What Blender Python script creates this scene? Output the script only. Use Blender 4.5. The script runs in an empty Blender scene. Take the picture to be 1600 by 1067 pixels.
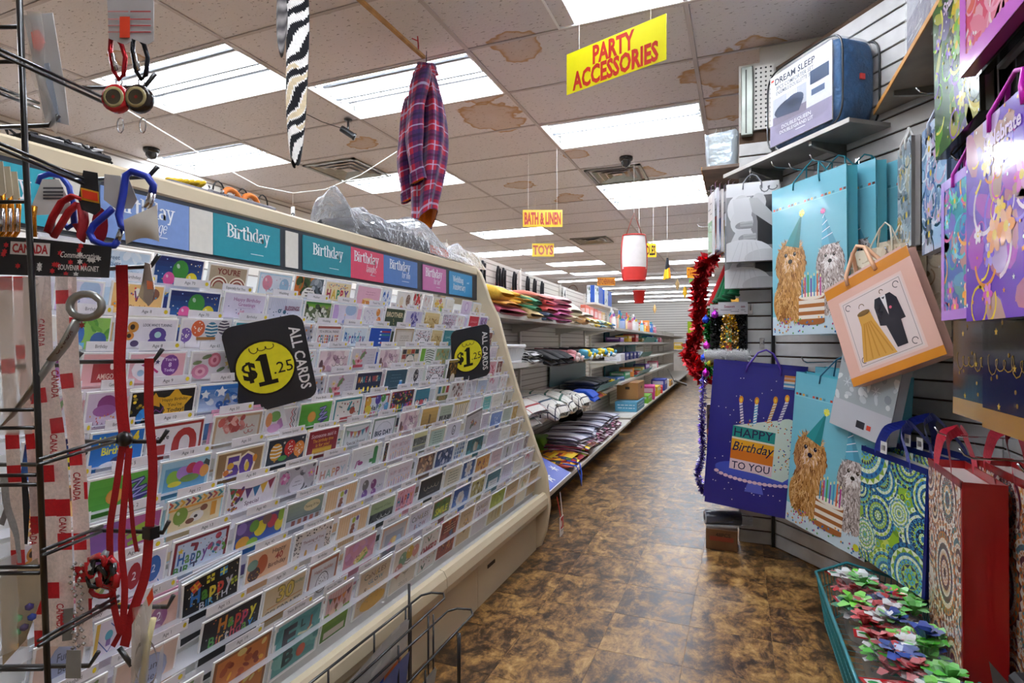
import bpy,math,random
import numpy as np
from mathutils import Vector,Matrix
from mathutils.geometry import tessellate_polygon
# ------------------------------------------------------------------ camera, world, exposure
SC=bpy.context.scene
COL=SC.collection
PI=math.pi
cam_data=bpy.data.cameras.new('camera')
cam_data.sensor_width=36.0
cam_data.lens=880.0/1600.0*36.0
cam_data.shift_y=0.0009
cam_data.clip_start=0.02
cam=bpy.data.objects.new('camera',cam_data)
COL.objects.link(cam)
cam.location=(0.0,0.0,1.15)
cam.rotation_euler=(PI/2,0.0,math.atan(358.0/880.0))
SC.camera=cam
world=bpy.data.worlds.new('World')
SC.world=world
world.use_nodes=True
world.node_tree.nodes['Background'].inputs[0].default_value=(1.0,0.97,0.94,1)
world.node_tree.nodes['Background'].inputs[1].default_value=0.55
SC.view_settings.view_transform='Standard'
SC.view_settings.look='None'
SC.view_settings.gamma=1.0
SC.view_settings.use_curve_mapping=False
SC.view_settings.exposure=1.25
TUBE_POWER=12.0
SC.cycles.max_bounces=8
SC.cycles.diffuse_bounces=4
SC.cycles.glossy_bounces=3
SC.cycles.transparent_max_bounces=16
SC.cycles.sample_clamp_indirect=6.0
SC.cycles.caustics_reflective=False
SC.cycles.caustics_refractive=False
# ------------------------------------------------------------------ helpers
random.seed(7)
R=random.Random(11)
def lin(h):
    """hex colour string -> linear rgb"""
    if not isinstance(h,str):
        return h
    if len(h)==3:
        h=''.join(c+c for c in h)
    o=[]
    for i in(0,2,4):
        c=int(h[i:i+2],16)/255.0
        o.append(c/12.92 if c<=0.04045 else((c+0.055)/1.055)**2.4)
    return tuple(o)
def mix(a,b,t):
    a,b=lin(a),lin(b)
    return tuple(a[i]+(b[i]-a[i])*t for i in range(3))
_mats={}
def mat(name,col=None,rough=0.5,metal=0.0,coat=0.0,bump=None,var=0.0,vscale=20.0,emit=0.0,spec=0.5,sheen=0.0,film=None,trans=0.0):
    """procedural material; col None reads the face colours ('Col' attribute)"""
    if name in _mats:
        return _mats[name]
    m=bpy.data.materials.new(name)
    m.use_nodes=True
    nt=m.node_tree
    N,L=nt.nodes,nt.links
    b=N['Principled BSDF']
    out=N['Material Output']
    if col is None:
        a=N.new('ShaderNodeAttribute')
        a.attribute_name='Col'
        src=a.outputs['Color']
    else:
        rgb=N.new('ShaderNodeRGB')
        rgb.outputs[0].default_value=(*lin(col),1)
        src=rgb.outputs[0]
    tc=N.new('ShaderNodeTexCoord')
    if var>0:
        nz=N.new('ShaderNodeTexNoise')
        nz.inputs['Scale'].default_value=vscale
        nz.inputs['Detail'].default_value=5
        L.new(tc.outputs['Object'],nz.inputs['Vector'])
        mr=N.new('ShaderNodeMapRange')
        mr.inputs['From Min'].default_value=0.3
        mr.inputs['From Max'].default_value=0.7
        mr.inputs['To Min'].default_value=1-var
        mr.inputs['To Max'].default_value=1+var
        L.new(nz.outputs['Fac'],mr.inputs['Value'])
        mx=N.new('ShaderNodeVectorMath')
        mx.operation='SCALE'
        L.new(src,mx.inputs[0])
        L.new(mr.outputs[0],mx.inputs['Scale'])
        src=mx.outputs[0]
    L.new(src,b.inputs['Base Color'])
    b.inputs['Roughness'].default_value=rough
    b.inputs['Metallic'].default_value=metal
    b.inputs['Coat Weight'].default_value=coat
    b.inputs['Coat Roughness'].default_value=0.06
    b.inputs['Specular IOR Level'].default_value=spec
    b.inputs['Sheen Weight'].default_value=sheen
    if emit>0:
        L.new(src,b.inputs['Emission Color'])
        b.inputs['Emission Strength'].default_value=emit
    if trans>0:
        b.inputs['Transmission Weight'].default_value=trans
    if bump:
        nb=N.new('ShaderNodeTexNoise')
        nb.inputs['Scale'].default_value=bump[0]
        nb.inputs['Detail'].default_value=3
        L.new(tc.outputs['Object'],nb.inputs['Vector'])
        bp=N.new('ShaderNodeBump')
        bp.inputs['Strength'].default_value=bump[1]
        bp.inputs['Distance'].default_value=bump[2]if len(bump)>2 else 0.004
        L.new(nb.outputs['Fac'],bp.inputs['Height'])
        L.new(bp.outputs[0],b.inputs['Normal'])
    if film:
        # thin clear plastic: mostly see-through, shines at glancing angles
        lw=N.new('ShaderNodeLayerWeight')
        lw.inputs['Blend'].default_value=0.35
        if bump:
            L.new(bp.outputs[0],lw.inputs['Normal'])
        mr2=N.new('ShaderNodeMapRange')
        mr2.inputs['To Min'].default_value=film[0]
        mr2.inputs['To Max'].default_value=film[1]
        L.new(lw.outputs['Fresnel'],mr2.inputs['Value'])
        tr=N.new('ShaderNodeBsdfTransparent')
        ms=N.new('ShaderNodeMixShader')
        L.new(mr2.outputs[0],ms.inputs[0])
        L.new(tr.outputs[0],ms.inputs[1])
        L.new(b.outputs[0],ms.inputs[2])
        L.new(ms.outputs[0],out.inputs['Surface'])
    _mats[name]=m
    return m
M_PAPER=mat('printed_paper',None,0.45,var=0.04,vscale=60)
M_GLOSS=mat('glossy_print',None,0.18,coat=0.25,bump=(9,0.10,0.01))
M_PLAS=mat('coloured_plastic',None,0.35)
M_CLOTH=mat('coloured_cloth',None,0.9,bump=(260,0.35,0.002),var=0.10,vscale=90,sheen=0.2,spec=0.2)
M_FOIL=mat('metallic_foil',None,0.22,metal=0.75)
M_WHITE=mat('white_enamel','e6e4e0',0.4,var=0.06,vscale=6)
M_CREAM=mat('cream_laminate','d0c0a2',0.4,var=0.04,vscale=5,bump=(30,0.05))
M_BLACKW=mat('black_coated_wire','101012',0.3,coat=0.4,var=0.1)
M_CHROME=mat('chrome_wire','c8c8cc',0.15,metal=1.0,var=0.05)
M_GALV=mat('galvanised_steel','9a9a94',0.38,metal=0.8,var=0.15,vscale=14)
M_FILM=mat('clear_film','ffffff',0.08,film=(0.06,0.75),bump=(14,0.8,0.02))
M_FILM2=mat('milky_film','f4f7fc',0.14,film=(0.24,0.85),bump=(24,1.0,0.03))
M_FILM3=mat('soft_clear_film','ffffff',0.12,film=(0.025,0.28),bump=(9,0.5,0.02))
M_FILMW=mat('bright_clear_film','f8faff',0.25,film=(0.16,0.95),bump=(24,1.0,0.03))
M_ACRYL=mat('clear_acrylic','f2f2fa',0.1,film=(0.42,0.8),var=0.03)
class MB:
    """collects faces with a colour each and links them as ONE mesh object"""
    def __init__(s):
        s.v,s.f,s.c,s.sm,s.mi=[],[],[],[],[]
    def add(s,verts,faces,col='ffffff',smooth=False,mi=0):
        o=len(s.v)
        s.v.extend([tuple(p)for p in verts])
        c=lin(col)
        got=set()
        for f in faces:
            k=tuple(sorted(f))
            if k in got:  # one face shows from both sides
                continue
            got.add(k)
            s.f.append([i+o for i in f])
            s.c.append(c)
            s.sm.append(smooth)
            s.mi.append(mi)
        return s
    def poly(s,pts,col='ffffff',mi=0):
        return s.add(pts,[list(range(len(pts)))],col,False,mi)
    def box(s,lo,hi,col='ffffff',M=None,mi=0,bev=0.0):
        x0,y0,z0=lo
        x1,y1,z1=hi
        if bev>0:
            b=min(bev,(x1-x0)*.45,(y1-y0)*.45,(z1-z0)*.45)
            vs,fs=[],[]
            # chamfered box: 24 verts
            def P(sx,sy,sz,ax):
                p=[x1 if sx else x0,y1 if sy else y0,z1 if sz else z0]
                d=[-b if sx else b,-b if sy else b,-b if sz else b]
                for k in range(3):
                    if k!=ax:
                        p[k]+=d[k]
                return tuple(p)
            idx={}
            for sx in(0,1):
                for sy in(0,1):
                    for sz in(0,1):
                        for ax in range(3):
                            idx[(sx,sy,sz,ax)]=len(vs)
                            vs.append(P(sx,sy,sz,ax))
            for ax in range(3):
                o1,o2=[k for k in range(3)if k!=ax]
                for sd in(0,1):
                    q=[]
                    for(a,c_)in((0,0),(1,0),(1,1),(0,1)):
                        k=[0,0,0]
                        k[ax]=sd
                        k[o1]=a
                        k[o2]=c_
                        q.append(idx[(*k,ax)])
                    fs.append(q)
            for ax in range(3):
                o1,o2=[k for k in range(3)if k!=ax]
                for a in(0,1):
                    for c_ in(0,1):
                        q=[]
                        for(e,fa)in((0,o1),(1,o1),(1,o2),(0,o2)):
                            k=[0,0,0]
                            k[ax]=e
                            k[o1]=a
                            k[o2]=c_
                            q.append(idx[(*k,fa)])
                        fs.append(q)
            for sx in(0,1):
                for sy in(0,1):
                    for sz in(0,1):
                        fs.append([idx[(sx,sy,sz,a)]for a in range(3)])
        else:
            vs=[(x0,y0,z0),(x1,y0,z0),(x1,y1,z0),(x0,y1,z0),(x0,y0,z1),(x1,y0,z1),(x1,y1,z1),(x0,y1,z1)]
            fs=[(0,3,2,1),(4,5,6,7),(0,1,5,4),(1,2,6,5),(2,3,7,6),(3,0,4,7)]
        if M is not None:
            vs=[tuple(M@Vector(p))for p in vs]
        return s.add(vs,fs,col,False,mi)
    def tube(s,path,r,n=6,col='ffffff',closed=False,mi=0,flat=1.0):
        P=[Vector(p)for p in path]
        k=len(P)
        rr=r if isinstance(r,(list,tuple))else[r]*k
        vs,fs=[],[]
        up=None
        for i in range(k):
            if closed:
                t=P[(i+1)%k]-P[i-1]
            else:
                t=P[min(i+1,k-1)]-P[max(i-1,0)]
            t=t.normalized()if t.length>1e-9 else Vector((0,0,1))
            if up is None:
                up=Vector((0,0,1))if abs(t.z)<0.9 else Vector((1,0,0))
            a=t.cross(up)
            a=a.normalized()if a.length>1e-6 else t.orthogonal().normalized()
            b=a.cross(t).normalized()
            up=b
            for j in range(n):
                an=2*PI*j/n
                vs.append(P[i]+a*(math.cos(an)*rr[i])+b*(math.sin(an)*rr[i]*flat))
        for i in range(k if closed else k-1):
            for j in range(n):
                i2=(i+1)%k
                fs.append((i*n+j,i*n+(j+1)%n,i2*n+(j+1)%n,i2*n+j))
        if not closed:
            fs.append(list(range(n))[::-1])
            fs.append([(k-1)*n+j for j in range(n)])
        return s.add(vs,fs,col,n>4,mi)
    def lathe(s,prof,n=16,col='ffffff',M=None,mi=0,cols=None):
        """prof: (radius, z) pairs about the z axis"""
        vs,k=[],len(prof)
        for(r,z)in prof:
            for j in range(n):
                a=2*PI*j/n
                vs.append(Vector((r*math.cos(a),r*math.sin(a),z)))
        if M is not None:
            vs=[M@v for v in vs]
        for i in range(k-1):
            fs=[(i*n+j,i*n+(j+1)%n,(i+1)*n+(j+1)%n,(i+1)*n+j)for j in range(n)]
            if i==0:
                o=len(s.v)
                s.v.extend([tuple(v)for v in vs])
            c=lin(cols[i]if cols else col)
            for f in fs:
                s.f.append([q+o for q in f]);s.c.append(c);s.sm.append(True);s.mi.append(mi)
        return s
    def grid(s,fn,nu,nv,col='ffffff',smooth=True,mi=0,colfn=None):
        vs=[fn(i/nu,j/nv)for j in range(nv+1)for i in range(nu+1)]
        w=nu+1
        o=len(s.v)
        s.v.extend([tuple(v)for v in vs])
        for j in range(nv):
            for i in range(nu):
                s.f.append([o+j*w+i,o+j*w+i+1,o+(j+1)*w+i+1,o+(j+1)*w+i])
                s.c.append(lin(colfn((i+.5)/nu,(j+.5)/nv))if colfn else lin(col))
                s.sm.append(smooth)
                s.mi.append(mi)
        return s
    def mesh(s,name,mats):
        me=bpy.data.meshes.new(name)
        me.from_pydata(s.v,[],s.f)
        n=len(me.polygons)
        if n:
            tot=np.empty(n,dtype=np.int32)
            me.polygons.foreach_get('loop_total',tot)
            ca=np.ones((n,4),dtype=np.float32)
            ca[:,:3]=np.array(s.c,dtype=np.float32)[:n]
            at=me.color_attributes.new('Col','FLOAT_COLOR','CORNER')
            at.data.foreach_set('color',np.repeat(ca,tot,axis=0).ravel())
            me.polygons.foreach_set('use_smooth',np.array(s.sm,dtype=bool))
            me.polygons.foreach_set('material_index',np.array(s.mi,dtype=np.int32))
        for m in(mats if isinstance(mats,(list,tuple))else[mats]):
            me.materials.append(m)
        me.update()
        return me
    def obj(s,name,mats,parent=None,loc=None,rot=None):
        return link(name,s.mesh(name,mats),parent,loc,rot)
def link(name,data,parent=None,loc=None,rot=None):
    o=bpy.data.objects.new(name,data)
    COL.objects.link(o)
    if parent is not None:
        o.parent=parent
    if loc is not None:
        o.location=loc
    if rot is not None:
        o.rotation_euler=rot
    return o
def tag(o,label,cat,group=None):
    o['label']=label
    o['category']=cat
    if group:
        o['group']=group
    return o
def thing(name,label,cat,loc=(0,0,0),rot=(0,0,0),group=None):
    o=link(name,None,None,loc,rot)
    o.empty_display_size=0.05
    return tag(o,label,cat,group)
def copy_tree(o,parent=None):
    c=o.copy()
    COL.objects.link(c)
    c.parent=parent
    for ch in list(o.children):
        copy_tree(ch,c)
    return c
def struct(o):
    o['kind']='structure'
    return o
def frame(origin,xdir,zdir=(0,0,1)):
    """matrix with local x along xdir, local z up, local -y towards the viewer of the face"""
    x=Vector(xdir).normalized()
    z=Vector(zdir).normalized()
    y=z.cross(x).normalized()
    z=x.cross(y).normalized()
    return Matrix(((x.x,y.x,z.x,origin[0]),(x.y,y.y,z.y,origin[1]),(x.z,y.z,z.z,origin[2]),(0,0,0,1)))
# ------------------------------------------------------------------ flat print
_txt={}
def text_tris(s,bold=0.0):
    k=(s,bold)
    if k not in _txt:
        cu=bpy.data.curves.new('t','FONT')
        cu.body=s
        cu.resolution_u=2
        cu.offset=bold
        ob=bpy.data.objects.new('t',cu)
        me=ob.to_mesh()
        V=[(v.co.x,v.co.y)for v in me.vertices]
        T=[[V[i]for i in p.vertices]for p in me.polygons]
        ob.to_mesh_clear()
        bpy.data.objects.remove(ob)
        bpy.data.curves.remove(cu)
        xs=[p[0]for t in T for p in t]or[0,1]
        _txt[k]=(T,min(xs),max(xs))
    return _txt[k]
class Art:
    """flat print: coloured outlines on a sheet w x h (metres), origin at the lower left; layers build up"""
    def __init__(s,w,h):
        s.w,s.h,s.p,s.k,s.clipped=w,h,[],1,True
    def up(s):
        s.k+=1
        return s
    def poly(s,pts,col,k=None):
        s.p.append((pts,lin(col),s.k if k is None else k))
        return s
    def rect(s,x0,y0,x1,y1,col):
        return s.up().poly([(x0,y0),(x1,y0),(x1,y1),(x0,y1)],col)
    def oval(s,cx,cy,rx,ry,col,n=14,rot=0.0,a0=0.0,a1=2*PI):
        s.up()
        c,q=math.cos(rot),math.sin(rot)
        full=abs(a1-a0-2*PI)<1e-6
        pts=[]
        for i in range(n if full else n+1):
            a=a0+(a1-a0)*i/n
            x,y=rx*math.cos(a),ry*math.sin(a)
            pts.append((cx+c*x-q*y,cy+q*x+c*y))
        return s.poly(pts,col)
    def line(s,pts,w,col,closed=False):
        """stroke of width w"""
        s.up()
        n=len(pts)
        for i in range(n if closed else n-1):
            (x0,y0),(x1,y1)=pts[i],pts[(i+1)%n]
            d=math.hypot(x1-x0,y1-y0)or 1e-9
            ux,uy=(x1-x0)/d*w/2,(y1-y0)/d*w/2
            s.poly([(x0-uy-ux*.5,y0+ux-uy*.5),(x0+uy-ux*.5,y0-ux-uy*.5),(x1+uy+ux*.5,y1-ux+uy*.5),(x1-uy+ux*.5,y1+ux+uy*.5)],col)
        return s
    def arc(s,cx,cy,r,w,col,a0=0.0,a1=2*PI,n=16,ry=None):
        ry=r if ry is None else ry
        s.up()
        A=[a0+(a1-a0)*i/n for i in range(n+1)]
        for i in range(n):
            q=[]
            for(a,o)in((A[i],-w/2),(A[i+1],-w/2),(A[i+1],w/2),(A[i],w/2)):
                q.append((cx+(r+o)*math.cos(a),cy+(ry+o)*math.sin(a)))
            s.poly(q,col)
        return s
    def star(s,cx,cy,r,col,n=5,inner=0.45,rot=PI/2):
        s.up()
        return s.poly([(cx+(r if i%2==0 else r*inner)*math.cos(rot+PI*i/n),cy+(r if i%2==0 else r*inner)*math.sin(rot+PI*i/n))for i in range(2*n)],col)
    def text(s,t,cx,cy,size,col,bold=0.0,sx=1.0,shear=0.0,rot=0.0,fit=None,align='c',cols=None):
        """size = cap height; fit = greatest width"""
        if cols:
            # one colour per letter
            ws=[]
            for ch in t:
                T,x0,x1=text_tris(ch,bold)if ch!=' ' else([],0,.3)
                ws.append((T,x0,x1-x0+.1))
            tot=sum(w[2]for w in ws)
            k=size/0.69
            kx=k*sx
            if fit and tot*kx>fit:
                kx=fit/tot
            x=cx-tot*kx/2
            s.up()
            c,q=math.cos(rot),math.sin(rot)
            for i,(T,x0,w)in enumerate(ws):
                for tr in T:
                    pp=[]
                    for(a,b)in tr:
                        X,Y=x+(a-x0)*kx+shear*b*k-cx,b*k-size/2
                        pp.append((cx+c*X-q*Y,cy+q*X+c*Y))
                    s.poly(pp,cols[i%len(cols)])
                x+=w*kx
            return s
        T,x0,x1=text_tris(t,bold)
        k=size/0.69
        kx=k*sx
        if fit and(x1-x0)*kx>fit:
            kx=fit/(x1-x0)
        off={'c':(x0+x1)/2,'l':x0,'r':x1}[align]
        c,q=math.cos(rot),math.sin(rot)
        s.up()
        for tr in T:
            pp=[]
            for(a,b)in tr:
                X,Y=(a-off)*kx+shear*b*k,b*k-size/2
                pp.append((cx+c*X-q*Y,cy+q*X+c*Y))
            s.poly(pp,col)
        return s
    def clip(s,x0,y0,x1,y1):
        """trim everything to the sheet"""
        out=[]
        for pts,col,k in s.p:
            if all(x0<=p[0]<=x1 and y0<=p[1]<=y1 for p in pts):
                out.append((pts,col,k))
                continue
            if len(pts)>4:
                tr=tessellate_polygon([[Vector((p[0],p[1],0))for p in pts]])
                parts=[[pts[i]for i in t]for t in tr]
            else:
                parts=[pts]
            for q in parts:
                for(ax,lim,sg)in((0,x0,1),(0,x1,-1),(1,y0,1),(1,y1,-1)):
                    r=[]
                    for i in range(len(q)):
                        a,b=q[i-1],q[i]
                        da,db=(a[ax]-lim)*sg,(b[ax]-lim)*sg
                        if(da>=0)!=(db>=0):
                            t=da/(da-db)
                            r.append((a[0]+(b[0]-a[0])*t,a[1]+(b[1]-a[1])*t))
                        if db>=0:
                            r.append(b)
                    q=r
                    if len(q)<3:
                        break
                if len(q)>=3:
                    out.append((q,col,k))
        s.p=out
        return s
    def put(s,mb,fn=None,step=0.00012,off=0.0002,mi=0):
        """lay the print on a surface: fn(x, y, height) -> point"""
        step=min(step,.0016/max([p[2]for p in s.p]+[1]))
        for pts,col,k in s.p:
            z=off+k*step
            vs=[fn(x,y,z)for(x,y)in pts]
            if len(vs)>4:
                tr=tessellate_polygon([[Vector((p[0],p[1],0))for p in pts]])
                fs=[list(t)for t in tr]
            else:
                fs=[list(range(len(vs)))]
            # keep the winding facing out
            o=[]
            for f in fs:
                a=0.0
                for i in range(len(f)):
                    p,q=pts[f[i-1]],pts[f[i]]
                    a+=p[0]*q[1]-q[0]*p[1]
                o.append(f if a>0 else f[::-1])
            c=col
            base=len(mb.v)
            mb.v.extend([tuple(v)for v in vs])
            for f in o:
                mb.f.append([i+base for i in f]);mb.c.append(c);mb.sm.append(False);mb.mi.append(mi)
        return mb
# ------------------------------------------------------------------ setting
def nodes(m):
    return m.node_tree.nodes,m.node_tree.links
def mth(N,L,op,a,b=None,c=None):
    n=N.new('ShaderNodeMath')
    n.operation=op
    for i,v in enumerate((a,b,c)):
        if v is None:
            continue
        if isinstance(v,(int,float)):
            n.inputs[i].default_value=v
        else:
            L.new(v,n.inputs[i])
    return n.outputs[0]
def mixc(N,L,f,a,b):
    n=N.new('ShaderNodeMix')
    n.data_type='RGBA'
    if isinstance(f,(int,float)):
        n.inputs[0].default_value=f
    else:
        L.new(f,n.inputs[0])
    for i,v in((6,a),(7,b)):
        if isinstance(v,str):
            n.inputs[i].default_value=(*lin(v),1)
        else:
            L.new(v,n.inputs[i])
    return n.outputs[2]
def noise(N,L,vec,scale,detail=4,rough=0.55,dist=0.0):
    n=N.new('ShaderNodeTexNoise')
    n.inputs['Scale'].default_value=scale
    n.inputs['Detail'].default_value=detail
    n.inputs['Roughness'].default_value=rough
    n.inputs['Distortion'].default_value=dist
    L.new(vec,n.inputs['Vector'])
    return n.outputs['Fac']
def ramp(N,L,f,stops):
    n=N.new('ShaderNodeValToRGB')
    e=n.color_ramp.elements
    while len(e)<len(stops):
        e.new(0.5)
    for i,(p,c)in enumerate(stops):
        e[i].position=p
        e[i].color=(*lin(c),1)if isinstance(c,str)else(c,c,c,1)
    L.new(f,n.inputs[0])
    return n.outputs[0]
def vscale(N,L,vec,s):
    n=N.new('ShaderNodeVectorMath')
    n.operation='MULTIPLY'
    L.new(vec,n.inputs[0])
    n.inputs[1].default_value=s
    return n.outputs[0]
# floor: mottled brown vinyl
MF=mat('vinyl_floor','6b4a24',0.3)
N,L=nodes(MF)
b=N['Principled BSDF']
geo=N.new('ShaderNodeNewGeometry')
oi=N.new('ShaderNodeObjectInfo')
of=N.new('ShaderNodeVectorMath');of.operation='ADD'
cr=N.new('ShaderNodeCombineXYZ')
L.new(mth(N,L,'MULTIPLY',oi.outputs['Random'],37.0),cr.inputs[2])
L.new(geo.outputs['Position'],of.inputs[0]);L.new(cr.outputs[0],of.inputs[1])
P1=vscale(N,L,of.outputs[0],(1.25,.85,1.0))
n1=noise(N,L,P1,8.5,7,0.74,0.5)
n2=noise(N,L,P1,30.0,5,0.7,0.4)
f=mth(N,L,'ADD',mth(N,L,'MULTIPLY',n1,0.72),mth(N,L,'MULTIPLY',n2,0.28))
f=mth(N,L,'ADD',f,mth(N,L,'MULTIPLY',mth(N,L,'SUBTRACT',oi.outputs['Random'],0.5),0.06))
c=ramp(N,L,f,[(0.37,'180f09'),(0.45,'46301b'),(0.51,'78552e'),(0.57,'a07840'),(0.67,'c4a068')])
L.new(c,b.inputs['Base Color'])
L.new(ramp(N,L,n2,[(0.3,0.28),(0.7,0.46)]),b.inputs['Roughness'])
bp=N.new('ShaderNodeBump');bp.inputs['Strength'].default_value=0.05;bp.inputs['Distance'].default_value=0.003
L.new(n2,bp.inputs['Height']);L.new(bp.outputs[0],b.inputs['Normal'])
m=MB();m.box((-5.3,-3.1,-0.10),(4.3,24.2,-0.0012),'3a2814')
floor=struct(m.obj('floor',MF))
m=MB();m.box((0.0006,0.0006,-0.0012),(0.3044,0.3044,0.0),bev=0.0006)
tile_me=m.mesh('floor_tile',MF)
for i in range(-3,6):
    for j in range(-7,22):
        x,y=-0.499+0.305*i,3.30+0.305*j
        if y>8.5 or(x>0.2 and y>3.0):
            continue
        link('floor_tile',tile_me,floor,(x,y,0))
# ceiling: fissured mineral tiles in a grid, some with water stains
MC=mat('ceiling_tile_mineral','c4b9b2',0.95)
N,L=nodes(MC)
b=N['Principled BSDF']
geo=N.new('ShaderNodeNewGeometry')
pos=geo.outputs['Position']
sep=N.new('ShaderNodeSeparateXYZ');L.new(pos,sep.inputs[0])
oi=N.new('ShaderNodeObjectInfo')
n1=noise(N,L,vscale(N,L,pos,(1.0,2.0,1.0)),34.0,3,0.6)
pits=mth(N,L,'LESS_THAN',n1,0.36)
n3=noise(N,L,pos,1.3,3)
base=mixc(N,L,n3,'ddd8da','ebe7e9')
base=mixc(N,L,mth(N,L,'MULTIPLY',oi.outputs['Random'],0.25),base,'c9c2c2')
base=mixc(N,L,mth(N,L,'MULTIPLY',pits,0.75),base,'7a7070')
wob=noise(N,L,pos,3.2,3,0.6)
for(sx,sy,r0)in((-1.72,3.42,.20),(-1.75,3.92,.26),(-1.38,4.95,.12),(-.02,3.75,.30),(-.02,4.35,.30),(-1.2,3.02,.16),(-0.95,5.75,.2),(-2.2,5.7,.16),(-3.4,2.3,.14),(-3.0,4.0,.15),(-1.9,6.4,.2)):
    dx=mth(N,L,'SUBTRACT',sep.outputs[0],sx)
    dy=mth(N,L,'SUBTRACT',sep.outputs[1],sy)
    d=mth(N,L,'SQRT',mth(N,L,'ADD',mth(N,L,'MULTIPLY',dx,dx),mth(N,L,'MULTIPLY',dy,dy)))
    d=mth(N,L,'ADD',mth(N,L,'DIVIDE',d,r0),mth(N,L,'MULTIPLY',mth(N,L,'SUBTRACT',wob,0.5),2.2))
    st=ramp(N,L,d,[(0.0,0.35),(0.75,0.45),(0.93,0.95),(1.0,0.0)])
    base=mixc(N,L,st,base,'b98d58')
L.new(base,b.inputs['Base Color'])
bp=N.new('ShaderNodeBump');bp.inputs['Strength'].default_value=0.5;bp.inputs['Distance'].default_value=0.006
L.new(n1,bp.inputs['Height']);L.new(bp.outputs[0],b.inputs['Normal'])
M_GRIDW=mat('ceiling_grid_white','c2babA',0.6,var=0.1,vscale=3)
M_TUBE=mat('fluorescent_tube','eef5ff',0.3,emit=TUBE_POWER)
M_REFL=mat('white_reflector','f4f4f4',0.35,var=0.02)
CZ=2.85
X0,Y0c=-0.257,4.16
lights={(-1,0),(-2,-2),(-4,-1),(-3,1),(-1,3),(-1,4),(-3,6),(-3,9),(-3,12),(-1,9),(-1,10),(-1,13),
          (-3,-3),(-4,-5),(-1,-6),(-3,-7),(-5+1,4),(-4,9),(-4,14),(-3,15),(0,-7),(1,-5)}
vents={(-3,0),(-1,2),(-2,7)}
m=MB()
m.box((-5.3,-3.1,CZ+.12),(4.3,24.2,CZ+.22),'b8aca4')
m.box((-5.3,16.3,CZ),(4.3,24.2,CZ+.12),'b8aca4')
m.box((-5.3,-3.1,CZ),(4.3,-1.4,CZ+.12),'b8aca4')
ceiling=struct(m.obj('ceiling',MC))
m=MB();m.box((0.010,0.010,CZ+.004),(1.210,0.600,CZ+.016),bev=.004)
ctile=m.mesh('ceiling_tile',MC)
m=MB();m.box((0.010,0.010,CZ+.004),(.605,0.600,CZ+.016),bev=.004)
for i in range(-4,4):
    for j in range(-9,20):
        if(i,j)in lights:
            continue
        if j==-3 and i in(-1,0):
            o=link('ceiling_tile',ctile,ceiling,(-1.477 if i else.305,Y0c+.61*j,0))
            o.scale.x=.54 if i else.535
            continue
        link('ceiling_tile',ctile,ceiling,(X0+1.22*i,Y0c+.61*j,0))
m=MB()
for i in range(-4,5):
    x=X0+1.22*i
    m.box((x-.012,-1.4,CZ-.001),(x+.012,16.3,CZ+.006))
for j in range(-9,21):
    y=Y0c+.61*j
    m.box((-5.14,y-.010,CZ-.0005),(4.2,y+.010,CZ+.005))
g=struct(m.obj('trim_1',M_GRIDW,ceiling))
# ceiling lights: recessed troffers with bare tubes
m=MB()
w,d=1.22,.61
m.box((.012,.012,CZ+.09),(w-.012,d-.012,CZ+.1),'ffffff')
for lo,hi in(((.012,.012,CZ-.004),(.022,d-.012,CZ+.1)),((w-.022,.012,CZ-.004),(w-.012,d-.012,CZ+.1)),((.012,.012,CZ-.004),(w-.012,.022,CZ+.1)),((.012,d-.022,CZ-.004),(w-.012,d-.012,CZ+.1))):
    m.box(lo,hi)
for yy in(.205,.405):
    m.add([(.022,yy-.05,CZ+.09),(w-.022,yy-.05,CZ+.09),(w-.022,yy,CZ+.045),(.022,yy,CZ+.045),(w-.022,yy+.05,CZ+.09),(.022,yy+.05,CZ+.09)],[(0,1,2,3),(3,2,4,5)])
hous=m.mesh('housing',M_REFL)
m=MB();m.tube([(.04,0,0),(w-.04,0,0)],.016,8)
tube_me=m.mesh('tube',M_TUBE)
m=MB()
for x in(.024,w-.04):
    m.box((x,-.014,-.02),(x+.016,.014,.03))
hold_me=m.mesh('lamp_holder',M_GALV)
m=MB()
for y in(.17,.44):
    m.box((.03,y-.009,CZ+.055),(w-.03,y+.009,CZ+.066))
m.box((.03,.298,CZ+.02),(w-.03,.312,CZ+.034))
gap_shade_me=m.mesh('tube_gap_shade',mat('tube_gap_shade_grey','3a3d42',.5,var=.1))  # added dark strips: the shade lines between the tubes, put in as colour
NAMES={(-1,0):'bright ceiling light behind the yellow party accessories sign',(-2,-2):'bright ceiling light above the hanging plaid shirt',(-4,-1):'ceiling light left of the small bullet camera, over the card rack',(-3,1):'ceiling light behind the lower half of the plaid shirt',(-1,3):'ceiling light just beyond the square vent with the dome camera',(-1,4):'second ceiling light beyond the dome camera, butted to the first',(-3,6):'ceiling light right behind the bath and linen sign',(-3,9):'ceiling light above the kitchenware sign',(-3,12):'farther ceiling light above the kitchenware sign',(-1,9):'ceiling light behind the red and white hanging pop-up hamper',(-1,10):'ceiling light next beyond the one behind the pop-up hamper',(-1,13):'last recessed ceiling light above the stationery sign',(-3,-3):'ceiling light at the top left edge of the photo'}
k=0
def troffer(x,y,label):
    t=thing('ceiling_light',label,'ceiling light',(x,y,0),group='fluorescent ceiling lights')
    link('housing',hous,t)
    link('tube_gap_shade',gap_shade_me,t)
    for yy in(.09,.25,.36,.52):
        link('tube',tube_me,t,(0,yy,CZ+.048))
        link('lamp_holder',hold_me,t,(0,yy,CZ+.048))
    return t
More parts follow.
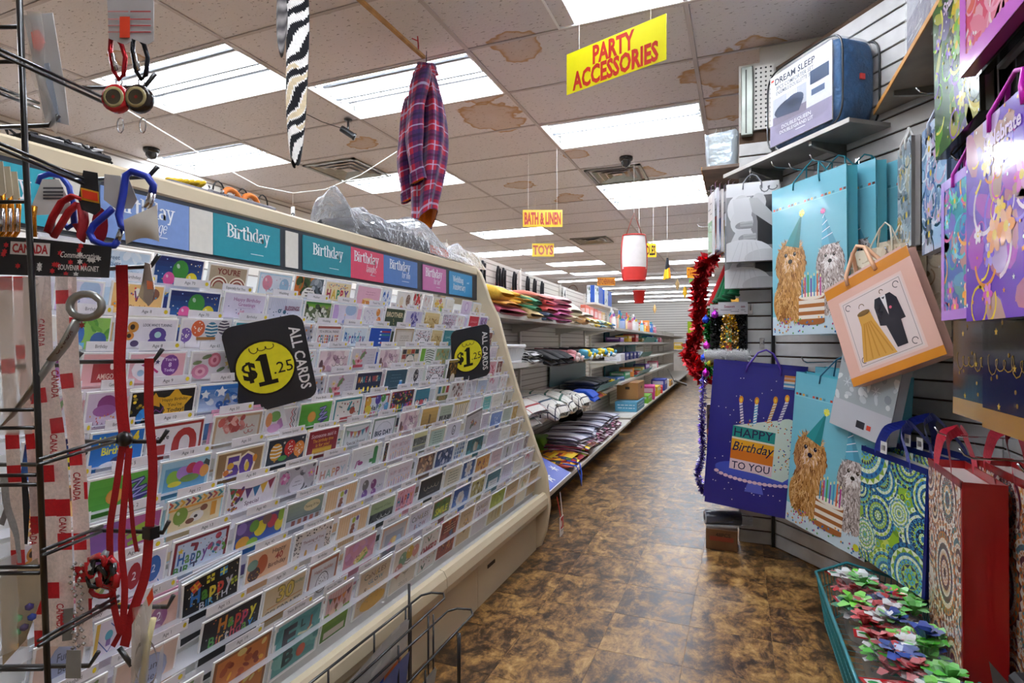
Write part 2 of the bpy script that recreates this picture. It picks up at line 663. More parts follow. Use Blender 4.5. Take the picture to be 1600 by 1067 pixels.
for(i,j)in sorted(lights):
    if(i,j)in NAMES:
        lb=NAMES[(i,j)]
    elif j>0:
        k+=1
        lb=['ceiling light beyond the clear bag on the card rack','dim far ceiling light over the left wall','farthest recessed ceiling light on the left','far ceiling light past the aisle number sign','ceiling light at the far left wall','last ceiling light before the strip lights'][(k-1)%6]
    else:
        k+=1
        lb=f"ceiling light behind the camera, column {'abcdefgh'[i + 4]} row {'abcdefghij'[-j]}"
    troffer(X0+1.22*i,Y0c+.61*j,lb)
troffer(-.93,Y0c-.61*3,'ceiling light cut by the top edge above the party sign')
# bare strip lights far back; third and farthest are added to brighten that end
for n_,(y,xa,xb)in enumerate(((14.6,-4.6,-.6),(17.0,-4.2,-.5),(18.9,-4.6,-.5),(20.6,-3.4,-.4),(22.6,-4.6,-.4))):
    t=thing('strip_light',f"{['nearest', 'second', 'third', 'fourth', 'farthest'][n_]} bare strip light across the far ceiling",'strip light',(xa,y,CZ-.03),group='strip lights')
    mm=MB();mm.box((0,-.05,-.02),(xb-xa,.05,.03),bev=.01);mm.obj('housing',M_REFL,t)
    mm=MB();mm.tube([(.02,0,-.03),(xb-xa-.02,0,-.03)],.02,8);mm.obj('tube',M_TUBE,t)
# air vents
for(x,y,s,lb)in((-1.44,5.42,.55,'square ceiling air vent under the dome camera'),(-3.9,4.25,.60,'square ceiling air vent above the clear plastic bag'),(-2.6,8.9,.6,'dark ceiling air vent between the toys sign and the hamper')):
    t=thing('ceiling_vent',lb,'air vent',(x+s/2,y+s/2,CZ),group='ceiling vents')
    m=MB()
    h=s/2
    for q in range(4):
        a=q*PI/2
        Mx=Matrix.Rotation(a,4,'Z')
        m.box((-h,h-.03,-.012),(h,h,.002),M=Mx)
    m.obj('frame',M_GALV,t)
    for r_ in(.78,.55,.32):
        mm=MB()
        for q in range(4):
            Mx=Matrix.Rotation(q*PI/2,4,'Z')
            a,b_=h*r_,h*(r_-.16)
            mm.add([Mx@Vector(p)for p in((-a,a,-.014),(a,a,-.014),(b_,b_,.006),(-b_,b_,.006))],[(0,1,2,3),(3,2,1,0)])
        mm.obj('louvre',M_GALV,t)
# walls
def slat_mat(name,ca,cb,pitch,x=False):
    m=mat(name,ca,0.5)
    N,L=nodes(m)
    b=N['Principled BSDF']
    geo=N.new('ShaderNodeNewGeometry')
    sep=N.new('ShaderNodeSeparateXYZ');L.new(geo.outputs['Position'],sep.inputs[0])
    fr=mth(N,L,'FRACT',mth(N,L,'DIVIDE',sep.outputs[2],pitch))
    g=mth(N,L,'LESS_THAN',fr,0.16)
    nz=noise(N,L,geo.outputs['Position'],2.0,3)
    L.new(mixc(N,L,g,mixc(N,L,nz,ca,mix(ca,'888078',.25)and ca),cb),b.inputs['Base Color'])
    return m
M_SLATFAR=slat_mat('slatwall_far','e8e4dd','8a827a',0.1)
M_WALLP=mat('painted_wall','cfcac2',0.7,var=0.05,vscale=2)
M_SLATB=mat('slatwall_groove_brown','4a3524',0.8,var=0.2)
M_SLAT=mat('slatwall_board_white','c9c6c3',0.35,var=0.16,vscale=7)
m=MB();m.box((-5.25,-3,0),(-5.14,24.1,CZ));struct(m.obj('wall_left',M_SLATFAR))
m=MB();m.box((-5.3,24.0,0),(4.3,24.1,CZ));struct(m.obj('wall_back',M_SLATFAR))
m=MB();m.box((-5.3,-3.1,0),(4.3,-3.0,CZ));struct(m.obj('wall_front',M_WALLP))
m=MB();m.box((.895,-3,0),(1.0,24.1,CZ));wall_c=struct(m.obj('wall_right',M_WALLP))
def slatwall(name,origin,xdir,length,z0,z1,parent=None,thick=.012,backing=True,panel=None):
    F=frame(origin,xdir)
    m=MB()
    m.box((0,.012,z0),(length,.03,z1),M=F)
    wl=parent or struct(m.obj(name,M_SLATB))
    if parent:
        m.obj('backing',M_SLATB,parent)
    m=MB();m.box((0,0,0),(length,.0125,.068),bev=.002)
    me=m.mesh('slat',M_SLAT)
    n=int((z1-z0)/.0765)
    for i in range(n):
        o=link('slat',me,wl)
        o.matrix_world=F@Matrix.Translation((0,0,z0+.0765*i+.004))
    return F
FA=slatwall('wall_end',(-.01,3.5,0),(1,0,0),.168,.0,2.36)
FB=slatwall('wall_angle',(.172,3.492,0),(.6075,-.794,0),1.165,.0,2.70)
FC=slatwall('wall_right',(.88,2.56,0),(0,-1,0),1.65,.0,2.62,parent=wall_c)
# side and top behind the end panel, steel upright, pegboard
m=MB();m.box((-.012,3.52,0),(.16,3.56,2.75));m.box((.1,3.53,2.3),(.9,3.58,2.84));struct(m.obj('wall_partition',M_WALLP))
m=MB();m.box((.159,3.478,0),(.176,3.496,2.36),'141312');struct(m.obj('trim_2',mat('black_corner_strip','141312',.4,var=.1)))
m=MB();m.box((.0,3.47,2.33),(.062,3.51,2.72),'8a8d84',bev=.004)
m.box((.022,3.467,2.34),(.030,3.472,2.7),'3a3a36')
st_=struct(m.obj('trim_3',mat('grey_steel_upright',None,.35,metal=.5,var=.2,vscale=9)))
M_PEG=mat('pegboard','d8d4cc',.6)
N,L=nodes(M_PEG)
geo=N.new('ShaderNodeNewGeometry')
sep=N.new('ShaderNodeSeparateXYZ');L.new(geo.outputs['Position'],sep.inputs[0])
fa=mth(N,L,'SUBTRACT',mth(N,L,'FRACT',mth(N,L,'DIVIDE',mth(N,L,'ADD',sep.outputs[0],sep.outputs[1]),.0254)),.5)
fb=mth(N,L,'SUBTRACT',mth(N,L,'FRACT',mth(N,L,'DIVIDE',sep.outputs[2],.0254)),.5)
dd=mth(N,L,'ADD',mth(N,L,'MULTIPLY',fa,fa),mth(N,L,'MULTIPLY',fb,fb))
L.new(mixc(N,L,mth(N,L,'LESS_THAN',dd,.045),'d8d4cc','26231f'),N['Principled BSDF'].inputs['Base Color'])
m=MB();m.box((.07,3.49,2.36),(.172,3.5,2.72));struct(m.obj('trim_4',M_PEG))
# shelves on the right-hand slatwalls
M_SHELFW=mat('melamine_shelf','c4c0ba',.4,var=.1,vscale=5)
M_SHELFE=mat('wood_shelf_edge','c58a3e',.5,var=.12,vscale=30)
M_SHELFU=mat('worn_shelf_underside','9a8f83',.6,var=.25,vscale=6)
def shelf(label,F,x0,x1,depth,z,edge_mat,th=.018,under=M_SHELFU,brackets=()):
    t=thing('wall_shelf',label,'shelf',F@Vector((x0,0,z)),F.to_euler())
    L_=x1-x0
    m=MB();m.box((0,-depth,-th),(L_,-.001,0));m.obj('board',under,t)
    m=MB();m.box((-.001,-depth-.004,-th-.001),(L_+.001,-depth,.001));m.obj('edge_strip',edge_mat,t)
    for bx in brackets:
        m=MB();m.add([(bx-.008,0,-th),(bx+.008,0,-th),(bx+.008,-depth+.02,-th),(bx-.008,-depth+.02,-th),(bx-.008,0,-th-.06),(bx+.008,0,-th-.06),(bx+.008,-depth+.02,-th-.02),(bx-.008,-depth+.02,-th-.02)],[(0,1,2,3),(4,7,6,5),(0,4,5,1),(1,5,6,2),(2,6,7,3),(3,7,4,0)])
        m.obj('bracket',M_GALV,t)
    return t
shelf('grey melamine shelf holding the navy comforter set',FB,-.14,.72,.225,2.115,M_SHELFW,under=mat('grey_shelf_underside','8d8a86',.5,var=.15,vscale=7),brackets=(.2,.62))
shelf('long shelf with orange wood edge above the hanging gift bags',FC,-.40,1.62,.325,2.19,M_SHELFE,brackets=(.25,.75,1.25))
FS=frame((0.0,4.9,0),(0,-1,0))
shelf('worn brown shelf under the grey wrapped box',FS,0,1.395,.215,2.185,M_SHELFE,under=mat('stained_shelf_underside','6e5a4c',.6,var=.45,vscale=9),brackets=(1.0,))
# ------------------------------------------------------------------ greeting card prints (unit sheet 1 x 1.1)
DESIGNS={}
RAIN=['d8392f','e98a2b','e9c92f','4f9d45','2f7fc0','7a4aa5','d8559b']
PASTEL=['e8a0b4','f0cfa0','a8d0c0','a6bfe0','c9b0dc']
def design(name,desc):
    def deco(fn):
        DESIGNS[name]=(desc,fn)
        return fn
    return deco
def bg(a,c,border=None,bw=.03):
    if border:
        a.rect(0,0,1,1.1,border)
        a.rect(bw,bw,1-bw,1.1-bw,c)
    else:
        a.rect(0,0,1,1.1,c)
def balloon(a,x,y,r,c,string=True,pat=None,seed=1):
    if string:
        a.line([(x,y-r*1.1),(x+r*.15,y-r*2.2)],.008,'b9b2a8')
    a.oval(x,y,r,r*1.2,c)
    a.poly([(x,y-r*1.1),(x-r*.16,y-r*1.38),(x+r*.16,y-r*1.38)],c)
    if pat=='stripe':
        for k in(-.55,-.1,.35,.75):
            hw=r*math.sqrt(max(0,1-k*k))*.94
            a.line([(x-hw,y+r*k*1.1),(x,y+r*(k*1.1-.14)),(x+hw,y+r*k*1.1)],r*.18,'f4f0ea')
    elif pat=='dots':
        q=random.Random(seed)
        for _ in range(12):
            an,d=q.uniform(0,6.28),q.uniform(.1,.8)
            a.oval(x+r*d*math.cos(an),y+r*d*1.15*math.sin(an),r*.11,r*.11,'f8f2e8',6)
    else:
        a.oval(x-r*.35,y+r*.45,r*.2,r*.3,mix(c,'ffffff',.45),8,.4)
def flower(a,x,y,r,c,cc='e8c64c',n=6):
    a.up()
    for i in range(n):
        an=6.283*i/n
        a.oval(x+r*.55*math.cos(an),y+r*.55*math.sin(an),r*.5,r*.32,mix(c,'ffffff',.12*(i%3)),8,an)
    a.oval(x,y,r*.3,r*.3,cc,8)
def leaf(a,x,y,L_,an,c):
    a.oval(x+L_/2*math.cos(an),y+L_/2*math.sin(an),L_/2,L_*.2,c,8,an)
def confetti(a,n,cols,x0,y0,x1,y1,r=.014,seed=3,star=False):
    q=random.Random(seed)
    a.up()
    for i in range(n):
        x,y,c=q.uniform(x0,x1),q.uniform(y0,y1),cols[i%len(cols)]
        if star and i%3==0:
            a.star(x,y,r*1.7,c)
        else:
            a.poly([(x+r*math.cos(t),y+r*math.sin(t))for t in(0,1.05,2.1,3.14,4.2,5.2)],c)
def bunting(a,x0,x1,y,n,cols,h=.12,sag=.06):
    pts=[(x0+(x1-x0)*i/n,y-sag*math.sin(PI*i/n))for i in range(n+1)]
    a.line(pts,.008,'6a5a50')
    for i in range(n):
        (xa,ya),(xb,yb)=pts[i],pts[i+1]
        a.poly([(xa,ya),((xa+xb)/2,(ya+yb)/2-h),(xb,yb)],cols[i%len(cols)])
def candle(a,x,y,h,c,w=.035,flame='f5b02e'):
    a.rect(x-w/2,y,x+w/2,y+h,c)
    for k in range(3):
        a.line([(x-w/2,y+h*(.15+.3*k)),(x+w/2,y+h*(.28+.3*k))],w*.25,'ffffff')
    a.oval(x,y+h+w*.9,w*.42,w*.95,flame,8)
def script(a,x0,x1,y,h,c,seed=1,w=.013,n=5):
    """loopy hand lettering"""
    q=random.Random(seed)
    pts=[]
    m_=n*8
    ph=q.uniform(0,6)
    for i in range(m_+1):
        t=i/m_
        hh=h*(1.0 if(i//8)%3==0 else.55)
        pts.append((x0+(x1-x0)*t+h*.3*math.cos(6.283*i/8+ph),y+hh*.5*math.sin(6.283*i/8+ph)))
    a.line(pts,w,c)
def lines(a,x0,x1,ys,c,w=.012,seed=2):
    q=random.Random(seed)
    for y in ys:
        x=x0+q.uniform(0,.06)
        while x<x1:
            l=q.uniform(.05,.14)
            a.line([(x,y),(min(x+l,x1),y)],w,c)
            x+=l+.035
def blotch(a,cols,n,x0,y0,x1,y1,r0=.05,r1=.14,seed=5):
    """soft photo-like patches"""
    q=random.Random(seed)
    k0=a.k
    for i in range(n):
        a.k=k0+i%9
        a.oval(q.uniform(x0,x1),q.uniform(y0,y1),q.uniform(r0,r1),q.uniform(r0,r1)*.7,cols[q.randrange(len(cols))],8,q.uniform(0,3))
    a.k=k0+10
def arch(a,x,y,w,h,c,edge=None):
    if edge:
        a.oval(x,y+h-w/2,w/2+.02,w/2+.02,edge)
        a.rect(x-w/2-.02,0,x+w/2+.02,y+h-w/2,edge)
    a.oval(x,y+h-w/2,w/2,w/2,c)
    a.rect(x-w/2,0,x+w/2,y+h-w/2,c)
def cake(a,x,y,w,h,cols,ncand=3):
    n=len(cols)
    for i,c in enumerate(cols):
        a.rect(x-w/2,y+h*i/n,x+w/2,y+h*(i+1)/n,c)
    for i in range(ncand):
        candle(a,x-w*.3+w*.6*i/max(1,ncand-1),y+h,h*.6,RAIN[(i*2)%7],w*.07)
def gift(a,x,y,s,c,rb,rot=0.0):
    c_,q=math.cos(rot),math.sin(rot)
    def T(p):
        return[(x+c_*u-q*v,y+q*u+c_*v)for(u,v)in p]
    a.up().poly(T([(-s,-s),(s,-s),(s,s),(-s,s)]),c)
    a.up().poly(T([(-s*.2,-s),(s*.2,-s),(s*.2,s),(-s*.2,s)]),rb)
    a.poly(T([(-s,-s*.2),(s,-s*.2),(s,s*.2),(-s,s*.2)]),rb)
def B(name,desc,base,*steps,border=None,bw=.03):
    """one print from short step tuples"""
    def fn(a):
        bg(a,base,border,bw)
        for st in steps:
            k,ar=st[0],st[1:]
            if k=='t':
                a.text(ar[0],ar[1],ar[2],ar[3],ar[4]if isinstance(ar[4],str)else 'fff',ar[5]if len(ar)>5 else.015,fit=ar[6]if len(ar)>6 else.9,cols=None if isinstance(ar[4],str)else ar[4])
            elif k=='b':
                balloon(a,*ar)
            elif k=='f':
                flower(a,*ar)
            elif k=='c':
                confetti(a,*ar)
            elif k=='u':
                bunting(a,*ar)
            elif k=='s':
                script(a,*ar)
            elif k=='l':
                lines(a,*ar)
            elif k=='x':
                blotch(a,*ar)
            elif k=='a':
                arch(a,*ar)
            elif k=='r':
                a.rect(*ar)
            elif k=='o':
                a.oval(*ar)
            elif k=='k':
                cake(a,*ar)
            elif k=='d':
                candle(a,*ar)
            elif k=='g':
                gift(a,*ar)
            elif k=='*':
                a.star(*ar)
            elif k=='lf':
                leaf(a,*ar)
            elif k=='p':
                a.line(list(ar[0]),ar[1],ar[2])
            elif k=='rb':
                for i in range(ar[5]):
                    a.arc(ar[0],ar[1],ar[2]-i*ar[3],ar[3]*.8,ar[4][i%len(ar[4])],0,PI,14)
            elif k=='gr':
                n=ar[6]
                for i in range(n):
                    a.rect(ar[0],ar[1]+(ar[3]-ar[1])*i/n,ar[2],ar[1]+(ar[3]-ar[1])*(i+1)/n,mix(ar[4],ar[5],i/(n-1)))
        a.clip(0,0,1,1.1)
    DESIGNS[name]=(desc,fn)
NIGHT=[('gr',0,.3,1,1.1,'2f6fb0','232a63',8),('c',24,['e8b45c','9fc4ea','f4e6c8'],0,.6,1,1.08,.015,4),('b',.52,.86,.17,'3f8f3a',False),('b',.78,.68,.13,'e5d22e',False),('b',.3,.66,.12,'e25a9a',False),('t','Happy',.3,.42,.1,'f0d060')]
B('night','navy card with green, yellow and pink balloons','2c3a80',*NIGHT)
B('sky','pale blue card with grey wishes lettering','c9dcec',('x',['dbe8f4','b4cfe6','e6eef6'],14,.3,.7,1,1.1),('t','Sweet',.26,.98,.08,'6d87a8'),('t','WISHES',.26,.85,.07,'6d87a8'),('s',.1,.8,.74,.05,'8fa6c0',3,.008),('c',8,['d86a6a'],.6,.6,.8,.68,.014))
B('kraft90',"kraft brown card reading YOU'RE with a 90 in red rainbow arches",'b3a086',('t',"YOU'RE",.5,.97,.12,'7a3226',.03),('rb',.28,.62,.24,.035,['f3ead9','8f3a2c','f3ead9','8f3a2c'],4),('rb',.76,.62,.24,.035,['f3ead9','8f3a2c','f3ead9','8f3a2c'],4),border='efe9de',bw=.02)
B('bless','pale card with one pink and one blue balloon','dbe2ec',('b',.25,.88,.15,'d98a9e',True),('b',.78,.84,.15,'93b3cc',True),('c',14,['8a9ab0','c98a9a'],.05,.7,.95,1.05,.014),('s',.3,.75,.73,.07,'8796b0',2,.012),('t','BLESSINGS',.52,.62,.05,'98a2b4'),border='a9cfe4',bw=.03)
B('autumn','photo card of autumn trees with a white arch','6b6a50',('r',0,0,.28,1.1,'c56a28'),('r',.58,0,1,1.1,'5f6a72'),('x',['3c5a30','7d7a45','2e3a2a','d9822e'],16,.05,.6,.6,1.1),('x',['8e98a0','3a4248','b0b8c0'],14,.6,.6,1,1.1),('a',.5,0,.5,.85,'efeae2'),('l',.36,.64,[.78,.7,.62],'55504a',.03))
B('happycream','cream card with HAPPY in bright mixed letters','f0dfb4',('t','HAPPY',.5,.78,.24,['a52a50','d8b23a','3f8f6a','c9324a','6a3a90'],.04),('c',26,['4a7ab8','d8a03a','d05a6a'],.1,.92,.9,1.06,.018,6,True),('t','BIRTHDAY',.5,.55,.1,'a56a3a'))
B('pinkcake','pink card with an orange cake and grey lettering','ecb8cb',('l',.3,.75,[.95,.88],'b06a86'),('r',.25,.55,.75,.72,'e09a3f'),('o',.5,.72,.25,.04,'f3d9a0'),('c',10,['ffffff','d85a6a'],.28,.56,.72,.7,.018))
B('sparkle','white card with bright blue brush strokes','e9f0f8',('x',['2f6fc0','4f90d8','2a4f9a','ffffff'],22,.05,.6,.95,1.05,.03,.1))
B('tags','white card with cream tags and a dotted brown balloon','f3efe9',('o',.3,.8,.13,.17,'e4d4b8'),('o',.75,.86,.15,.2,'8a6a58'),('c',22,['e8d8c8'],.62,.7,.88,1.02,.014),('o',.35,.55,.12,.12,'c98a7a'))
B('roses','card with a band of red roses','e8dcd6',('x',['c9242a','a31a22','e04a4a','3f6a3a'],26,.0,.5,.85,1.1,.06,.14))
B('whitefloral','white card with faint pink flowers','efe9e6',('x',['e2b9b4','d2c6bc','c7b2a8','f4eae4'],20,.05,.55,.95,1.08,.03,.09))
B('yellowflower','white card with yellow and crimson flowers','f2ead8',('f',.3,.88,.18,'e5b72a'),('f',.68,.76,.2,'e0c030','b0304a'),('f',.55,1.0,.12,'c9405a'),('lf',.2,.6,.3,.6,'6a9a4a'),('lf',.8,.55,.3,2.2,'6a9a4a'))
B('ivory','plain ivory card with grey script','f0ebe0',('s',.2,.8,.85,.09,'b0a898',4,.012),('s',.3,.7,.7,.06,'b0a898',5,.01))
B('lilacring','lilac card with interlocking rings','d9c6dc',('o',.5,.86,.2,.2,'c09cc8'),('o',.5,.86,.14,.14,'e4d6e6'),('l',.3,.7,[.62],'9a7aa4'))
B('ivoryfloral','ivory card with sage leaves and beige flowers','eee6d6',('lf',.3,.6,.4,1.2,'a8b090'),('lf',.5,.6,.4,1.9,'b0b496'),('f',.5,.9,.16,'d8c4a0'),('f',.7,.8,.12,'cdb08c'))
B('animals','orange card with party animals and the words A Birthday','edc07a',('o',.18,.98,.1,.14,'9a4a3a'),('o',.8,.95,.13,.11,'8a5a48'),('o',.47,.94,.07,.1,'f5ede4'),('p',((.42,.98),(.47,.8),(.52,.98)),.03,'7a3a6a'),('t','A Birthday',.5,.68,.09,'9a5a3a'),('o',.12,.72,.1,.06,'f0a030'),('c',18,['5aa0c0','d84a3a','6a4a80','f4e0a0'],.05,.6,.95,1.08,.02,8))
B('greet','lilac-grey card reading Happy Birthday Greetings in purple script','d6cede',('t','Happy Birthday',.55,.98,.075,'9a5a90'),('t','Greetings',.55,.87,.075,'9a5a90'),('t','ESPECIALLY FOR YOU',.55,.79,.03,'a9a0b4'),('f',.45,.66,.09,'c07a9a'),('c',6,['6a6a90'],.1,.62,.95,.85,.016))
B('stripebless','grey striped card with teal rings reading BLESSINGS','d3d5e2',*[('p',((.1+.05*i,.8),(.1+.05*i,1.08)),.012,'a9aec8')for i in range(9)],('t','BLESSINGS',.72,.86,.1,'7a2a5a',.03,.45),('o',.35,.78,.05,.05,'3a6a84'),('o',.5,.76,.05,.05,'3a6a84'),('o',.35,.78,.02,.02,'d3d5e2'),('c',9,['33506a'],.05,.62,.6,.85,.016))
B('treephoto','photo card of green trees and black branches','5d6a48',('gr',0,.95,1,1.1,'8fbf3a','2f7a30',4),('x',['d9d8cc','2a2c22','e8e8de','44523a','8a8a6a'],40,0,.5,1,.98,.04,.11))
B('pastelblob','pale lilac card with pastel blobs and a tiny blue cake','dcd6e6',('o',.08,.85,.14,.3,'c8a8d8'),('o',.72,.98,.24,.16,'a8c0de'),('o',.5,.64,.09,.06,'8a90c0'),('d',.5,.68,.12,'7a86b8'))
B('orangeballs','white card with two orange balloons and lilac dots','e4e0e6',('b',.74,.98,.1,'d8893a'),('b',.82,.72,.11,'e0803a'),('c',22,['b08ac0','8a90a8'],.08,.6,.68,1.05,.018,9))
B('brother','dark green card reading BROTHER in cream capitals','33452e',('t','BROTHER',.5,.92,.15,'ead9b4',.03),('c',5,['d8c088'],.45,.6,.55,.8,.018))
B('violets','lilac photo card of violet flowers','d2cde2',('x',['5a50a0','40387a','8a80c0','b0a8d4'],24,.3,.55,.75,1.05,.04,.1))
B('field','golden photo card of a wheat field','c9a862',('gr',0,.4,1,1.1,'a8813a','e2cc94',6),('x',['8f6f30','e8d6a0','b89048'],26,0,.5,1,.95,.03,.08))
B('collage','card with a purple and grey collage reading PARTY','cfc4d0',('c',60,['6a4a70','a86a90','504a60','e8dce6','c07a8a'],.0,.55,1,1.08,.03,12),('t','PARTY',.5,.75,.13,'5a3a50',.03))
B('redcard','bright red card with white script','c8283c',('s',.15,.85,.88,.1,'f2c8c8',7,.014),('l',.2,.8,[.7,.62],'e89a9a'))
B('violetphoto','violet photo card with a dark rose','a48cc0',('x',['6a3a80','4a2a60','c9b8dc','a03a6a'],18,.2,.6,.8,1.0,.05,.12))
B('turning8',"white card reading LOOK WHO'S TURNING above a purple 8",'e5dfe6',('t',"LOOK WHO'S TURNING",.66,1.0,.05,'3a3450',.02,.5),('o',.68,.82,.15,.14,'55408a'),('o',.68,.66,.17,.14,'55408a'),('o',.68,.82,.06,.06,'a8d0c8'),('o',.25,.96,.09,.1,'c98a3a'),('o',.24,.96,.04,.05,'3a2a20'),('o',.2,.8,.08,.08,'d0883a'),('o',.2,.8,.035,.04,'3a2a20'),('o',.3,.66,.07,.06,'4a3a60'))
B('stripeballoon','white card with striped orange, blue and purple balloons','e8e2e6',('b',.32,.93,.14,'d8663a',True,'dots'),('b',.6,.9,.14,'3f7f9f',True,'stripe'),('b',.86,.96,.13,'5a5060',True,'stripe'),('b',.08,.8,.12,'7a5aa8',True,'dots'),('b',.95,.74,.1,'d8502e',True,'dots'),('r',.3,.7,.7,.76,'a8743a'))
B('greenboys','green card with two cartoon party hats in blue','8fbf5a',('x',['6fa83f','b4d884','5a9a3a'],14,0,.6,1,1.1),('o',.2,.82,.2,.2,'3f6fb8'),('o',.75,.72,.2,.14,'3a5f9a'),('r',.0,.55,.42,.68,'6ab0d8'),('r',.55,.5,.98,.6,'2f5a9a'),('o',.2,.58,.2,.08,'f0e8e0'))
B('celebrate','white card reading TO A SPECIAL FRIEND CELEBRATE','e6dfe0',('r',0,1.04,1,1.1,'a85a50'),('t','TO A SPECIAL FRIEND',.5,.96,.06,'5a4a50',.01),('t','CELEBRATE',.5,.76,.2,['a8343a','3a7a8a','5a4a6a','d08a3a'],.03))
B('bluebday','card reading Birthday in tall blue and teal letters','dbe6ee',('t','Birthday',.5,.82,.3,['2f6fb0','3a9ab0','a04a8a','2a4f90'],.02),('c',16,['d85a6a','4aa0c0'],.05,.62,.95,1.06,.014))
B('bluecandle','royal blue card with sideways striped candles','1f4fb0',*[q for i,y in enumerate((1.0,.9,.78,.66))for q in(('p',((.55,y),(.95,y)),.045,['c8343a','3a9a8a','2f3f90','c8343a'][i]),('o',.5,y,.05,.025,'e8f0ff'))])
B('taupeframe','card with a taupe frame around grey lettering','c4b8a8',('r',.1,.1,.9,1.0,'d8cfc6'),('l',.25,.75,[.86,.8,.72],'9a8c7c',.02),border='a58f68',bw=.04)
B('doodlearch','white card of black doodles around a white arch','e9e6ea',('c',60,['2a2a30','3a4a5a','b04a50'],0,.6,1,1.09,.028,14),('a',.5,0,.62,.86,'f2eef0','2a2a30'),('l',.3,.7,[.68],'4a4a50',.03))
B('greydoodle','grey card of small orange doodles around a white cloud','a9a8b4',('c',30,['d8893a','5a6a90','d0c8c0','3a3a48'],0,.6,1,1.09,.035,15),('p',((.5,.9),(.5,1.08)),.04,'2f3344'),('o',.5,.66,.32,.16,'eeeaf0'),('o',.35,.74,.14,.1,'eeeaf0'),('o',.62,.76,.16,.1,'eeeaf0'),('s',.3,.7,.66,.07,'50505c',4,.01),border='d9d6dc',bw=.05)
B('teal','plain teal card with white script','2f8a94',('s',.2,.8,.85,.1,'d8ecec',8,.014),('l',.3,.7,[.68],'a8d4d4'))
B('orangebrown','orange photo card with brown figures','c98a54',('x',['8a4a2a','e0b080','6a3420'],20,.1,.55,.9,1.0,.04,.12))
B('redbrown','red-brown photo card with a pale dress','8a4a44',('x',['5a2a2c','b07a70','e0ccc4'],20,.1,.55,.9,1.05,.04,.12),('o',.5,.7,.14,.2,'e8dcd8'))
B('pinkletter','pink card with a red banner','e2a8a8',('r',.25,.62,.95,1.0,'9e2a2e'),('t','AMIGO',.6,.72,.09,'e8c8b8',.02),('o',.75,.9,.06,.07,'e8dcd0'))
B('eight',"pink card with a purple oval reading You're 8 Today",'e2adb6',('o',.42,.82,.38,.24,'efe6ec'),('o',.72,.88,.17,.2,'7a3f90'),('t',"You're",.72,.99,.055,'f0e0f4'),('t','8',.72,.89,.08,'f0e0f4',.02),('t','Today',.72,.79,.055,'f0e0f4'),('*',.28,.9,.09,'b04a80',4),('o',.2,.76,.06,.06,'9ab8d0'),('p',((.3,.76),(.4,.84),(.5,.76)),.04,'c03a78'),('*',.48,.95,.05,'3a3a60'))
B('peony','grey card with pink peonies and green leaves','cdc6c8',('o',.48,.94,.14,.15,'c06a7a'),('o',.48,.94,.09,.1,'d894a0'),('o',.48,.94,.04,.05,'a84a60'),('o',.2,.72,.18,.15,'c47a94'),('o',.2,.72,.11,.09,'dca4b4'),('o',.2,.72,.05,.04,'b05a78'),('lf',.2,.98,.22,.3,'6a7a54'),('lf',.02,.88,.2,.2,'75845c'),('lf',.55,.7,.2,.4,'5f7050'),('lf',.7,.98,.2,.6,'7a8a5a'),('*',.78,.86,.08,'d0b060'),('lf',.8,.74,.18,1.0,'8a9460'),border='e0dade',bw=.02)
B('ppy','white card reading HAPPY in teal and blue letters','e0e0e4',('t','HAPPY',.5,.82,.2,['e0a03a','c8506a','3a9ab0','2a3f90','5aa04a'],.03),('c',20,['e0a03a','c8506a','5aa04a'],.1,.95,.95,1.07,.02,17))
B('blush','blush card with a dreamy photo and Today Girl in loose script','d9bfc4',('x',['e8d4d6','c9a8b4','b894a4','f0e4e2'],14,0,.55,1,1.1,.1,.22),('o',.14,.66,.1,.08,'9a6a58'),('o',.08,.74,.06,.14,'6a4a50'),('s',.5,.9,.92,.12,'4a3438',11,.012,3),('s',.48,.88,.74,.1,'4a3438',12,.012,3))
B('lilies','grey-lilac card with a bouquet of pink lilies','d0cad2',('f',.48,.98,.12,'b06a8a','8a3a60',5),('f',.3,.76,.16,'d88a94','b03a50',6),('f',.2,.9,.1,'e0c8b0'),('lf',.35,.8,.3,.9,'6f8a5a'),('lf',.2,.62,.25,2.2,'7a945e'),('r',.1,.58,.5,.66,'b03a4a'),('l',.65,.92,[.92,.84,.76,.68],'a49aa6',.01))
B('retro','card of retro teal, red and cream squares around an arch','d8cdb8',*[('r',.04+.24*(i%4),.78+.16*(i//4),.25+.24*(i%4),.92+.16*(i//4),['a8402e','2e4a44','3f8a80','e8dcc4','33302e','c9a050','a8402e','2e4a44'][i])for i in range(8)],('a',.5,0,.56,.92,'e9e2d6','2a2a2a'),('l',.32,.7,[.7],'3a3a3a',.03))
B('zebra','green and black zebra-striped card','e2e6de',('r',0,0,.3,1.1,'7ab83a'),*[('p',((.36,.62+.08*i),(.6,.66+.08*i),(.98,.6+.08*i)),.025,'2c342c')for i in range(6)])
B('greengold','sage card with golden grasses','9fb890',('x',['c9b070','d8c890','7a9a70','b8964a'],24,.05,.55,.95,1.0,.03,.1))
B('lilac','pale lilac card with a small grey verse','d8cfda',('l',.25,.75,[.9,.82,.74,.66],'a89cac',.014),('c',6,['c08aa0'],.1,.6,.9,1.05,.02))
B('capcard','lilac card with a purple cap','d4c0d4',('o',.55,.9,.28,.16,'8a3f7a'),('o',.5,.8,.34,.1,'a0609a'),('c',14,['c8505a','e0a040'],.1,.6,.9,.75,.02),('s',.2,.85,.58,.08,'5a3a60',3,.012))
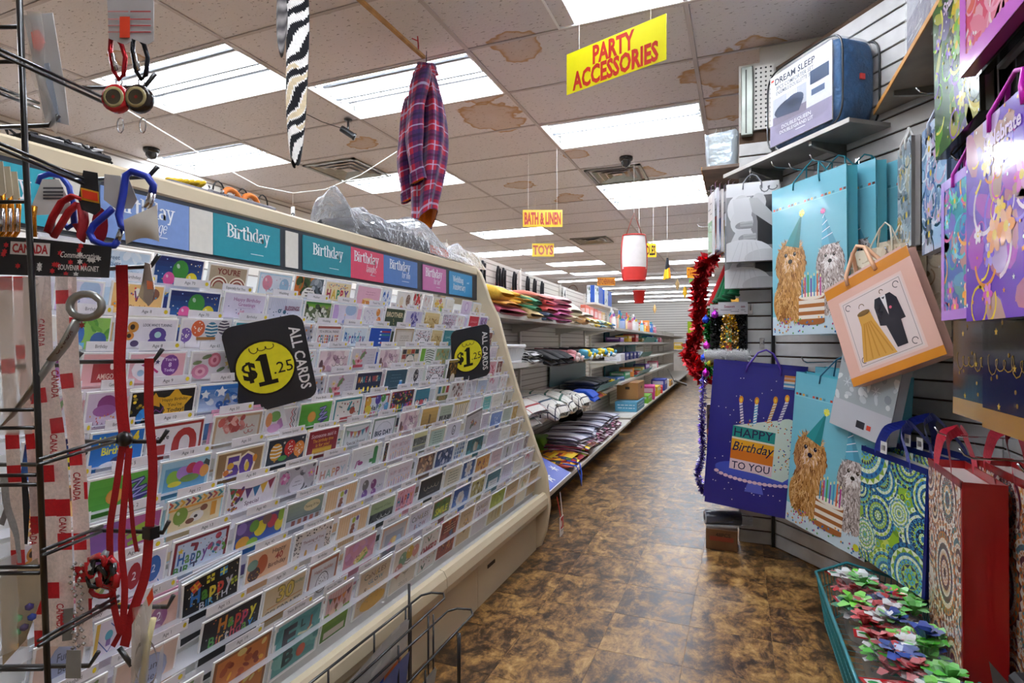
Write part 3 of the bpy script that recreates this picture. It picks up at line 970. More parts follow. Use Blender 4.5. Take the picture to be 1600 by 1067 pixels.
B('stars9',"black card with gold stars reading Happy Birthday You're 9",'1c1a1c',('*',.68,.84,.3,'e0a92a',5,.6),('t','Happy Birthday',.68,.92,.055,'4a3410',.01,.42),('t',"You're",.68,.82,.06,'4a3410',.01),('t','9 Today!',.66,.72,.07,'4a3410',.02),('*',.35,.92,.15,'d89a26',5,.55),('c',20,['e8c030','c8a02a','8a7a30'],.0,.6,.3,1.08,.028,21),('o',.22,.72,.1,.09,'2f8ad0'),('o',.14,.64,.05,.1,'2a7ac0'),('p',((.3,.66),(.38,.76),(.46,.7),(.5,.8)),.015,'7a3a8a'))
B('stars95','sky blue card with white stars and a blue 95','6fa0d4',('gr',0,.4,1,1.1,'dce8f4','2f78c8',8),('x',['2f6ab8','e8f0f8','4f88cc'],14,.05,.7,.95,1.0,.05,.1),('*',.42,.96,.12,'f4f6fa',5,.5),('*',.1,.93,.1,'f0f4f8',5,.5),('p',((.5,.72),(.55,.9),(.62,.72)),.05,'8a8a80'),('t','95',.48,.66,.2,'2a5fae',.05),('*',.86,.76,.12,'6a7078',5,.45))
B('wish','navy card reading MAKE A WISH over yellow candle flames','232c4a',('t','MAKE A WISH',.5,.92,.16,['e08a3a','e8dcc0','3aa0b4','d8554a'],.03),*[('o',.14+.18*i,.64,.035,.075,'f0d040')for i in range(5)],*[('r',.125+.18*i,.4,.155+.18*i,.58,'c8d4e0')for i in range(5)])
B('darkteal','dark teal card with a tiny blue jar','35586a',('l',.2,.7,[.95,.86,.76],'7a98a4',.012),('r',.68,.58,.82,.76,'3a8ad0'),('o',.75,.76,.07,.02,'d0e4f0'))
B('blackballoon','ivory card with one black patterned balloon','e8e6e8',('b',.52,.88,.17,'34323a',True,'dots'),('c',22,['3a3a44','a8a0a8'],.08,.6,.92,1.06,.014,23),('l',.2,.8,[.6],'4a4a52',.03))
B('goldarch','black card with gold leaves round a cream arch','2c241a',('x',['a87a34','d0a050','5a4020','8a6428'],26,.05,.55,.95,1.0,.03,.09),('r',0,1.02,1,1.1,'a8914a'),('a',.5,0,.4,.62,'e9e0d0','c09a50'))
B('pinkred','rose card with a red fan of petals','d8a4ac',('x',['b83a4e','d8707e','ecc8cc'],18,.1,.55,.9,1.0,.04,.12))
B('happy4','blue card reading Happy 4 Birthday in yellow bubble letters','2a74c4',('t','Happy',.36,.98,.12,'e8e04a',.03,.6),('t','4',.84,.98,.17,'f4d83a',.05),('t','Birthday',.5,.8,.12,'e8e04a',.03,.86),('o',.55,.6,.16,.09,'3a3a68'),('o',.4,.5,.26,.12,'e4e2ea'),('o',.75,.46,.2,.1,'e4e2ea'))
B('ten',"white card reading You're over a red 10",'e4ddde',('t',"You're",.2,.88,.09,'2a2426',.02,.3),('r',.12,.3,.3,.74,'a8322e'),('o',.66,.72,.24,.28,'a8322e'),('r',.42,.2,.9,.72,'a8322e'),('o',.66,.72,.1,.14,'e4ddde'),('r',.56,.2,.76,.72,'e4ddde'),border='9c2c2a',bw=.05)
B('pinkframe','card with a red bouquet and Happy You in red script, pink edges','c9c2b8',('x',['b8584e','c98078','d8a49a','a04640'],22,.08,.78,.6,1.04,.05,.11),('s',.62,.86,.84,.09,'a8342e',6,.012,2),('s',.66,.84,.72,.08,'a8342e',9,.012,2),border='b79a7a',bw=.05)
B('zigzag','white card with green and lilac balloons and a zigzag edge','e6dfe4',('o',.3,.98,.18,.12,'7aa85a'),('o',.12,.92,.1,.16,'d8905a'),('o',.5,.8,.12,.12,'c48ac0'),('o',.3,.72,.2,.1,'d8a4cc'),('p',[(.82+(.06 if i%2 else 0),.6+.07*i)for i in range(8)],.022,'c8505a'),('p',[(.9+(.06 if i%2 else 0),.6+.07*i)for i in range(8)],.022,'5a5a60'))
B('sports','green card with an orange ball and purple graffiti lettering','4f9a34',('gr',0,.3,1,1.1,'3c8a2a','62ad42',6),('o',.38,.78,.13,.13,'d8903a'),('o',.38,.78,.11,.11,'e09c4c'),('p',((.62,.95),(.8,.98),(.64,.8),(.86,.84),(.62,.68),(.9,.72),(.7,.6)),.07,'3a2f78'),('p',((.62,.95),(.8,.98),(.64,.8),(.86,.84),(.62,.68),(.9,.72)),.025,'a8a4d8'))
B('tealborder','white card with a teal border and a party hat','e5dfd8',('p',((.6,1.0),(.5,.8),(.72,.86)),.06,'2f8a90'),('o',.68,.76,.1,.1,'a8543a'),('c',18,['a8383a','6a3a30','3a8a8a'],.1,.66,.92,1.0,.022,24,True),('r',.25,.5,.7,.62,'a8383a'),border='2f868c',bw=.05)
B('hbred','red bordered card reading HaPPY BIRTHDAY with balloons','dfe2ea',('b',.52,.98,.12,'5a4aa8'),('b',.74,1.0,.1,'4f9a4a'),('b',.12,.95,.12,'e0a83a'),('b',.92,.74,.1,'4f9ac8'),('t','HaPPY',.55,.76,.14,['2f2f38','2f2f38','3a6a9a','7aa04a','b0a8c8'],.03,.7),('t','BIRTHDAY',.54,.58,.13,['b0b03a','3a7ab0','c8343a','d8559b'],.03,.8),('x',['e0c83a','c8d060'],5,.05,.6,.25,.8),border='8e2a2a',bw=.05)
B('crowd','dark card of a confetti crowd in red, green and yellow','2f2c3a',('c',70,RAIN,.03,.6,.97,1.06,.03,26),*[('o',.12+.11*i,.56,.04,.16,RAIN[i%7])for i in range(8)],border='7a2c34',bw=.04)
B('cupcakes','teal striped card with a row of cupcakes','1f6a84',*[('p',((.06+.1*i,.8),(.06+.1*i,1.08)),.035,'6ab8cc')for i in range(10)],*[('o',.18+.3*i,.68,.15,.09,['f0e8e4','c8505a','f0e8e4'][i])for i in range(3)],*[('o',.18+.3*i,.74,.04,.04,'b8302e')for i in range(3)])
B('goldbunting','white card with blue, green and red pennants over GOLD','e4e2da',('r',.12,.86,.32,1.1,'2f7a94'),('r',.42,.86,.62,1.1,'7a963a'),('r',.7,.86,.9,1.1,'a83434'),('r',.1,.6,.9,.78,'6a6a3a'),('t','GOLD',.5,.69,.12,'b8823a',.03))
B('brownleaf','grey card with dark brown leaves','d2c9c6',('x',['5a3a30','7a5040','a0807a','8a4a40'],26,.05,.55,.95,1.05,.03,.09))
B('greycake','grey card reading YOUR DAY over a small cake','cfccd4',('t','YOUR',.5,.95,.1,'5a5660',.01),('s',.3,.7,.8,.06,'6a6670',4,.01),('k',.5,.55,.4,.14,['b8b0bc','e4dce4'],2))
B('bluecake','pale blue card with a brown cake','c3cede',('k',.6,.55,.4,.18,['8a6a58','d0b8a4'],3),('c',10,['8aa0c0'],.1,.7,.9,1.05,.018))
B('pinkwhite','white card with pink petals in a corner','e6dbe0',('x',['d88aa0','e8b4c0','c86a88'],10,.05,.85,.5,1.08,.04,.09),('l',.3,.8,[.72,.66],'b0a0aa',.012))
B('balloonphoto','blue card with a framed photo of shiny balloons','9cc2d4',('r',.08,.3,.94,.98,'5f9ac0'),('o',.26,.8,.14,.13,'8fb84a'),('o',.44,.86,.13,.12,'a880c4'),('o',.62,.92,.12,.1,'b83a4e'),('o',.76,.88,.12,.14,'c84a98'),('o',.9,.82,.1,.12,'e09a50'),('o',.6,.74,.2,.07,'7a9a4a'),('o',.3,.68,.14,.05,'e0d040'),('p',((.9,1.0),(1.0,.94)),.09,'4a5258'))
B('kraft50','kraft card with a 50 filled with purple and gold balloons','93714a',('t','50',.5,.76,.42,'f0dfc4',.10),('t','50',.5,.76,.40,'5c3a90',.05),('o',.3,.8,.07,.07,'d8a030'),('o',.22,.68,.06,.06,'d87a2a'),('o',.66,.72,.05,.1,'d8b83a'),('o',.82,.86,.05,.08,'d88a2a'),border='e9d9b4',bw=.025)
B('eggs','navy card with patterned orange and red balloons','27303f',('b',.22,.82,.16,'e0a02e',False,'stripe'),('b',.58,.86,.15,'c8302e',False,'dots',4),('b',.84,.8,.15,'e08a3a',False,'dots',6),('o',.4,.66,.12,.06,'4a9a48'),('*',.4,1.0,.04,'e8e8e0'),('*',.9,1.04,.03,'e8e8e0'))
B('maroontext','maroon card with yellow handwritten words','8c2230',('t','Someone said it',.5,.98,.09,'d8b8c4',.03,.85),('t','The birthday time',.5,.86,.08,'e0a03a',.02,.7),('t','is for you!',.5,.75,.08,'e0a03a',.02),*[('o',.2+.05*i,.62,.02,.07,'e8c43a')for i in range(13)])
B('mintbunting','mint card with a pastel bunting and Special Friend in script','d2d6d8',('u',.05,.95,1.0,6,['8aa894','b0606a','d0a860','a85a6a','4f8aa0','b8607a'],.18,.08),('t','To my',.45,.78,.06,'5a5458'),('t','Special Friend',.5,.64,.09,'5a4a50',.01),border='9fb0b0',bw=.04)
B('bigday','white card reading BIG DAY with a green border','e2e2e8',('a',.5,.0,.8,.98,'dcdce4','b8bac4'),('t','BIG DAY',.5,.68,.13,'24304a',.04),border='6f8678',bw=.05)
B('goldcouple','golden sunset card with two small figures','b8924a',('gr',0,.3,1,1.1,'8a6428','d8b468',7),('r',.46,.6,.5,.86,'3a2a1a'),('r',.52,.6,.56,.84,'3a2a1a'),('o',.48,.88,.025,.03,'3a2a1a'),('o',.54,.86,.025,.03,'3a2a1a'))
B('greenarch','sage card with a dark photo strip','b4c0ac',('l',.2,.8,[.96,.88],'7f8f78',.014),('r',0,0,1,.78,'5a5a58'),('x',['3a3a3a','8a8684','b4b0aa'],18,.05,.5,.95,.76,.04,.09))
B('goldbranch','white card with dark and gold branches','e0d4be',('r',0,1.02,1,1.1,'c0a45a'),*[('p',((.1+.15*i,.6),(.16+.13*i,.8),(.1+.16*i,1.0)),.03,['5a4426','b08a3a','3a2c1a'][i%3])for i in range(6)])
B('ribbon','white card with a pink ribbon loop','ded4de',('p',((.4,.6),(.56,.9),(.5,.98),(.42,.9),(.6,.6)),.035,'c88aa8'),('l',.3,.7,[.56],'a898a8'))
B('tealbunting','teal card with a small gold garland','6fb8b4',('p',((.1,1.0),(.5,.92),(.9,1.0)),.014,'d0b868'),('l',.2,.8,[.8,.7],'e4f0ee',.02),border='e8e8e4',bw=.04)
B('leafbranch','ivory card with olive branches and gold lettering','d6d2c6',('lf',.3,.6,.3,1.3,'7a7a5a'),('lf',.4,.7,.3,2.0,'8a8660'),('r',.1,.6,.9,.72,'a08c5a'),('t','LOVE',.5,.66,.09,'efe6d0',.02))
B('magenta','magenta card with a lime green squiggle','b05a94',('r',.0,.0,.45,1.1,'8a5aa0'),('p',((.5,.86),(.9,.98),(.55,.78),(.92,.84),(.58,.66),(.9,.7)),.06,'a8c84a'),('r',.5,.4,1,.6,'d8d0dc'))
B('dogcard','tan card with a spotted puppy holding a green balloon under a chevron band','e4cfa4',*[('p',((.0+.1*i,.98),(.06+.1*i,1.03),(.0+.1*i,1.09)),.035,['c85a4a','3f8a94','e0a83a','6a4a70'][i%4])for i in range(11)],('r',0,.92,1,.96,'dfa24a'),('b',.22,.8,.13,'7f9a3f',False),('p',((.34,.84),(.62,.86)),.01,'5a4a3a'),('o',.52,.72,.13,.1,'e8e0d8'),('o',.64,.84,.07,.06,'7a4a34'),('o',.4,.66,.08,.05,'7a4a34'),('o',.5,.72,.035,.03,'3a3030'),('r',.78,.64,.88,.9,'d8983a'),border='a9d6e2',bw=.025)
B('colorbunting','white card with big colourful bunting','e6dfe6',('u',.0,1.0,1.05,6,['3f7a5a','a83a3a','5a3a70','2f6a9a','d8a83a','8a2f4a'],.22,.1),('x',['a83a3a','3f7a3f','d8b83a','5a3a70'],12,.02,.72,.3,1.0,.03,.07),('r',.34,.55,.72,.75,'efe9ee'),('t','Special',.52,.66,.08,'6a4a60'),('c',16,['a83a3a','d8a83a','5a3a70'],.02,.55,.2,.75,.025,29))
B('garden','grey card of pink and black garden flowers round an oval','b5b0b6',('x',['5a565e','8a8690','c2bcc4','4a464e'],30,0,.5,1,1.1,.03,.09),('f',.15,.92,.13,'c45a98','e8d8e4',9),('f',.88,.9,.1,'c87aa4'),('o',.5,.72,.2,.2,'d9d4dc'),('l',.38,.62,[.78,.7],'8a848c',.014))
B('pastelhappy','white card reading HAPPY in pastel letters','e2dadc',('l',.1,.9,[.98],'c0a4a8',.014),('t','HAPPY',.5,.78,.2,['c88a7a','8ab0a0','d8a070','a84a4a','b0c4d0'],.02))
B('flamingo','white card with a flamingo and a green cactus','e0dfdf',('r',.74,.6,.88,1.02,'3f8a4a'),('o',.81,1.02,.07,.06,'3f8a4a'),('r',.62,.66,.76,.76,'3f8a4a'),('p',((.14,.62),(.18,.78),(.26,.8),(.22,.72)),.035,'a84a88'),('o',.3,.72,.09,.05,'a0407e'),('l',.3,.65,[.96,.9],'a8a2a4',.012))
B('dots','black card with rainbow dots','25222a',('c',60,RAIN,.04,.5,.96,1.06,.03,31))
B('pinkhb','pale card reading HAPPY BIRTHDAY over tiny candles','ddd2d8',('t','HAPPY BIRTHDAY',.5,.92,.11,['b07a84','c89aa0','9a8a9a'],.01,.8),('l',.3,.7,[.8],'a89aa4',.01),*[('d',.1+.1*i,.56,.12+.03*(i%3),['a8503a','5a7a8a','9a5a80','c8a050'][i%4],.03)for i in range(9)])
B('citystrip','card with a yellow top and a grey city photo strip','d8d29a',('r',0,.72,1,.96,'6a6c66'),('x',['3a3c38','9a9c94','55584e'],14,.05,.72,.95,.95,.03,.08),('r',0,0,1,.7,'8a8a80'),('l',.1,.9,[.62,.56],'3a3a36',.02))
B('minttext','mint card with a short printed verse','b7cabb',*[('l',.2,.8,[.98,.9,.82,.74,.66],'5f7a6a',.022)],border='d9c9a8',bw=.04)
B('wreath','white card with a small black wreath','dcd9e2',('o',.5,.86,.13,.17,'3a3840'),('o',.5,.86,.09,.13,'dcd9e2'),('l',.3,.7,[.62],'7a7680',.018),('t','b',.5,.86,.14,'3a3840',.02))
B('frameflor','grey framed card with sage and red sprigs','c5c0c4',('r',0,1.02,1,1.1,'6f6a6c'),('l',.2,.8,[.94,.88],'7a7478',.016),('lf',.3,.5,.3,1.0,'5f6a58'),('lf',.5,.55,.3,1.8,'6a6a5c'),('f',.4,.75,.09,'8a3a44'),('f',.62,.62,.1,'9a4a50'),border='8f8a8c',bw=.03)
B('bluetree','blue photo card with a white tree','6f8ac0',('gr',0,.3,1,1.1,'4f66a8','8aa4d8',5),('x',['e0e8f4','b8c8e6'],12,.3,.6,.75,.95,.03,.07))
B('sagegrey','plain sage grey card','b6bdb0',('l',.3,.7,[.9,.82],'8c9488',.016))
B('goldpack','honey coloured card pack in crinkled film','d8b266',('x',['e8cc8a','c49a4a','f0dca8'],16,.05,.4,.95,1.05,.04,.1))
B('twoballs','white card with a red 2 and a blue 2 balloon','dfdbe4',('o',.3,.82,.15,.22,'a82a30'),('o',.74,.82,.17,.22,'3a6ab0'),('t','2',.3,.82,.13,'e8dce0'),('t','2',.74,.82,.13,'dce4f0'),('p',((.88,.6),(.95,.5)),.02,'3a6ab0'))
B('maroonhappy','maroon bordered pale card reading Happy in blue and green letters','c8d6e8',('t','Happy',.36,.78,.2,['2f5fa8','6a9a4a','4a6a9a','3a7a4a','7a4a9a'],.03,.55),('*',.12,.92,.06,'e0c040'),('p',((.3,.98),(.4,.96),(.38,.86)),.06,'8a3040'),('o',.8,.98,.06,.06,'a84050'),('x',['b85a80','6aa04a','4a8ab0','e0d8e4'],16,.62,.66,.95,.88,.03,.07),('t','BIRT',.25,.58,.13,['4f8a4a','3a3a60'],.03),('c',20,['5a6a8a','a84050'],.1,.6,.95,1.02,.012,33),border='7d2432',bw=.05)
B('manyballoons','card full of yellow, purple and green balloons','5a4a80',('gr',0,.3,1,.8,'2f78c8','3a5aa8',3),('o',.5,.86,.13,.16,'e0c82e'),('o',.26,.9,.12,.14,'6a4a90'),('o',.75,.92,.11,.14,'b8384a'),('o',.92,.8,.1,.14,'e0c83a'),('o',.36,.95,.1,.12,'6a9a3a'),('o',.16,.68,.14,.13,'d89a2e'),('o',.36,.62,.12,.1,'8ab83a'),('o',.62,1.02,.1,.12,'7a5a50'),('o',.95,1.0,.08,.14,'8ab03a'),('o',.1,.98,.1,.12,'8a70b0'))
B('birdhouse','grey-green card with red birdhouses and a cream plaque','8d9a92',('gr',0,.74,1,1.1,'7f8c88','93a08e',4),('r',0,0,1,.74,'b7b8c4'),('o',.68,.94,.24,.12,'d9c89c'),('t','Thinking Of You',.68,.94,.06,'5a4a34',.01,.4),*[('r',.15+.17*i,.6,.25+.17*i,.72,['8a4a44','a0604a','7a3a40','a85a50','8a6a60'][i])for i in range(5)],('p',((.0,.76),(1,.74)),.02,'5f6a68'))
B('monkey','peach striped card with a monkey holding balloons','e0b98c',*[('p',((.06+.08*i,0),(.06+.08*i,1.1)),.03,'e8c8a0')for i in range(12)],('r',.36,.5,.7,1.0,'e9e4e4'),('o',.5,.66,.08,.1,'8a4a34'),('o',.5,.78,.06,.06,'9a5a40'),('o',.5,.92,.06,.07,'b0b83a'),('o',.62,.94,.05,.06,'7a5a98'),('o',.58,.64,.05,.04,'d8d8e4'))
B('greypurple','white card with grey and purple glossy balloons','d6d1d8',('b',.24,.88,.12,'6a6460',False),('b',.56,.84,.11,'7d3a6e',False),('b',.25,.64,.11,'6a3f8a',False),('b',.6,.6,.1,'8a4a8a',False),('s',.72,.9,.75,.08,'5a8a8a',4,.012,2))
B('sepia','sepia photo collage card','8a6a54',('x',['c89a70','5a3a30','e0bc90','7a4a40','3a2a30'],30,0,.5,1,1.08,.05,.12))
B('bells','navy card with white and silver bells','3f4f78',('x',['e4e2ea','b0b4c8','2c3858','8a90a8'],24,.1,.5,.95,1.05,.04,.11))
B('bluemosaic','white card with a blue and gold mosaic','d9dde4',*[('r',.08+.22*(i%4),.58+.13*(i//4),.24+.22*(i%4),.68+.13*(i//4),['5a7a9a','c8b070','8a9ab0','4a5a80','b0bcc8'][(i*3)%5])for i in range(16)])
B('tealdark','dark teal photo card with a pale couple','2f7078',('x',['1f4a52','4f98a0','3a5a5a'],18,0,.5,1,1.1,.05,.12),('o',.5,.8,.1,.18,'c8b8a4'),('o',.62,.78,.07,.16,'a88a74'))
B('pinkhappy','pink card reading HAPPY in multicoloured capitals','e2a2b0',('t','HAPPY',.5,.8,.24,['3a8a9a','8a2f5a','c8502e','3f6a9a','d8883a'],.04),('c',16,['b83a50','f0d0d8'],.05,.96,.95,1.07,.018,36),('t','BIRTHDAY',.5,.56,.12,['c8502e','8a2f5a','3a8a9a'],.02))
B('blackgold','black card with gold script','2a2522',('s',.2,.85,.8,.12,'c4b49a',13,.016,4),('l',.3,.7,[.64],'9a8c74',.012),border='14120f',bw=.03)
B('creamtext','cream card with a printed green verse','d7cdb4',*[('l',.2,.8,[.98,.89,.8,.71,.62],'6f7a62',.024)])
B('navylace','navy card with a white lace flower','3a5a90',('o',.5,.84,.22,.22,'e0dcd8'),('o',.5,.84,.13,.13,'c9b4a4'),*[('o',.5+.24*math.cos(i*.785),.84+.24*math.sin(i*.785),.07,.07,'e0dcd8')for i in range(8)])
B('orangepeople','orange card with small painted people','cf9a4c',('x',['8a3a2e','e4c890','4a3a48','b8602e'],20,.1,.5,.9,1.0,.03,.08))
B('rosetext','rose card with grey script','d9bcbc',('s',.2,.8,.88,.1,'8a6a70',15,.012),('s',.25,.75,.72,.08,'8a6a70',16,.012))
B('bird','ivory card with an olive bird','d4d0ce',('o',.5,.88,.07,.15,'6a7248'),('o',.5,.66,.05,.1,'5a5a60'),('c',8,['7a6a90'],.3,.55,.7,.7,.02))
B('leopard','white card with a leopard border reading Thinking of You','d9cdc2',('c',160,['3a302c','55483e','2a2422'],0,.5,1,1.1,.018,38),('r',.17,.45,.84,.98,'d9d3d6'),('t','Thinking of You',.5,.86,.065,'8a4a44',.015,.56),('l',.3,.7,[.78],'a09498',.012),('o',.33,.6,.035,.09,'b8863a'),('o',.62,.62,.035,.09,'b8863a'))
B('greenblack','card with a green band over a black night photo','4a4c48',('r',0,.82,1,1.1,'9fb284'),('t','Happiest of Days',.5,.95,.07,'5f7050',.005,.7),('x',['25282a','6a6c68','16181a'],16,.05,.45,.95,.8,.04,.1),('s',.35,.9,.68,.12,'d8d8d4',17,.014,3))
B('gifts','black card with Happy in gift-coloured letters and parcels','1b191c',('t','Happy',.52,.78,.24,['3a78c0','5a9a3a','e0c83a','c8402e','b8b4c0'],.04,.8),('g',.2,.97,.08,'c0402e','e0a02e',.5),('g',.46,.99,.07,'d8cc3a','3a3420'),('g',.7,1.0,.07,'3a8ac0','c8d04a'),('g',.92,.7,.06,'b8c83a','5a6a2a',.2),('t','BIRTH',.55,.56,.13,['d8d8e0','3a8ac0','4f9ac8','c8c48a'],.01),('c',26,['e8e0d0','d0a860'],.03,.5,.97,1.06,.012,40))
B('forty','peach card with brown balloons reading Happy 40 Birthday','dfb28c',('o',.34,.82,.13,.2,'b85a2e'),('o',.18,.68,.14,.14,'4a3230'),('o',.12,.88,.12,.11,'7a9a8e'),('t','Happy',.72,1.0,.09,'5a3a34',.01),('t','40',.74,.86,.13,'a8402e',.03),('t','Birthday',.72,.72,.09,'6a3a30',.01),('c',16,['d8a83a','8a4a34'],.08,.6,.3,.76,.012,42))
B('two','pink card with two purple balloons marked 2','e0b8a8',('r',0,1.04,1,1.1,'e8b8cc'),('o',.16,.84,.14,.18,'7a3050'),('o',.56,.78,.2,.2,'9a5a88'),('t','2',.56,.8,.15,'e8d8e4',.01),('p',((.75,.6),(.85,.45)),.04,'a06a90'),('x',['b890b0','c8a0b8'],6,.2,.5,.8,.6))
B('cupcake','lilac card with a blue cupcake on a tilted square','d9cfdc',('p',((.5,1.04),(.9,.84),(.5,.6),(.1,.84)),.02,'4a5a98'),('o',.48,.86,.14,.08,'5aa8bc'),('r',.4,.7,.56,.8,'8a6aa0'),('r',0,0,.12,1.1,'dcb24a'))
B('thirty','kraft card with a gold 30 today over CELEBRATE','c9b08a',('t','30',.52,.9,.3,'7a6a30',.06),('t','30',.52,.9,.29,'d0b04a',.02),('t','today!',.86,.98,.07,'5a7a5a',.01),('p',((.1,.7),(.96,.72)),.02,'b8742e'),('t','CELEBRATE',.5,.58,.12,'4a4a50',.01,.9),('p',((.1,.47),(.6,.47)),.02,'b8742e'))
B('plate','brown bordered card reading Happy Holiday over a speckled plate','d5d2d2',('t','Happy Holiday',.5,.9,.075,'a8523a',.01,.66),('o',.5,.6,.22,.24,'4a3a34'),('o',.5,.6,.2,.22,'dad6d6'),('c',40,['3a302c','7a6a60'],.36,.42,.64,.78,.012,44),border='a5664a',bw=.07)
B('pinkslice','pink card with a yellow slice of cake','c98a96',('x',['d49aa6','b87a92','c890b0'],12,.0,.6,1,1.1,.08,.16),('p',((.42,.58),(.7,.78)),.2,'d8c070'),('p',((.46,.52),(.76,.7)),.07,'7aa84a'),('c',16,['7a5a3a','e8e0c0'],.36,.5,.76,.8,.02,45))
B('greyframe','peach bordered card with a photo of a glowing cake','c2bcb8',('r',.14,.2,.86,.9,'9a9aa2'),('o',.5,.62,.16,.16,'d8a860'),('o',.36,.54,.1,.12,'c890b0'),('o',.7,.6,.12,.16,'a8bcd0'),('o',.52,.66,.08,.1,'e8cc80'),border='dcb396',bw=.05)
B('candles','card reading candles glow and grow in hand-drawn letters','c9b296',('t','CaNdLES',.5,.92,.13,['4a5a50','7a5a40','8a6a5a','c0983a'],.01,.7),('t','GLOW',.55,.74,.1,['6a8a8a','5a7a9a','4a4a50'],.02),('t','&',.24,.6,.1,'7a5a40'),*[('d',.36+.1*i,.38,.16,['8a9ab0','c8a050','7a9a8a','b0704a'][i],.03)for i in range(4)],('o',.55,.2,.4,.2,'d0a040'),('c',24,['7a6a5a','a89a84'],.05,.2,.95,1.05,.012,46),border='d8d2d4',bw=.03)
B('candleswhite','white card reading candles blow in hand-drawn letters','d6d0d8',('t','CaNdLES',.5,.9,.15,['5a6a60','6a5a50','8a7a6a','c0a04a'],.01,.8),('t','BLOW',.55,.66,.12,['8a4a50','5a8ab0','4a4a60'],.02),('c',12,['8a8490'],.1,.75,.9,1.05,.012,47))
B('smile','green patterned card reading SMILE in yellow','6a7a3a',('x',['4f6a34','8a8a3f','3f8a50','9a6a34'],20,0,.5,1,1.1,.05,.1),('t','SMILE',.5,.76,.2,'d8d83a',.03),('r',0,0,1,.5,'8a5040'),border='c07a80',bw=.02)
B('bluewhite','blue card with a big white flower and bubbles','4f7cc0',('gr',0,.3,1,1.1,'5a84c8','3f5f9a',4),*[('o',.45+.14*math.cos(i*1.05),.74+.14*math.sin(i*1.05),.12,.12,'e2dcd4')for i in range(6)],('o',.45,.74,.1,.1,'d8c4ac'),('c',14,['a8c0e4'],.05,.5,.95,1.05,.025,48))
B('goldcollage','gold and white collage card','bfae6a',('x',['e8e4d0','8a7a3a','d8cc94','6a5a30'],24,.05,.5,.95,1.0,.04,.1),('r',0,1.02,1,1.1,'c8c07a'))
B('tealwood','teal wood-grain card with a white plaque','4a7a86',*[('p',((0,.55+.09*i),(1,.57+.09*i)),.02,'6a98a0')for i in range(6)],('r',.15,.55,.85,.82,'dcdcd8'),('l',.25,.75,[.72,.64],'5a6a6e',.02))
B('orangefall','orange and brown card in a kraft frame','c4763a',('x',['a8502a','e0a83a','8a3a20','d8c07a'],26,.08,.3,.92,1.02,.04,.1),border='8f5a34',bw=.05)
B('et','teal card with outlined dark capital letters','5f9a9a',('x',['4f8a8c','78b0ac','56928f'],16,0,0,1,1.1,.1,.2),('t','E',.3,.74,.4,'3a3c44',.05),('t','J',.74,.8,.2,'a8523a',.03),('t','L',.58,.86,.16,'33484a',.03),('p',((.5,.66),(.7,.6),(.8,.66)),.05,'c8c8a4'),('t','B',.34,.3,.3,'33484a',.04),('o',.62,.26,.1,.13,'c0563a'),border='d6d4d8',bw=.035)
B('farm','card with party goats in a green field under bunting','cfa0a0',('gr',0,.0,1,.62,'4f7a2a','7a9a3a',4),*[('p',((.08+.1*i,.62),(.08+.1*i,1.06)),.04,'dcb8b4')for i in range(10)],('u',.05,.95,.98,5,['4f7a6a','a85a34','c8603a','d88a4a','7a4a5a'],.14,.08),('o',.3,.6,.12,.1,'d8b49a'),('o',.6,.62,.13,.1,'e0d0c4'),('o',.42,.7,.06,.07,'8a5a44'),('o',.74,.7,.06,.07,'a0705a'),('r',.1,.05,.9,.2,'c8bcae'),border='d8d4d6',bw=.04)
B('pastelballoons','cream card with a bunch of patterned pastel balloons','d6ccc0',('b',.34,.82,.16,'6f8f72',True),('b',.6,.9,.15,'c8a440',True),('b',.84,.86,.14,'c88a80',True),('b',.22,.56,.16,'b87a72',True),('b',.55,.55,.17,'9a9084',True,'stripe'),('l',.3,.7,[.15,.1],'8a8078',.014))
B('xmas','white card with red and green MERRY letters on its side','dcd3d0',('t','MERRY',.72,.6,.26,'9a3038',.03,.9),('t','XMAS',.3,.6,.24,'8a2c34',.03,.8),('p',((.3,.98),(.4,.86),(.5,.98)),.05,'3f5a44'),('p',((.2,.2),(.3,.08),(.4,.2)),.06,'3f5a44'),('c',20,['a83a40','3f6a4a'],.05,.1,.95,1.05,.022,50,True),border='b8c8c4',bw=.03)
B('redfair','red-brown card of a night fair with a blue balloon','8a3c2c',('x',['6a2c24','a8503a','4a2a30','c07a4a'],30,.05,.1,.95,1.05,.05,.11),('o',.66,.66,.08,.1,'3a5a80'),('l',.15,.85,[.94,.86,.78],'d8b090',.025),('c',20,['e8c07a','d87a4a'],.1,.1,.9,.6,.02,51),border='a0442e',bw=.03)
B('beigefloral','beige card with brown dried flowers','cdb592',('lf',.5,.3,.5,1.3,'8a6a44'),('lf',.5,.3,.45,1.9,'9a7a50'),('f',.5,.75,.12,'b8925a'),('f',.66,.6,.1,'a07a4a'),('f',.36,.56,.1,'c0a070'),('s',.2,.8,.95,.08,'7a5a3a',20,.012))
B('limecard','card with a lime green top over brown stems','c0b48c',('r',0,.62,1,1.1,'9fb03a'),('x',['8aa030','b8c850'],10,.05,.66,.95,1.05,.05,.1),('p',((.3,.2),(.34,.62)),.03,'8a6a3a'),('p',((.6,.1),(.56,.62)),.03,'8a6a3a'),('o',.8,.3,.1,.2,'b89a60'))
B('tantext','tan card with brown script','c8ae88',('s',.2,.8,.88,.1,'7a5a3c',21,.013),('s',.25,.75,.72,.08,'7a5a3c',22,.012),('l',.3,.7,[.5,.42],'8a6a48',.014))
B('tanrose','tan card with a faded rose','b9917a',('x',['9a6a58','c8a48c','a87a68'],16,.1,.3,.9,1.0,.05,.12))
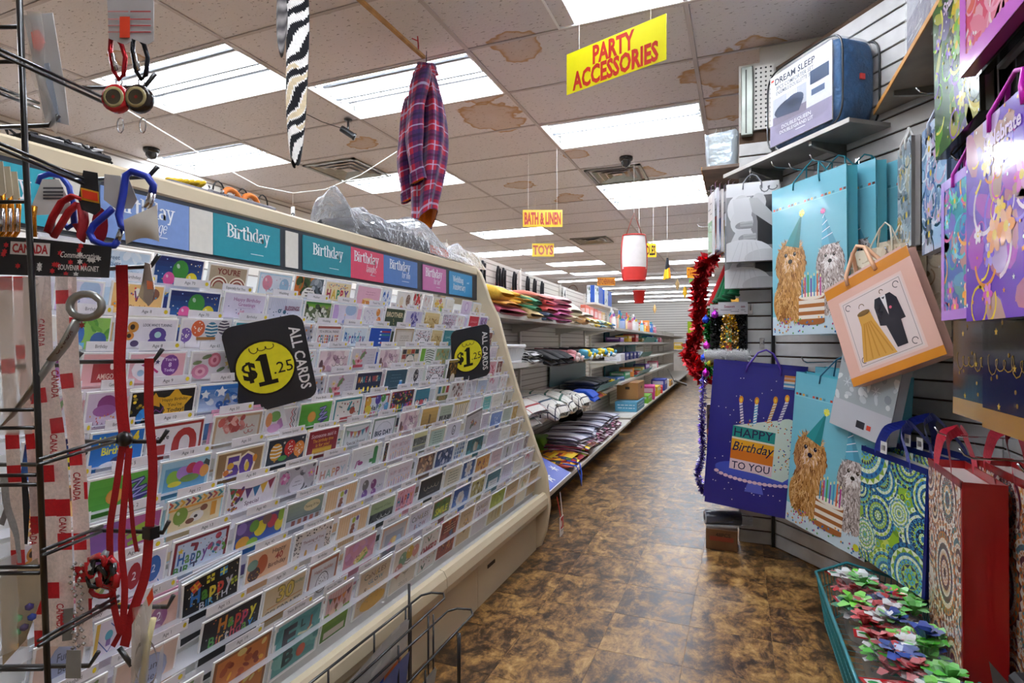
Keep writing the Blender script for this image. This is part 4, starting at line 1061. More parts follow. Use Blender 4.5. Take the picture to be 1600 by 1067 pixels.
B('funoval','tan card with a grey balloon reading Fun Be','d3b6a4',('o',.56,.74,.3,.3,'8f96b4'),('o',.56,.74,.28,.28,'9aa0bc'),('t','Fun',.56,.84,.12,'4a4a58',.005),('t','Be',.58,.66,.12,'4a4a58',.005))
B('rainhb','black card reading Happy Birthday in rainbow letters','1f1a1c',('t','Happy',.6,.92,.24,['c87a2a','5a9a3a','c8402e','c03a5a','d8cc3a'],.04,.7),('t','Birthday',.52,.68,.18,['4f9a4a','b8383a','d89a4a','d8d0c0','c8505a','a82a50','6aa83a','3a8ac8'],.02,.8),('c',26,['e8c050','c86a3a','8a8a90','3a6a9a'],.03,.5,.97,1.06,.014,53))
CARDS=[
 [(0.722,0.837,'lilac'),(0.837,0.970,'sky'),(0.973,1.119,'night','Age 70'),(1.129,1.270,'kraft90','Especially For You'),(1.306,1.450,'bless'),(1.456,1.601,'autumn'),(1.608,1.754,'happycream'),(1.785,1.943,'pinkcake'),(1.947,2.021,'sparkle'),(2.059,2.182,'tags'),(2.187,2.270,'roses'),(2.276,2.358,'whitefloral'),(2.364,2.491,'yellowflower'),(2.497,2.579,'ivory'),(2.665,2.788,'lilacring'),(2.796,2.904,'ivoryfloral')],
 [(0.735,0.838,'pastelblob'),(0.848,0.981,'animals','Age 8'),(0.991,1.147,'night','Age 70'),(1.151,1.306,'greet'),(1.311,1.463,'stripebless','Religious'),(1.469,1.604,'treephoto'),(1.608,1.752,'pastelblob'),(1.779,1.916,'orangeballs'),(1.925,2.071,'brother'),(2.076,2.219,'violets'),(2.230,2.377,'field'),(2.402,2.548,'collage'),(2.555,2.642,'whitefloral'),(2.687,2.813,'redcard'),(2.821,2.925,'violetphoto')],
 [(0.647,0.733,'ivory'),(0.738,0.835,'greenboys'),(0.840,0.996,'turning8','Age 8'),(1.001,1.155,'stripeballoon','Age 65'),(1.162,1.336,'teal'),(1.363,1.485,'greydoodle'),(1.491,1.618,'celebrate'),(1.625,1.769,'bluebday'),(1.777,1.925,'bluecandle'),(1.948,2.098,'taupeframe'),(2.104,2.234,'doodlearch'),(2.240,2.347,'field'),(2.353,2.476,'teal'),(2.503,2.677,'greydoodle'),(2.708,2.813,'orangebrown'),(2.822,2.925,'redbrown')],
 [(0.652,0.742,'capcard'),(0.748,0.841,'pinkletter'),(0.848,0.995,'eight','Age 9'),(1.003,1.153,'peony','Age 65'),(1.164,1.344,'bless'),(1.357,1.453,'ppy'),(1.465,1.621,'blush'),(1.631,1.782,'lilies'),(1.799,1.938,'blush'),(1.947,2.090,'retro'),(2.095,2.221,'zebra'),(2.226,2.359,'greengold'),(2.378,2.526,'ivory'),(2.541,2.691,'bluemosaic'),(2.699,2.813,'pinkred'),(2.822,2.925,'lilac')],
 [(0.657,0.736,'lilies'),(0.741,0.824,'capcard'),(0.831,0.997,'stars9','Age 10'),(1.000,1.159,'stars95','Age 50'),(1.166,1.324,'greet'),(1.332,1.465,'greydoodle','From Both'),(1.471,1.616,'lilies'),(1.619,1.775,'wish'),(1.792,1.946,'darkteal'),(1.951,2.070,'blackballoon'),(2.096,2.253,'doodlearch'),(2.265,2.384,'goldarch'),(2.398,2.550,'whitefloral'),(2.565,2.704,'bluecake'),(2.712,2.839,'pinkred'),(2.847,2.925,'redbrown')],
 [(0.610,0.720,'night'),(0.727,0.846,'happy4','Age 5'),(0.851,0.996,'ten','Age 18'),(1.014,1.174,'pinkframe','Age 50'),(1.178,1.307,'zigzag','Someone Special'),(1.312,1.459,'sports','From Both'),(1.465,1.614,'tealborder'),(1.625,1.780,'hbred'),(1.784,1.949,'crowd'),(1.954,2.075,'cupcakes'),(2.118,2.251,'goldbunting'),(2.257,2.390,'brownleaf'),(2.404,2.523,'greycake'),(2.530,2.653,'bluecake'),(2.669,2.802,'pinkwhite'),(2.820,2.925,'whitefloral')],
 [(0.595,0.700,'animals'),(0.705,0.845,'sports','Age 2'),(0.853,0.987,'balloonphoto','Age 12'),(0.997,1.153,'kraft50','Age 80'),(1.157,1.309,'eggs','Someone Special'),(1.312,1.455,'maroontext'),(1.474,1.619,'mintbunting','Special Friend'),(1.627,1.775,'bigday'),(1.797,1.937,'blush'),(1.952,2.091,'goldcouple'),(2.097,2.217,'greenarch'),(2.223,2.382,'goldbranch'),(2.389,2.517,'ribbon'),(2.532,2.640,'tealbunting'),(2.648,2.774,'ivory'),(2.800,2.925,'leafbranch')],
 [(0.570,0.677,'turning8'),(0.681,0.839,'magenta','Age 3'),(0.849,1.000,'dogcard','Age 13'),(1.002,1.160,'colorbunting','Age 40'),(1.164,1.317,'garden','Thinking Of You'),(1.323,1.463,'pastelhappy'),(1.476,1.639,'flamingo'),(1.650,1.681,'dots'),(1.685,1.836,'pinkhb'),(1.841,1.949,'citystrip'),(1.959,2.096,'minttext'),(2.102,2.237,'wreath'),(2.275,2.444,'frameflor'),(2.451,2.540,'lilac'),(2.555,2.701,'bluetree'),(2.710,2.834,'sagegrey'),(2.843,2.925,'goldpack')],
 [(0.592,0.720,'peony'),(0.727,0.831,'twoballs','Age 1'),(0.837,0.987,'maroonhappy','Age 14'),(0.998,1.160,'manyballoons','Age 40'),(1.162,1.311,'birdhouse','Thinking Of You'),(1.317,1.465,'monkey'),(1.471,1.621,'greypurple'),(1.625,1.787,'pinkhb'),(1.818,1.951,'sepia'),(1.956,2.107,'bells'),(2.112,2.220,'bluemosaic'),(2.232,2.413,'tealdark'),(2.450,2.604,'lilac'),(2.612,2.731,'ivory'),(2.740,2.860,'beigefloral'),(2.869,2.925,'ivoryfloral')],
 [(0.566,0.655,'funoval'),(0.660,0.724,'cupcake'),(0.728,0.836,'two','Age 1'),(0.839,0.989,'gifts','Age 15'),(1.004,1.152,'forty','Age 30'),(1.157,1.313,'leopard'),(1.332,1.482,'monkey'),(1.485,1.628,'greenblack'),(1.636,1.759,'pinkhappy'),(1.785,1.968,'blackgold'),(1.973,2.123,'creamtext'),(2.129,2.252,'navylace'),(2.259,2.411,'orangepeople'),(2.425,2.556,'rosetext'),(2.564,2.691,'bird'),(2.699,2.847,'ribbon'),(2.857,2.925,'brownleaf')],
 [(0.568,0.669,'peony'),(0.675,0.807,'funoval'),(0.857,1.024,'rainhb','Age 19'),(1.026,1.172,'thirty','Twin Birthday'),(1.177,1.305,'plate','Across the Miles'),(1.322,1.479,'pinkslice'),(1.503,1.660,'greyframe'),(1.668,1.820,'candleswhite'),(1.829,1.974,'smile'),(1.985,2.139,'bluewhite'),(2.151,2.287,'goldcollage'),(2.307,2.468,'tealwood'),(2.483,2.614,'lilac'),(2.631,2.766,'ivory'),(2.785,2.925,'pinkwhite'),(2.945,2.925,'tanrose')],
 [(0.570,0.683,'garden'),(0.689,0.841,'peony'),(0.856,1.023,'orangefall'),(1.031,1.203,'et'),(1.208,1.326,'farm'),(1.349,1.521,'candles'),(1.529,1.692,'pastelballoons'),(1.701,1.827,'xmas'),(1.832,1.975,'redfair'),(1.985,2.118,'beigefloral'),(2.124,2.274,'candleswhite'),(2.281,2.449,'limecard'),(2.457,2.623,'tantext'),(2.632,2.770,'ivoryfloral'),(2.780,2.925,'tantext'),(2.942,2.925,'tanrose')],
]
# ------------------------------------------------------------------ the greeting card rack
def wobj(mb,name,mats,parent):
    """built in world coordinates, then hung under its thing"""
    o=mb.obj(name,mats)
    o.parent=parent
    o.matrix_parent_inverse=parent.matrix_basis.inverted()
    return o
def prism(m,prof,y0,y1,col='ffffff'):
    n=len(prof)
    vs=[(x,y0,z)for x,z in prof]+[(x,y1,z)for x,z in prof]
    fs=[[i,(i+1)%n,n+(i+1)%n,n+i]for i in range(n)]
    tr=tessellate_polygon([[Vector((x,z,0))for x,z in prof]])
    for t in tr:
        fs.append(list(t));fs.append([n+i for i in t][::-1])
    m.add(vs,fs,col)
RY0,RY1=.42,2.95
rack=thing('card_rack','long cream stepped greeting card rack with a signed header','card rack',(-1.35,1.7,0))
m=MB()
prism(m,[(-1.035,.30),(-1.018,.322),(-1.000,.318),(-.988,.296),(-.985,.262),(-.994,.235),(-1.012,.222),(-1.045,.218),(-1.045,.25)],RY0,1.80,'d9cfba')
prism(m,[(-1.035,.30),(-1.018,.322),(-1.000,.318),(-.988,.296),(-.985,.262),(-.994,.235),(-1.012,.222),(-1.045,.218),(-1.045,.25)],1.803,RY1,'d9cfba')
wobj(m,'front_lip',M_CREAM,rack)
m=MB();m.box((-1.075,RY0,0),(-1.055,2.2,.225));m.box((-1.075,2.203,0),(-1.055,RY1,.225));wobj(m,'kick_panel',M_CREAM,rack)
m=MB();m.box((-1.056,2.30,.135),(-1.052,2.38,.15));wobj(m,'pull_slot',mat('dark_slot','3a2c1e',.6,var=.1),rack)
m=MB();prism(m,[(-1.44,1.36),(-1.05,.24),(-1.09,.2),(-1.6,.2),(-1.6,1.36)],RY0,RY1-.01);wobj(m,'back_panel',M_WHITE,rack)
PROF=[(-1.66,0),(-1.085,0),(-1.035,.03),(-1.006,.106),(-.984,.25),(-1.004,.425),(-1.072,.597),(-1.195,.951),(-1.293,1.289),(-1.345,1.39),(-1.386,1.502),(-1.408,1.552),(-1.45,1.588),(-1.66,1.588)]
m=MB();prism(m,PROF,RY1,RY1+.022,'d9cfba')
m.tube([(x+.0,RY1+.011,z)for x,z in PROF[1:-1]],.0125,6,'e2d8c4');wobj(m,'end_panel',M_CREAM,rack)
# header
m=MB();m.box((-1.66,RY0,1.535),(-1.415,RY1,1.585),bev=.008);wobj(m,'top_beam',M_CREAM,rack)
m=MB();m.box((-1.445,RY0,1.395),(-1.42,RY1,1.538));wobj(m,'header_board',mat('header_charcoal','2f333a',.5,var=.1),rack)
SERIF={  # slab-serif letters: strokes in a unit x-height box; ('v', x, y0, y1) stem, ('a', cx, cy, rx, ry, a0, a1) curve, ('d', ...) hairline, ('s', x, y) slab
    'B':(.62,[('v',.14,0,1.4),('a',.2,1.06,.32,.34,-90,90),('a',.2,.37,.38,.37,-90,90),('s',.12,0),('s',.12,1.4)]),
    'i':(.32,[('v',.16,0,1),('s',.14,0),('s2',.1,1),('o',.16,1.3,.1)]),
    'r':(.5,[('v',.16,0,1),('a',.38,.66,.22,.3,50,180),('o',.44,.86,.08),('s',.14,0),('s2',.1,1)]),
    't':(.42,[('v',.2,.12,1.3),('a',.32,.16,.12,.16,180,320),('d',.04,1,.38,1)]),
    'h':(.66,[('v',.16,0,1.45),('v',.5,0,.7),('a',.33,.66,.17,.3,0,180),('s',.14,0),('s',.5,0),('s2',.1,1.45)]),
    'd':(.64,[('v',.46,0,1.45),('a',.3,.5,.24,.5,30,330),('s2',.42,1.45),('s',.52,0)]),
    'a':(.56,[('v',.42,0,.72),('a',.26,.7,.16,.28,0,160),('a',.24,.27,.18,.27,0,360),('s2',.5,.03)]),
    'y':(.56,[('d',.1,1,.3,.05),('d',.5,1,.22,-.35),('o',.14,-.34,.08),('s',.1,1),('s',.48,1)]),
    'W':(.96,[('d',.08,1.4,.28,0),('d',.28,0,.48,1.3),('d',.48,1.3,.68,0),('d',.68,0,.88,1.4),('s',.08,1.4),('s',.88,1.4)]),
    'e':(.54,[('a',.28,.5,.22,.5,20,330),('d',.1,.52,.48,.52)]),
    'n':(.66,[('v',.16,0,1),('v',.5,0,.7),('a',.33,.66,.17,.3,0,180),('s',.14,0),('s',.5,0),('s2',.1,1)]),
    'g':(.56,[('v',.44,-.2,1),('a',.27,.5,.2,.48,30,330),('a',.27,-.2,.17,.24,180,360)]),
    'A':(.8,[('d',.1,0,.4,1.4),('d',.4,1.4,.7,0),('d',.22,.48,.58,.48),('s',.1,0),('s',.7,0)]),
    'v':(.56,[('d',.1,1,.28,0),('d',.28,0,.46,1),('s',.1,1),('s',.46,1)]),
    's':(.46,[('a',.24,.74,.16,.24,40,260),('a',.24,.26,.17,.25,80,-140)]),
    'l':(.32,[('v',.16,0,1.45),('s',.14,0),('s2',.1,1.45)]),
    'u':(.66,[('v',.16,.3,1),('v',.5,0,1),('a',.33,.32,.17,.3,180,360),('s2',.1,1),('s2',.44,1)]),
    'f':(.42,[('v',.18,0,1.15),('a',.34,1.15,.16,.28,60,180),('d',.04,1,.4,1),('s',.18,0)]),
    'o':(.58,[('a',.29,.5,.22,.48,0,360)]),
    'm':(.96,[('v',.16,0,1),('v',.48,0,.7),('v',.8,0,.7),('a',.32,.66,.16,.3,0,180),('a',.64,.66,.16,.3,0,180)]),
    ' ':(.35,[]),
}
def serif(a,text,x,y,xh,col,bold=.15,it=0.0,k=1.0):
    """slab-serif lettering; x,y = left end of the base line, xh = x-height"""
    px=x
    T=lambda u,v:(px+(u+it*v)*xh*k,y+v*xh)
    for ch in text:
        w,st=SERIF.get(ch,(.4,[]))
        a.up()
        for s in st:
            if s[0]=='v':
                h=bold*.5
                a.poly([T(s[1]-h,s[2]),T(s[1]+h,s[2]),T(s[1]+h,s[3]),T(s[1]-h,s[3])],col)
            elif s[0]=='s' or s[0]=='s2':
                l,r_=(.16,.16)if s[0]=='s' else(.12,.02)
                if it==0:
                    a.poly([T(s[1]-l,s[2]-.045),T(s[1]+r_,s[2]-.045),T(s[1]+r_,s[2]+.045),T(s[1]-l,s[2]+.045)],col)
            elif s[0]=='d':
                a.line([T(s[1],s[2]),T(s[3],s[4])],xh*bold*.85,col)
            elif s[0]=='o':
                a.oval(*T(s[1],s[2]),s[3]*xh*k,s[3]*xh,col,10)
            elif s[0]=='a':
                n=12
                A=[math.radians(s[5]+(s[6]-s[5])*i/n)for i in range(n+1)]
                for i in range(n):
                    q=[]
                    for(an,o)in((A[i],-.5),(A[i+1],-.5),(A[i+1],.5),(A[i],.5)):
                        # heavier at the sides than top and bottom
                        q.append(T(s[1]+(s[3]+o*bold)*math.cos(an),s[2]+(s[4]+o*bold*.6)*math.sin(an)))
                    a.poly(q,col)
        px+=w*xh*k
    return px
def serif_w(text,xh,k=1.0):
    return sum(SERIF.get(c,(.4,))[0]for c in text)*xh*k
FR=frame((-1.4195,0,1.398),(0,1,0))
HB=[(.43,.52,'d8d3c9',None),(.525,.775,'2f9fb0',('Birthday','',0)),(.78,.868,'d8d3c9',None),(.875,1.108,'7690c4',('Birthday','by age',.55)),(1.110,1.184,'d8d3c9',None),(1.186,1.440,'1f8a99',('Birthday','',0)),
      (1.466,1.523,'d8d3c9',None),(1.546,1.806,'1f8290',('Birthday','',0)),(1.807,2.024,'cf4060',('Birthday','laughs',.55)),(2.025,2.296,'4a72b0',('Birthday','for him',.6)),(2.345,2.575,'b9659a',('Birthday','for her',.55)),(2.610,2.880,'2484b8',('Wedding','Anniversary',.2))]
for(ya,yb,c,tx)in HB:
    w=yb-ya
    m=MB();m.box((0,-.003,.006),(w,0,.128),c)
    a=Art(w,.122)
    if tx:
        xh=.028
        tw=serif_w(tx[0],xh,1.34)
        xx=w*(.5 if not tx[1]else.46)-tw/2
        if tx[0]=='Wedding':
            serif(a,tx[0],.04,.07,.022,'f2f4f6',.15,0,1.25)
            a.text('and',.215,.078,.012,'f2f4f6',shear=.2)
            serif(a,tx[1],.04,.03,.022,'f2f4f6',k=1.05)
        else:
            serif(a,tx[0],xx,.062 if not tx[1]else.070,xh,'f2f4f6',.17,0,1.34)
            if tx[1]:
                if 'y' in tx[1]or 'u' in tx[1]:
                    serif(a,tx[1],w*tx[2]-.025,.034,.021,'eef0f4',.12,.2)
                else:
                    serif(a,tx[1],w*tx[2]-.025,.036,.021,'eef0f4',.12,.2,.85)
            a.up()
            lines(a,w*.3,w*.72,[.022],'dfe6ea',.0022)
    else:
        lines(a,w*.25,w*.75,[.108],'6a675f',.004)
    a.put(m,lambda x,y,h:(x,-.003-h,.006+y),.00005)
    m.v=[tuple(FR@(Vector((0,0,0))+Vector((p[0]+ya,p[1],p[2]))))for p in m.v]
    wobj(m,'header_sign',M_PAPER,rack)
# stepped tiers: a ledge and a clear front strip each
LEAN=.226
TIER=[]
for r in range(12):
    xr,zt=-1.37+.031*r,1.372-.0815*r
    TIER.append((xr,zt))
    m=MB()
    zb=zt-.152
    if r<11:
        fx=xr+.0335
        m.add([(fx-.055,RY0,zb),(fx+.006,RY0,zb),(fx+.006,RY1,zb),(fx-.055,RY1,zb)],[(0,1,2,3),(3,2,1,0)])
        zl=zt-.0815
        xa=xr+LEAN*.0815+.012
        m.add([(xa,RY0,zl-.014),(xa,RY1,zl-.014),(xa-.003,RY1,zl+.008),(xa-.003,RY0,zl+.008)],[(0,1,2,3),(3,2,1,0)])
    else:
        m.box((xr-.03,RY0,zb-.02),(xr+.02,RY1,zb-.018))
    wobj(m,'tier',M_ACRYL if r<11 else M_WHITE,rack)
ORD=['top','second','third','fourth','fifth','sixth','seventh','eighth','ninth','tenth','eleventh','bottom']
card_me={}
def card_mesh(dn,w,h):
    key=(dn,round(w,2))
    if key in card_me:
        return card_me[key]
    a=Art(1,1.1)
    DESIGNS[dn][1](a)
    m=MB()
    th=.0035
    m.box((0,0,-h),(w,th,0),'f2f0ee')
    mg=.004
    sx,sy=(w-2*mg),(h-2*mg)/1.1
    a.put(m,lambda x,y,z:(mg+x*sx,-z,-h+mg+y*sy),.00006,.0001)
    card_me[key]=m.mesh('greeting_card',M_PAPER)
    return card_me[key]
lab_me={}
def label_mesh(txt):
    if txt in lab_me:
        return lab_me[txt]
    w,h=.105,.021
    m=MB()
    m.box((0,0,0),(w,.0012,h),'ece9ee')
    a=Art(w,h)
    a.oval(w-.011,h*.52,.0052,.0052,'e8cf2a',12)
    a.text(txt,w*.42,h*.5,.0075,'3c3a42',fit=w*.62)
    a.put(m,lambda x,y,z:(x,-z,y),.0001)
    lab_me[txt]=m.mesh('pocket_label',M_PAPER)
    return lab_me[txt]
env_me={}
def env_mesh(c,w):
    k=(c,round(w,2))
    if k not in env_me:
        m=MB()
        m.box((0,0,-.152),(w,.0015,0),c)
        m.add([(0.002,-.0003,-.001),(w-.002,-.0003,-.001),(w/2,-.0003,-.06)],[(0,2,1)],mix(c,'888888',.18))
        env_me[k]=m.mesh('card_envelope',M_PAPER)
    return env_me[k]
CR=random.Random(5)
seen_labels={}
from collections import Counter
cnt=Counter((r,c[2])for r in range(12)for c in CARDS[r])
used=Counter()
ENV=['f0eef2','e9e6ee','dfe8f2','f2ede2','eeeef4']
for r in range(12):
    xr,zt=TIER[r]
    row=[c for c in CARDS[r]if c[1]-c[0]>.03]
    for i,c in enumerate(row):
        ya,yb,dn=c[:3]
        w=min(yb-ya,.175)-.004
        h=.152
        desc=DESIGNS[dn][0]
        used[(r,dn)]+=1
        lb=f'{desc}, {ORD[r]} row'
        if len(lb.split())>15:
            lb=' '.join(desc.split()[:13]).rstrip(',')+f', {ORD[r]} row'
        if cnt[(r,dn)]>1:
            lb=('nearer ' if used[(r,dn)]==1 else 'farther ')+lb
        up,tilt=CR.uniform(-.004,.004),CR.uniform(-.012,.012)
        if dn in('goldarch','frameflor')or(r==9 and dn=='gifts')or(r==4 and dn=='goldarch'):
            up,tilt={'goldarch':.026,'frameflor':.035,'gifts':.014}[dn],{'goldarch':-.02,'frameflor':-.13,'gifts':-.10}[dn]
        M_=Matrix.Translation((xr+.004+(.014 if up>.012 else 0),ya+.002,zt+up))@frame((0,0,0),(0,1,0))@Matrix.Rotation(math.atan(LEAN),4,'X')@Matrix.Translation((w/2,0,-h))@Matrix.Rotation(tilt,4,'Y')@Matrix.Translation((-w/2,0,h))
        o=link('greeting_card',card_mesh(dn,w,h))
        o.matrix_world=M_
        tag(o,lb,'greeting card',f'greeting cards in the {ORD[r]} row of the rack')
        # envelopes and spare cards showing behind the front card
        ne=CR.choice((0,0,1,1,2))if w>.06 else CR.choice((0,0,0,1))
        if dn in('pinkframe','two'):
            ne=3
        pink=dn in('pinkframe','two','smile','redfair')
        for e in range(ne):
            ec='e8a8c4' if pink else CR.choice(ENV)
            if dn in('darkteal','bluewhite'):
                ec='4a78b0'
            if dn in('kraft50','dogcard','maroontext'):
                ec='f0dfae' if dn!='dogcard' else 'b4dcea'
            q=link('card_envelope',env_mesh(ec,w))
            q.matrix_world=M_@Matrix.Translation((CR.uniform(-.004,.002),.0055+.004*e,.004+.004*e))
            sd=' '.join(desc.split()[:7]).rstrip(',')
            fr=['','farther ','rearmost '][e]if ne>1 else ''
            if cnt[(r,dn)]>1:
                sd=('nearer ' if used[(r,dn)]==1 else 'farther ')+' '.join(sd.split()[:6])
            tag(q,f"{fr}{'pink' if pink else 'pale'} envelope edge behind the {sd}, {ORD[r]} row",'envelope',f'envelopes behind the {desc}, {ORD[r]} row')
        if r<11 and w>.03:
            tx=c[3]if len(c)>3 else('Birthday' if CR.random()<.62 else CR.choice(['Sympathy','Get Well','Wedding','Thank You','Husband','Mother']))
            s=min(1.0,w/.135)
            o=link('pocket_label',label_mesh(tx),rack)
            o.matrix_parent_inverse=rack.matrix_basis.inverted()
            o.matrix_basis=Matrix.Translation((xr+LEAN*.0815+.0135,ya+w*CR.uniform(.14,.24),zt-.0815+.004))@frame((0,0,0),(0,1,0))@Matrix.Rotation(math.atan(LEAN)*.8,4,'X')@Matrix.Rotation(CR.uniform(-.02,.02),4,'Y')@Matrix.Scale(s,4,(1,0,0))
# price signs stuck in the rack
def price_sign(label,y,x,z,h,tilt,yaw):
    M_=Matrix.Translation((x,y,z))@Matrix.Rotation(yaw,4,'Z')@frame((0,0,0),(0,1,0))@Matrix.Rotation(.25,4,'X')@Matrix.Rotation(tilt,4,'Y')
    t=tag(link('price_sign',None,None),label,'sign','price signs on the card rack')
    t.matrix_world=M_
    w=h*.82
    m=MB()
    R_=h*.12
    pts=[]
    for(cx,cy,a0)in((w/2-R_,h/2-R_,0),(-w/2+R_,h/2-R_,90),(-w/2+R_,-h/2+R_,180),(w/2-R_,-h/2+R_,270)):
        for k in range(6):
            an=math.radians(a0+18*k)
            pts.append((cx+R_*math.cos(an),cy+R_*math.sin(an)))
    n=len(pts)
    m.add([(x,0,y)for x,y in pts]+[(x,.003,y)for x,y in pts],[list(range(n)),list(range(n,2*n))[::-1]]+[[(i+1)%n,i,n+i,n+(i+1)%n]for i in range(n)],'2b2d34')
    a=Art(w,h)
    a.text('ALL CARDS',w*.37,0,h*.11,'f0f0f0',.02,fit=h*.74,rot=-PI/2)
    r_=h*.30
    a.oval(-w*.08,-h*.02,r_*1.06,r_*1.06,'121214',32)
    a.oval(-w*.08,-h*.02,r_*.98,r_*.98,'eae02c',32)
    a.text('$',-w*.08-r_*.55,-h*.02,r_*.62,'141414',.04)
    a.rect(-w*.08-r_*.14,-h*.02-r_*.62,-w*.08+r_*.12,-h*.02+r_*.5,'141414')
    a.rect(-w*.08-r_*.34,-h*.02-r_*.66,-w*.08+r_*.32,-h*.02-r_*.5,'141414')
    a.poly([(-w*.08-r_*.3,-h*.02+r_*.34),(-w*.08-r_*.14,-h*.02+r_*.3),(-w*.08+r_*.12,-h*.02+r_*.52),(-w*.08-r_*.1,-h*.02+r_*.52)],'141414')
    a.text('.25',-w*.08+r_*.58,-h*.02-r_*.1,r_*.42,'141414',.0)
    script(a,-w*.08-r_*.4,-w*.08+r_*.4,-h*.02+r_*.72,r_*.22,'4a4420',3,r_*.03,3)
    a.put(m,lambda x,y,z:(x,-z,y),.0001)
    m.obj('board',mat('sign_card',None,.35,var=.05,vscale=60),t)
    m=MB();m.box((-.006,.003,-h*.75),(.006,.005,-h*.1),'d8d8dc');m.obj('stem',M_PLAS,t)
    return t
price_sign('nearer black ALL CARDS price sign with a yellow circle, stuck among the cards',1.175,-1.185,1.09,.25,-.24,-.62)
price_sign('farther black ALL CARDS price sign with a yellow circle, stuck among the cards',2.41,-1.19,1.095,.265,-.2,-.5)
# ------------------------------------------------------------------ things hung from the ceiling and lying on the rack
M_STRING=mat('white_string','e8e6e0',.7,var=.05)
M_SIGN=mat('yellow_sign_board',None,.3,coat=.2,var=.02)
def string(parent,name,a,b,r=.0012,m_=None):
    m=MB();m.tube([a,b],r,4)
    return m.obj(name,m_ or M_STRING,parent)
def hung_sign(label,loc,ang,w,h,lines_,bgc='f2e818',fg='d0362a',bold=.03,group='aisle signs',top=CZ,two=True):
    """board hanging by two strings; local x along the board, face to -y"""
    t=thing('aisle_sign',label,'sign',loc,(0,0,ang),group)
    m=MB();m.box((-w/2,-.0015,0),(w/2,.0015,h),bgc)
    for sg in(1,-1):
        a=Art(w,h)
        n=len(lines_)
        for i,s in enumerate(lines_):
            a.text(s,w/2,h*(1-(i+.5)/n*(.92 if n>1 else 1)-(.04 if n>1 else 0)),h*(.66 if n==1 else.41),fg,bold+.008,.62 if n>1 else.7,fit=w*(.92 if i or n==1 else.5))
        a.put(m,lambda x,y,z:((x-w/2)*sg,-(.0015+z)*sg,y),.0003)
    m.obj('board',M_SIGN,t)
    for s in(-1,1):
        string(t,'string',(s*w*.36,0,h-.005),(s*w*(.36 if two else.1),0,top-loc[2]))
    return t
hung_sign('big yellow sign reading PARTY ACCESSORIES in red',(-.55,2.6,2.375),-.338,.53,.2,['PARTY','ACCESSORIES'])
hung_sign('orange-yellow sign reading BATH & LINEN',(-1.6,4.64,2.155),.39,.345,.148,['BATH & LINEN'],'f4b81e','b0301e',.035)
hung_sign('small yellow sign reading TOYS',(-2.15,6.25,2.155),.39,.256,.155,['TOYS'],'f6d41c','c8401e',.02)
hung_sign('small orange sign reading KITCHENWARE over the far shelves',(-2.22,9.9,2.161),.38,.315,.142,['KITCHENWARE'],'f6a818','b84a12',.02)
hung_sign('orange sign mostly hidden behind the red and white hamper',(-1.06,6.9,2.178),.39,.24,.165,['CANDLES'],'f6b020','2a2420',.03)
hung_sign('orange sign reading STATIONERY beside the red garland',(-.60,8.06,2.03),.39,.19,.145,['STATIONERY'],'f6a81c','b8501a',.02)
t=hung_sign('small green card tag under the stationery sign',(-.59,8.1,1.96),.39,.15,.06,['SALE'],'8fe06a','3a8a3a',.01)
# wood batten with its red tie, and the plaid shirt hung from it
t=thing('wood_batten','thin wooden batten tied up under the ceiling','batten',(-1.665,1.6,2.765))
m=MB();m.box((-.011,0,-.009),(.011,1.17,.009),bev=.002);m.obj('stick',mat('pine_batten','b98a4e',.5,var=.2,vscale=25),t)
m=MB();m.tube([(-.0,1.1,.012),(.006,1.1,-.0),(.002,1.105,.04),(.0,1.1,.085)],.004,5);m.tube([(0,1.1,.06),(-.03,1.09,.075)],.003,4);m.obj('red_tie',mat('red_twine','b83040',.8,var=.1),t)
def plaid(u,v):
    """tartan colour from cloth coordinates in metres"""
    base=lin('b3283e')
    def band(x,per,a,b):
        return a<=(x%per)/per<b
    c=base
    nv,wh,blk=lin('20285c'),lin('b9bfdc'),lin('1c1c34')
    out=list(c)
    for x in(u,v):
        if band(x,.115,.42,.9):
            out=[(o*.32+n*.68)for o,n in zip(out,nv)]
        if band(x,.115,.60,.72):
            out=[(o*.5+n*.5)for o,n in zip(out,blk)]
        if band(x,.115,.12,.2):
            out=[(o*.45+n*.55)for o,n in zip(out,wh)]
    return tuple(out)
t=thing('plaid_shirt','red and navy plaid shirt with orange lining, hanging edge-on by the ceiling light','shirt',(-1.65,2.77,2.70),(0,0,-.95))
q=random.Random(3)
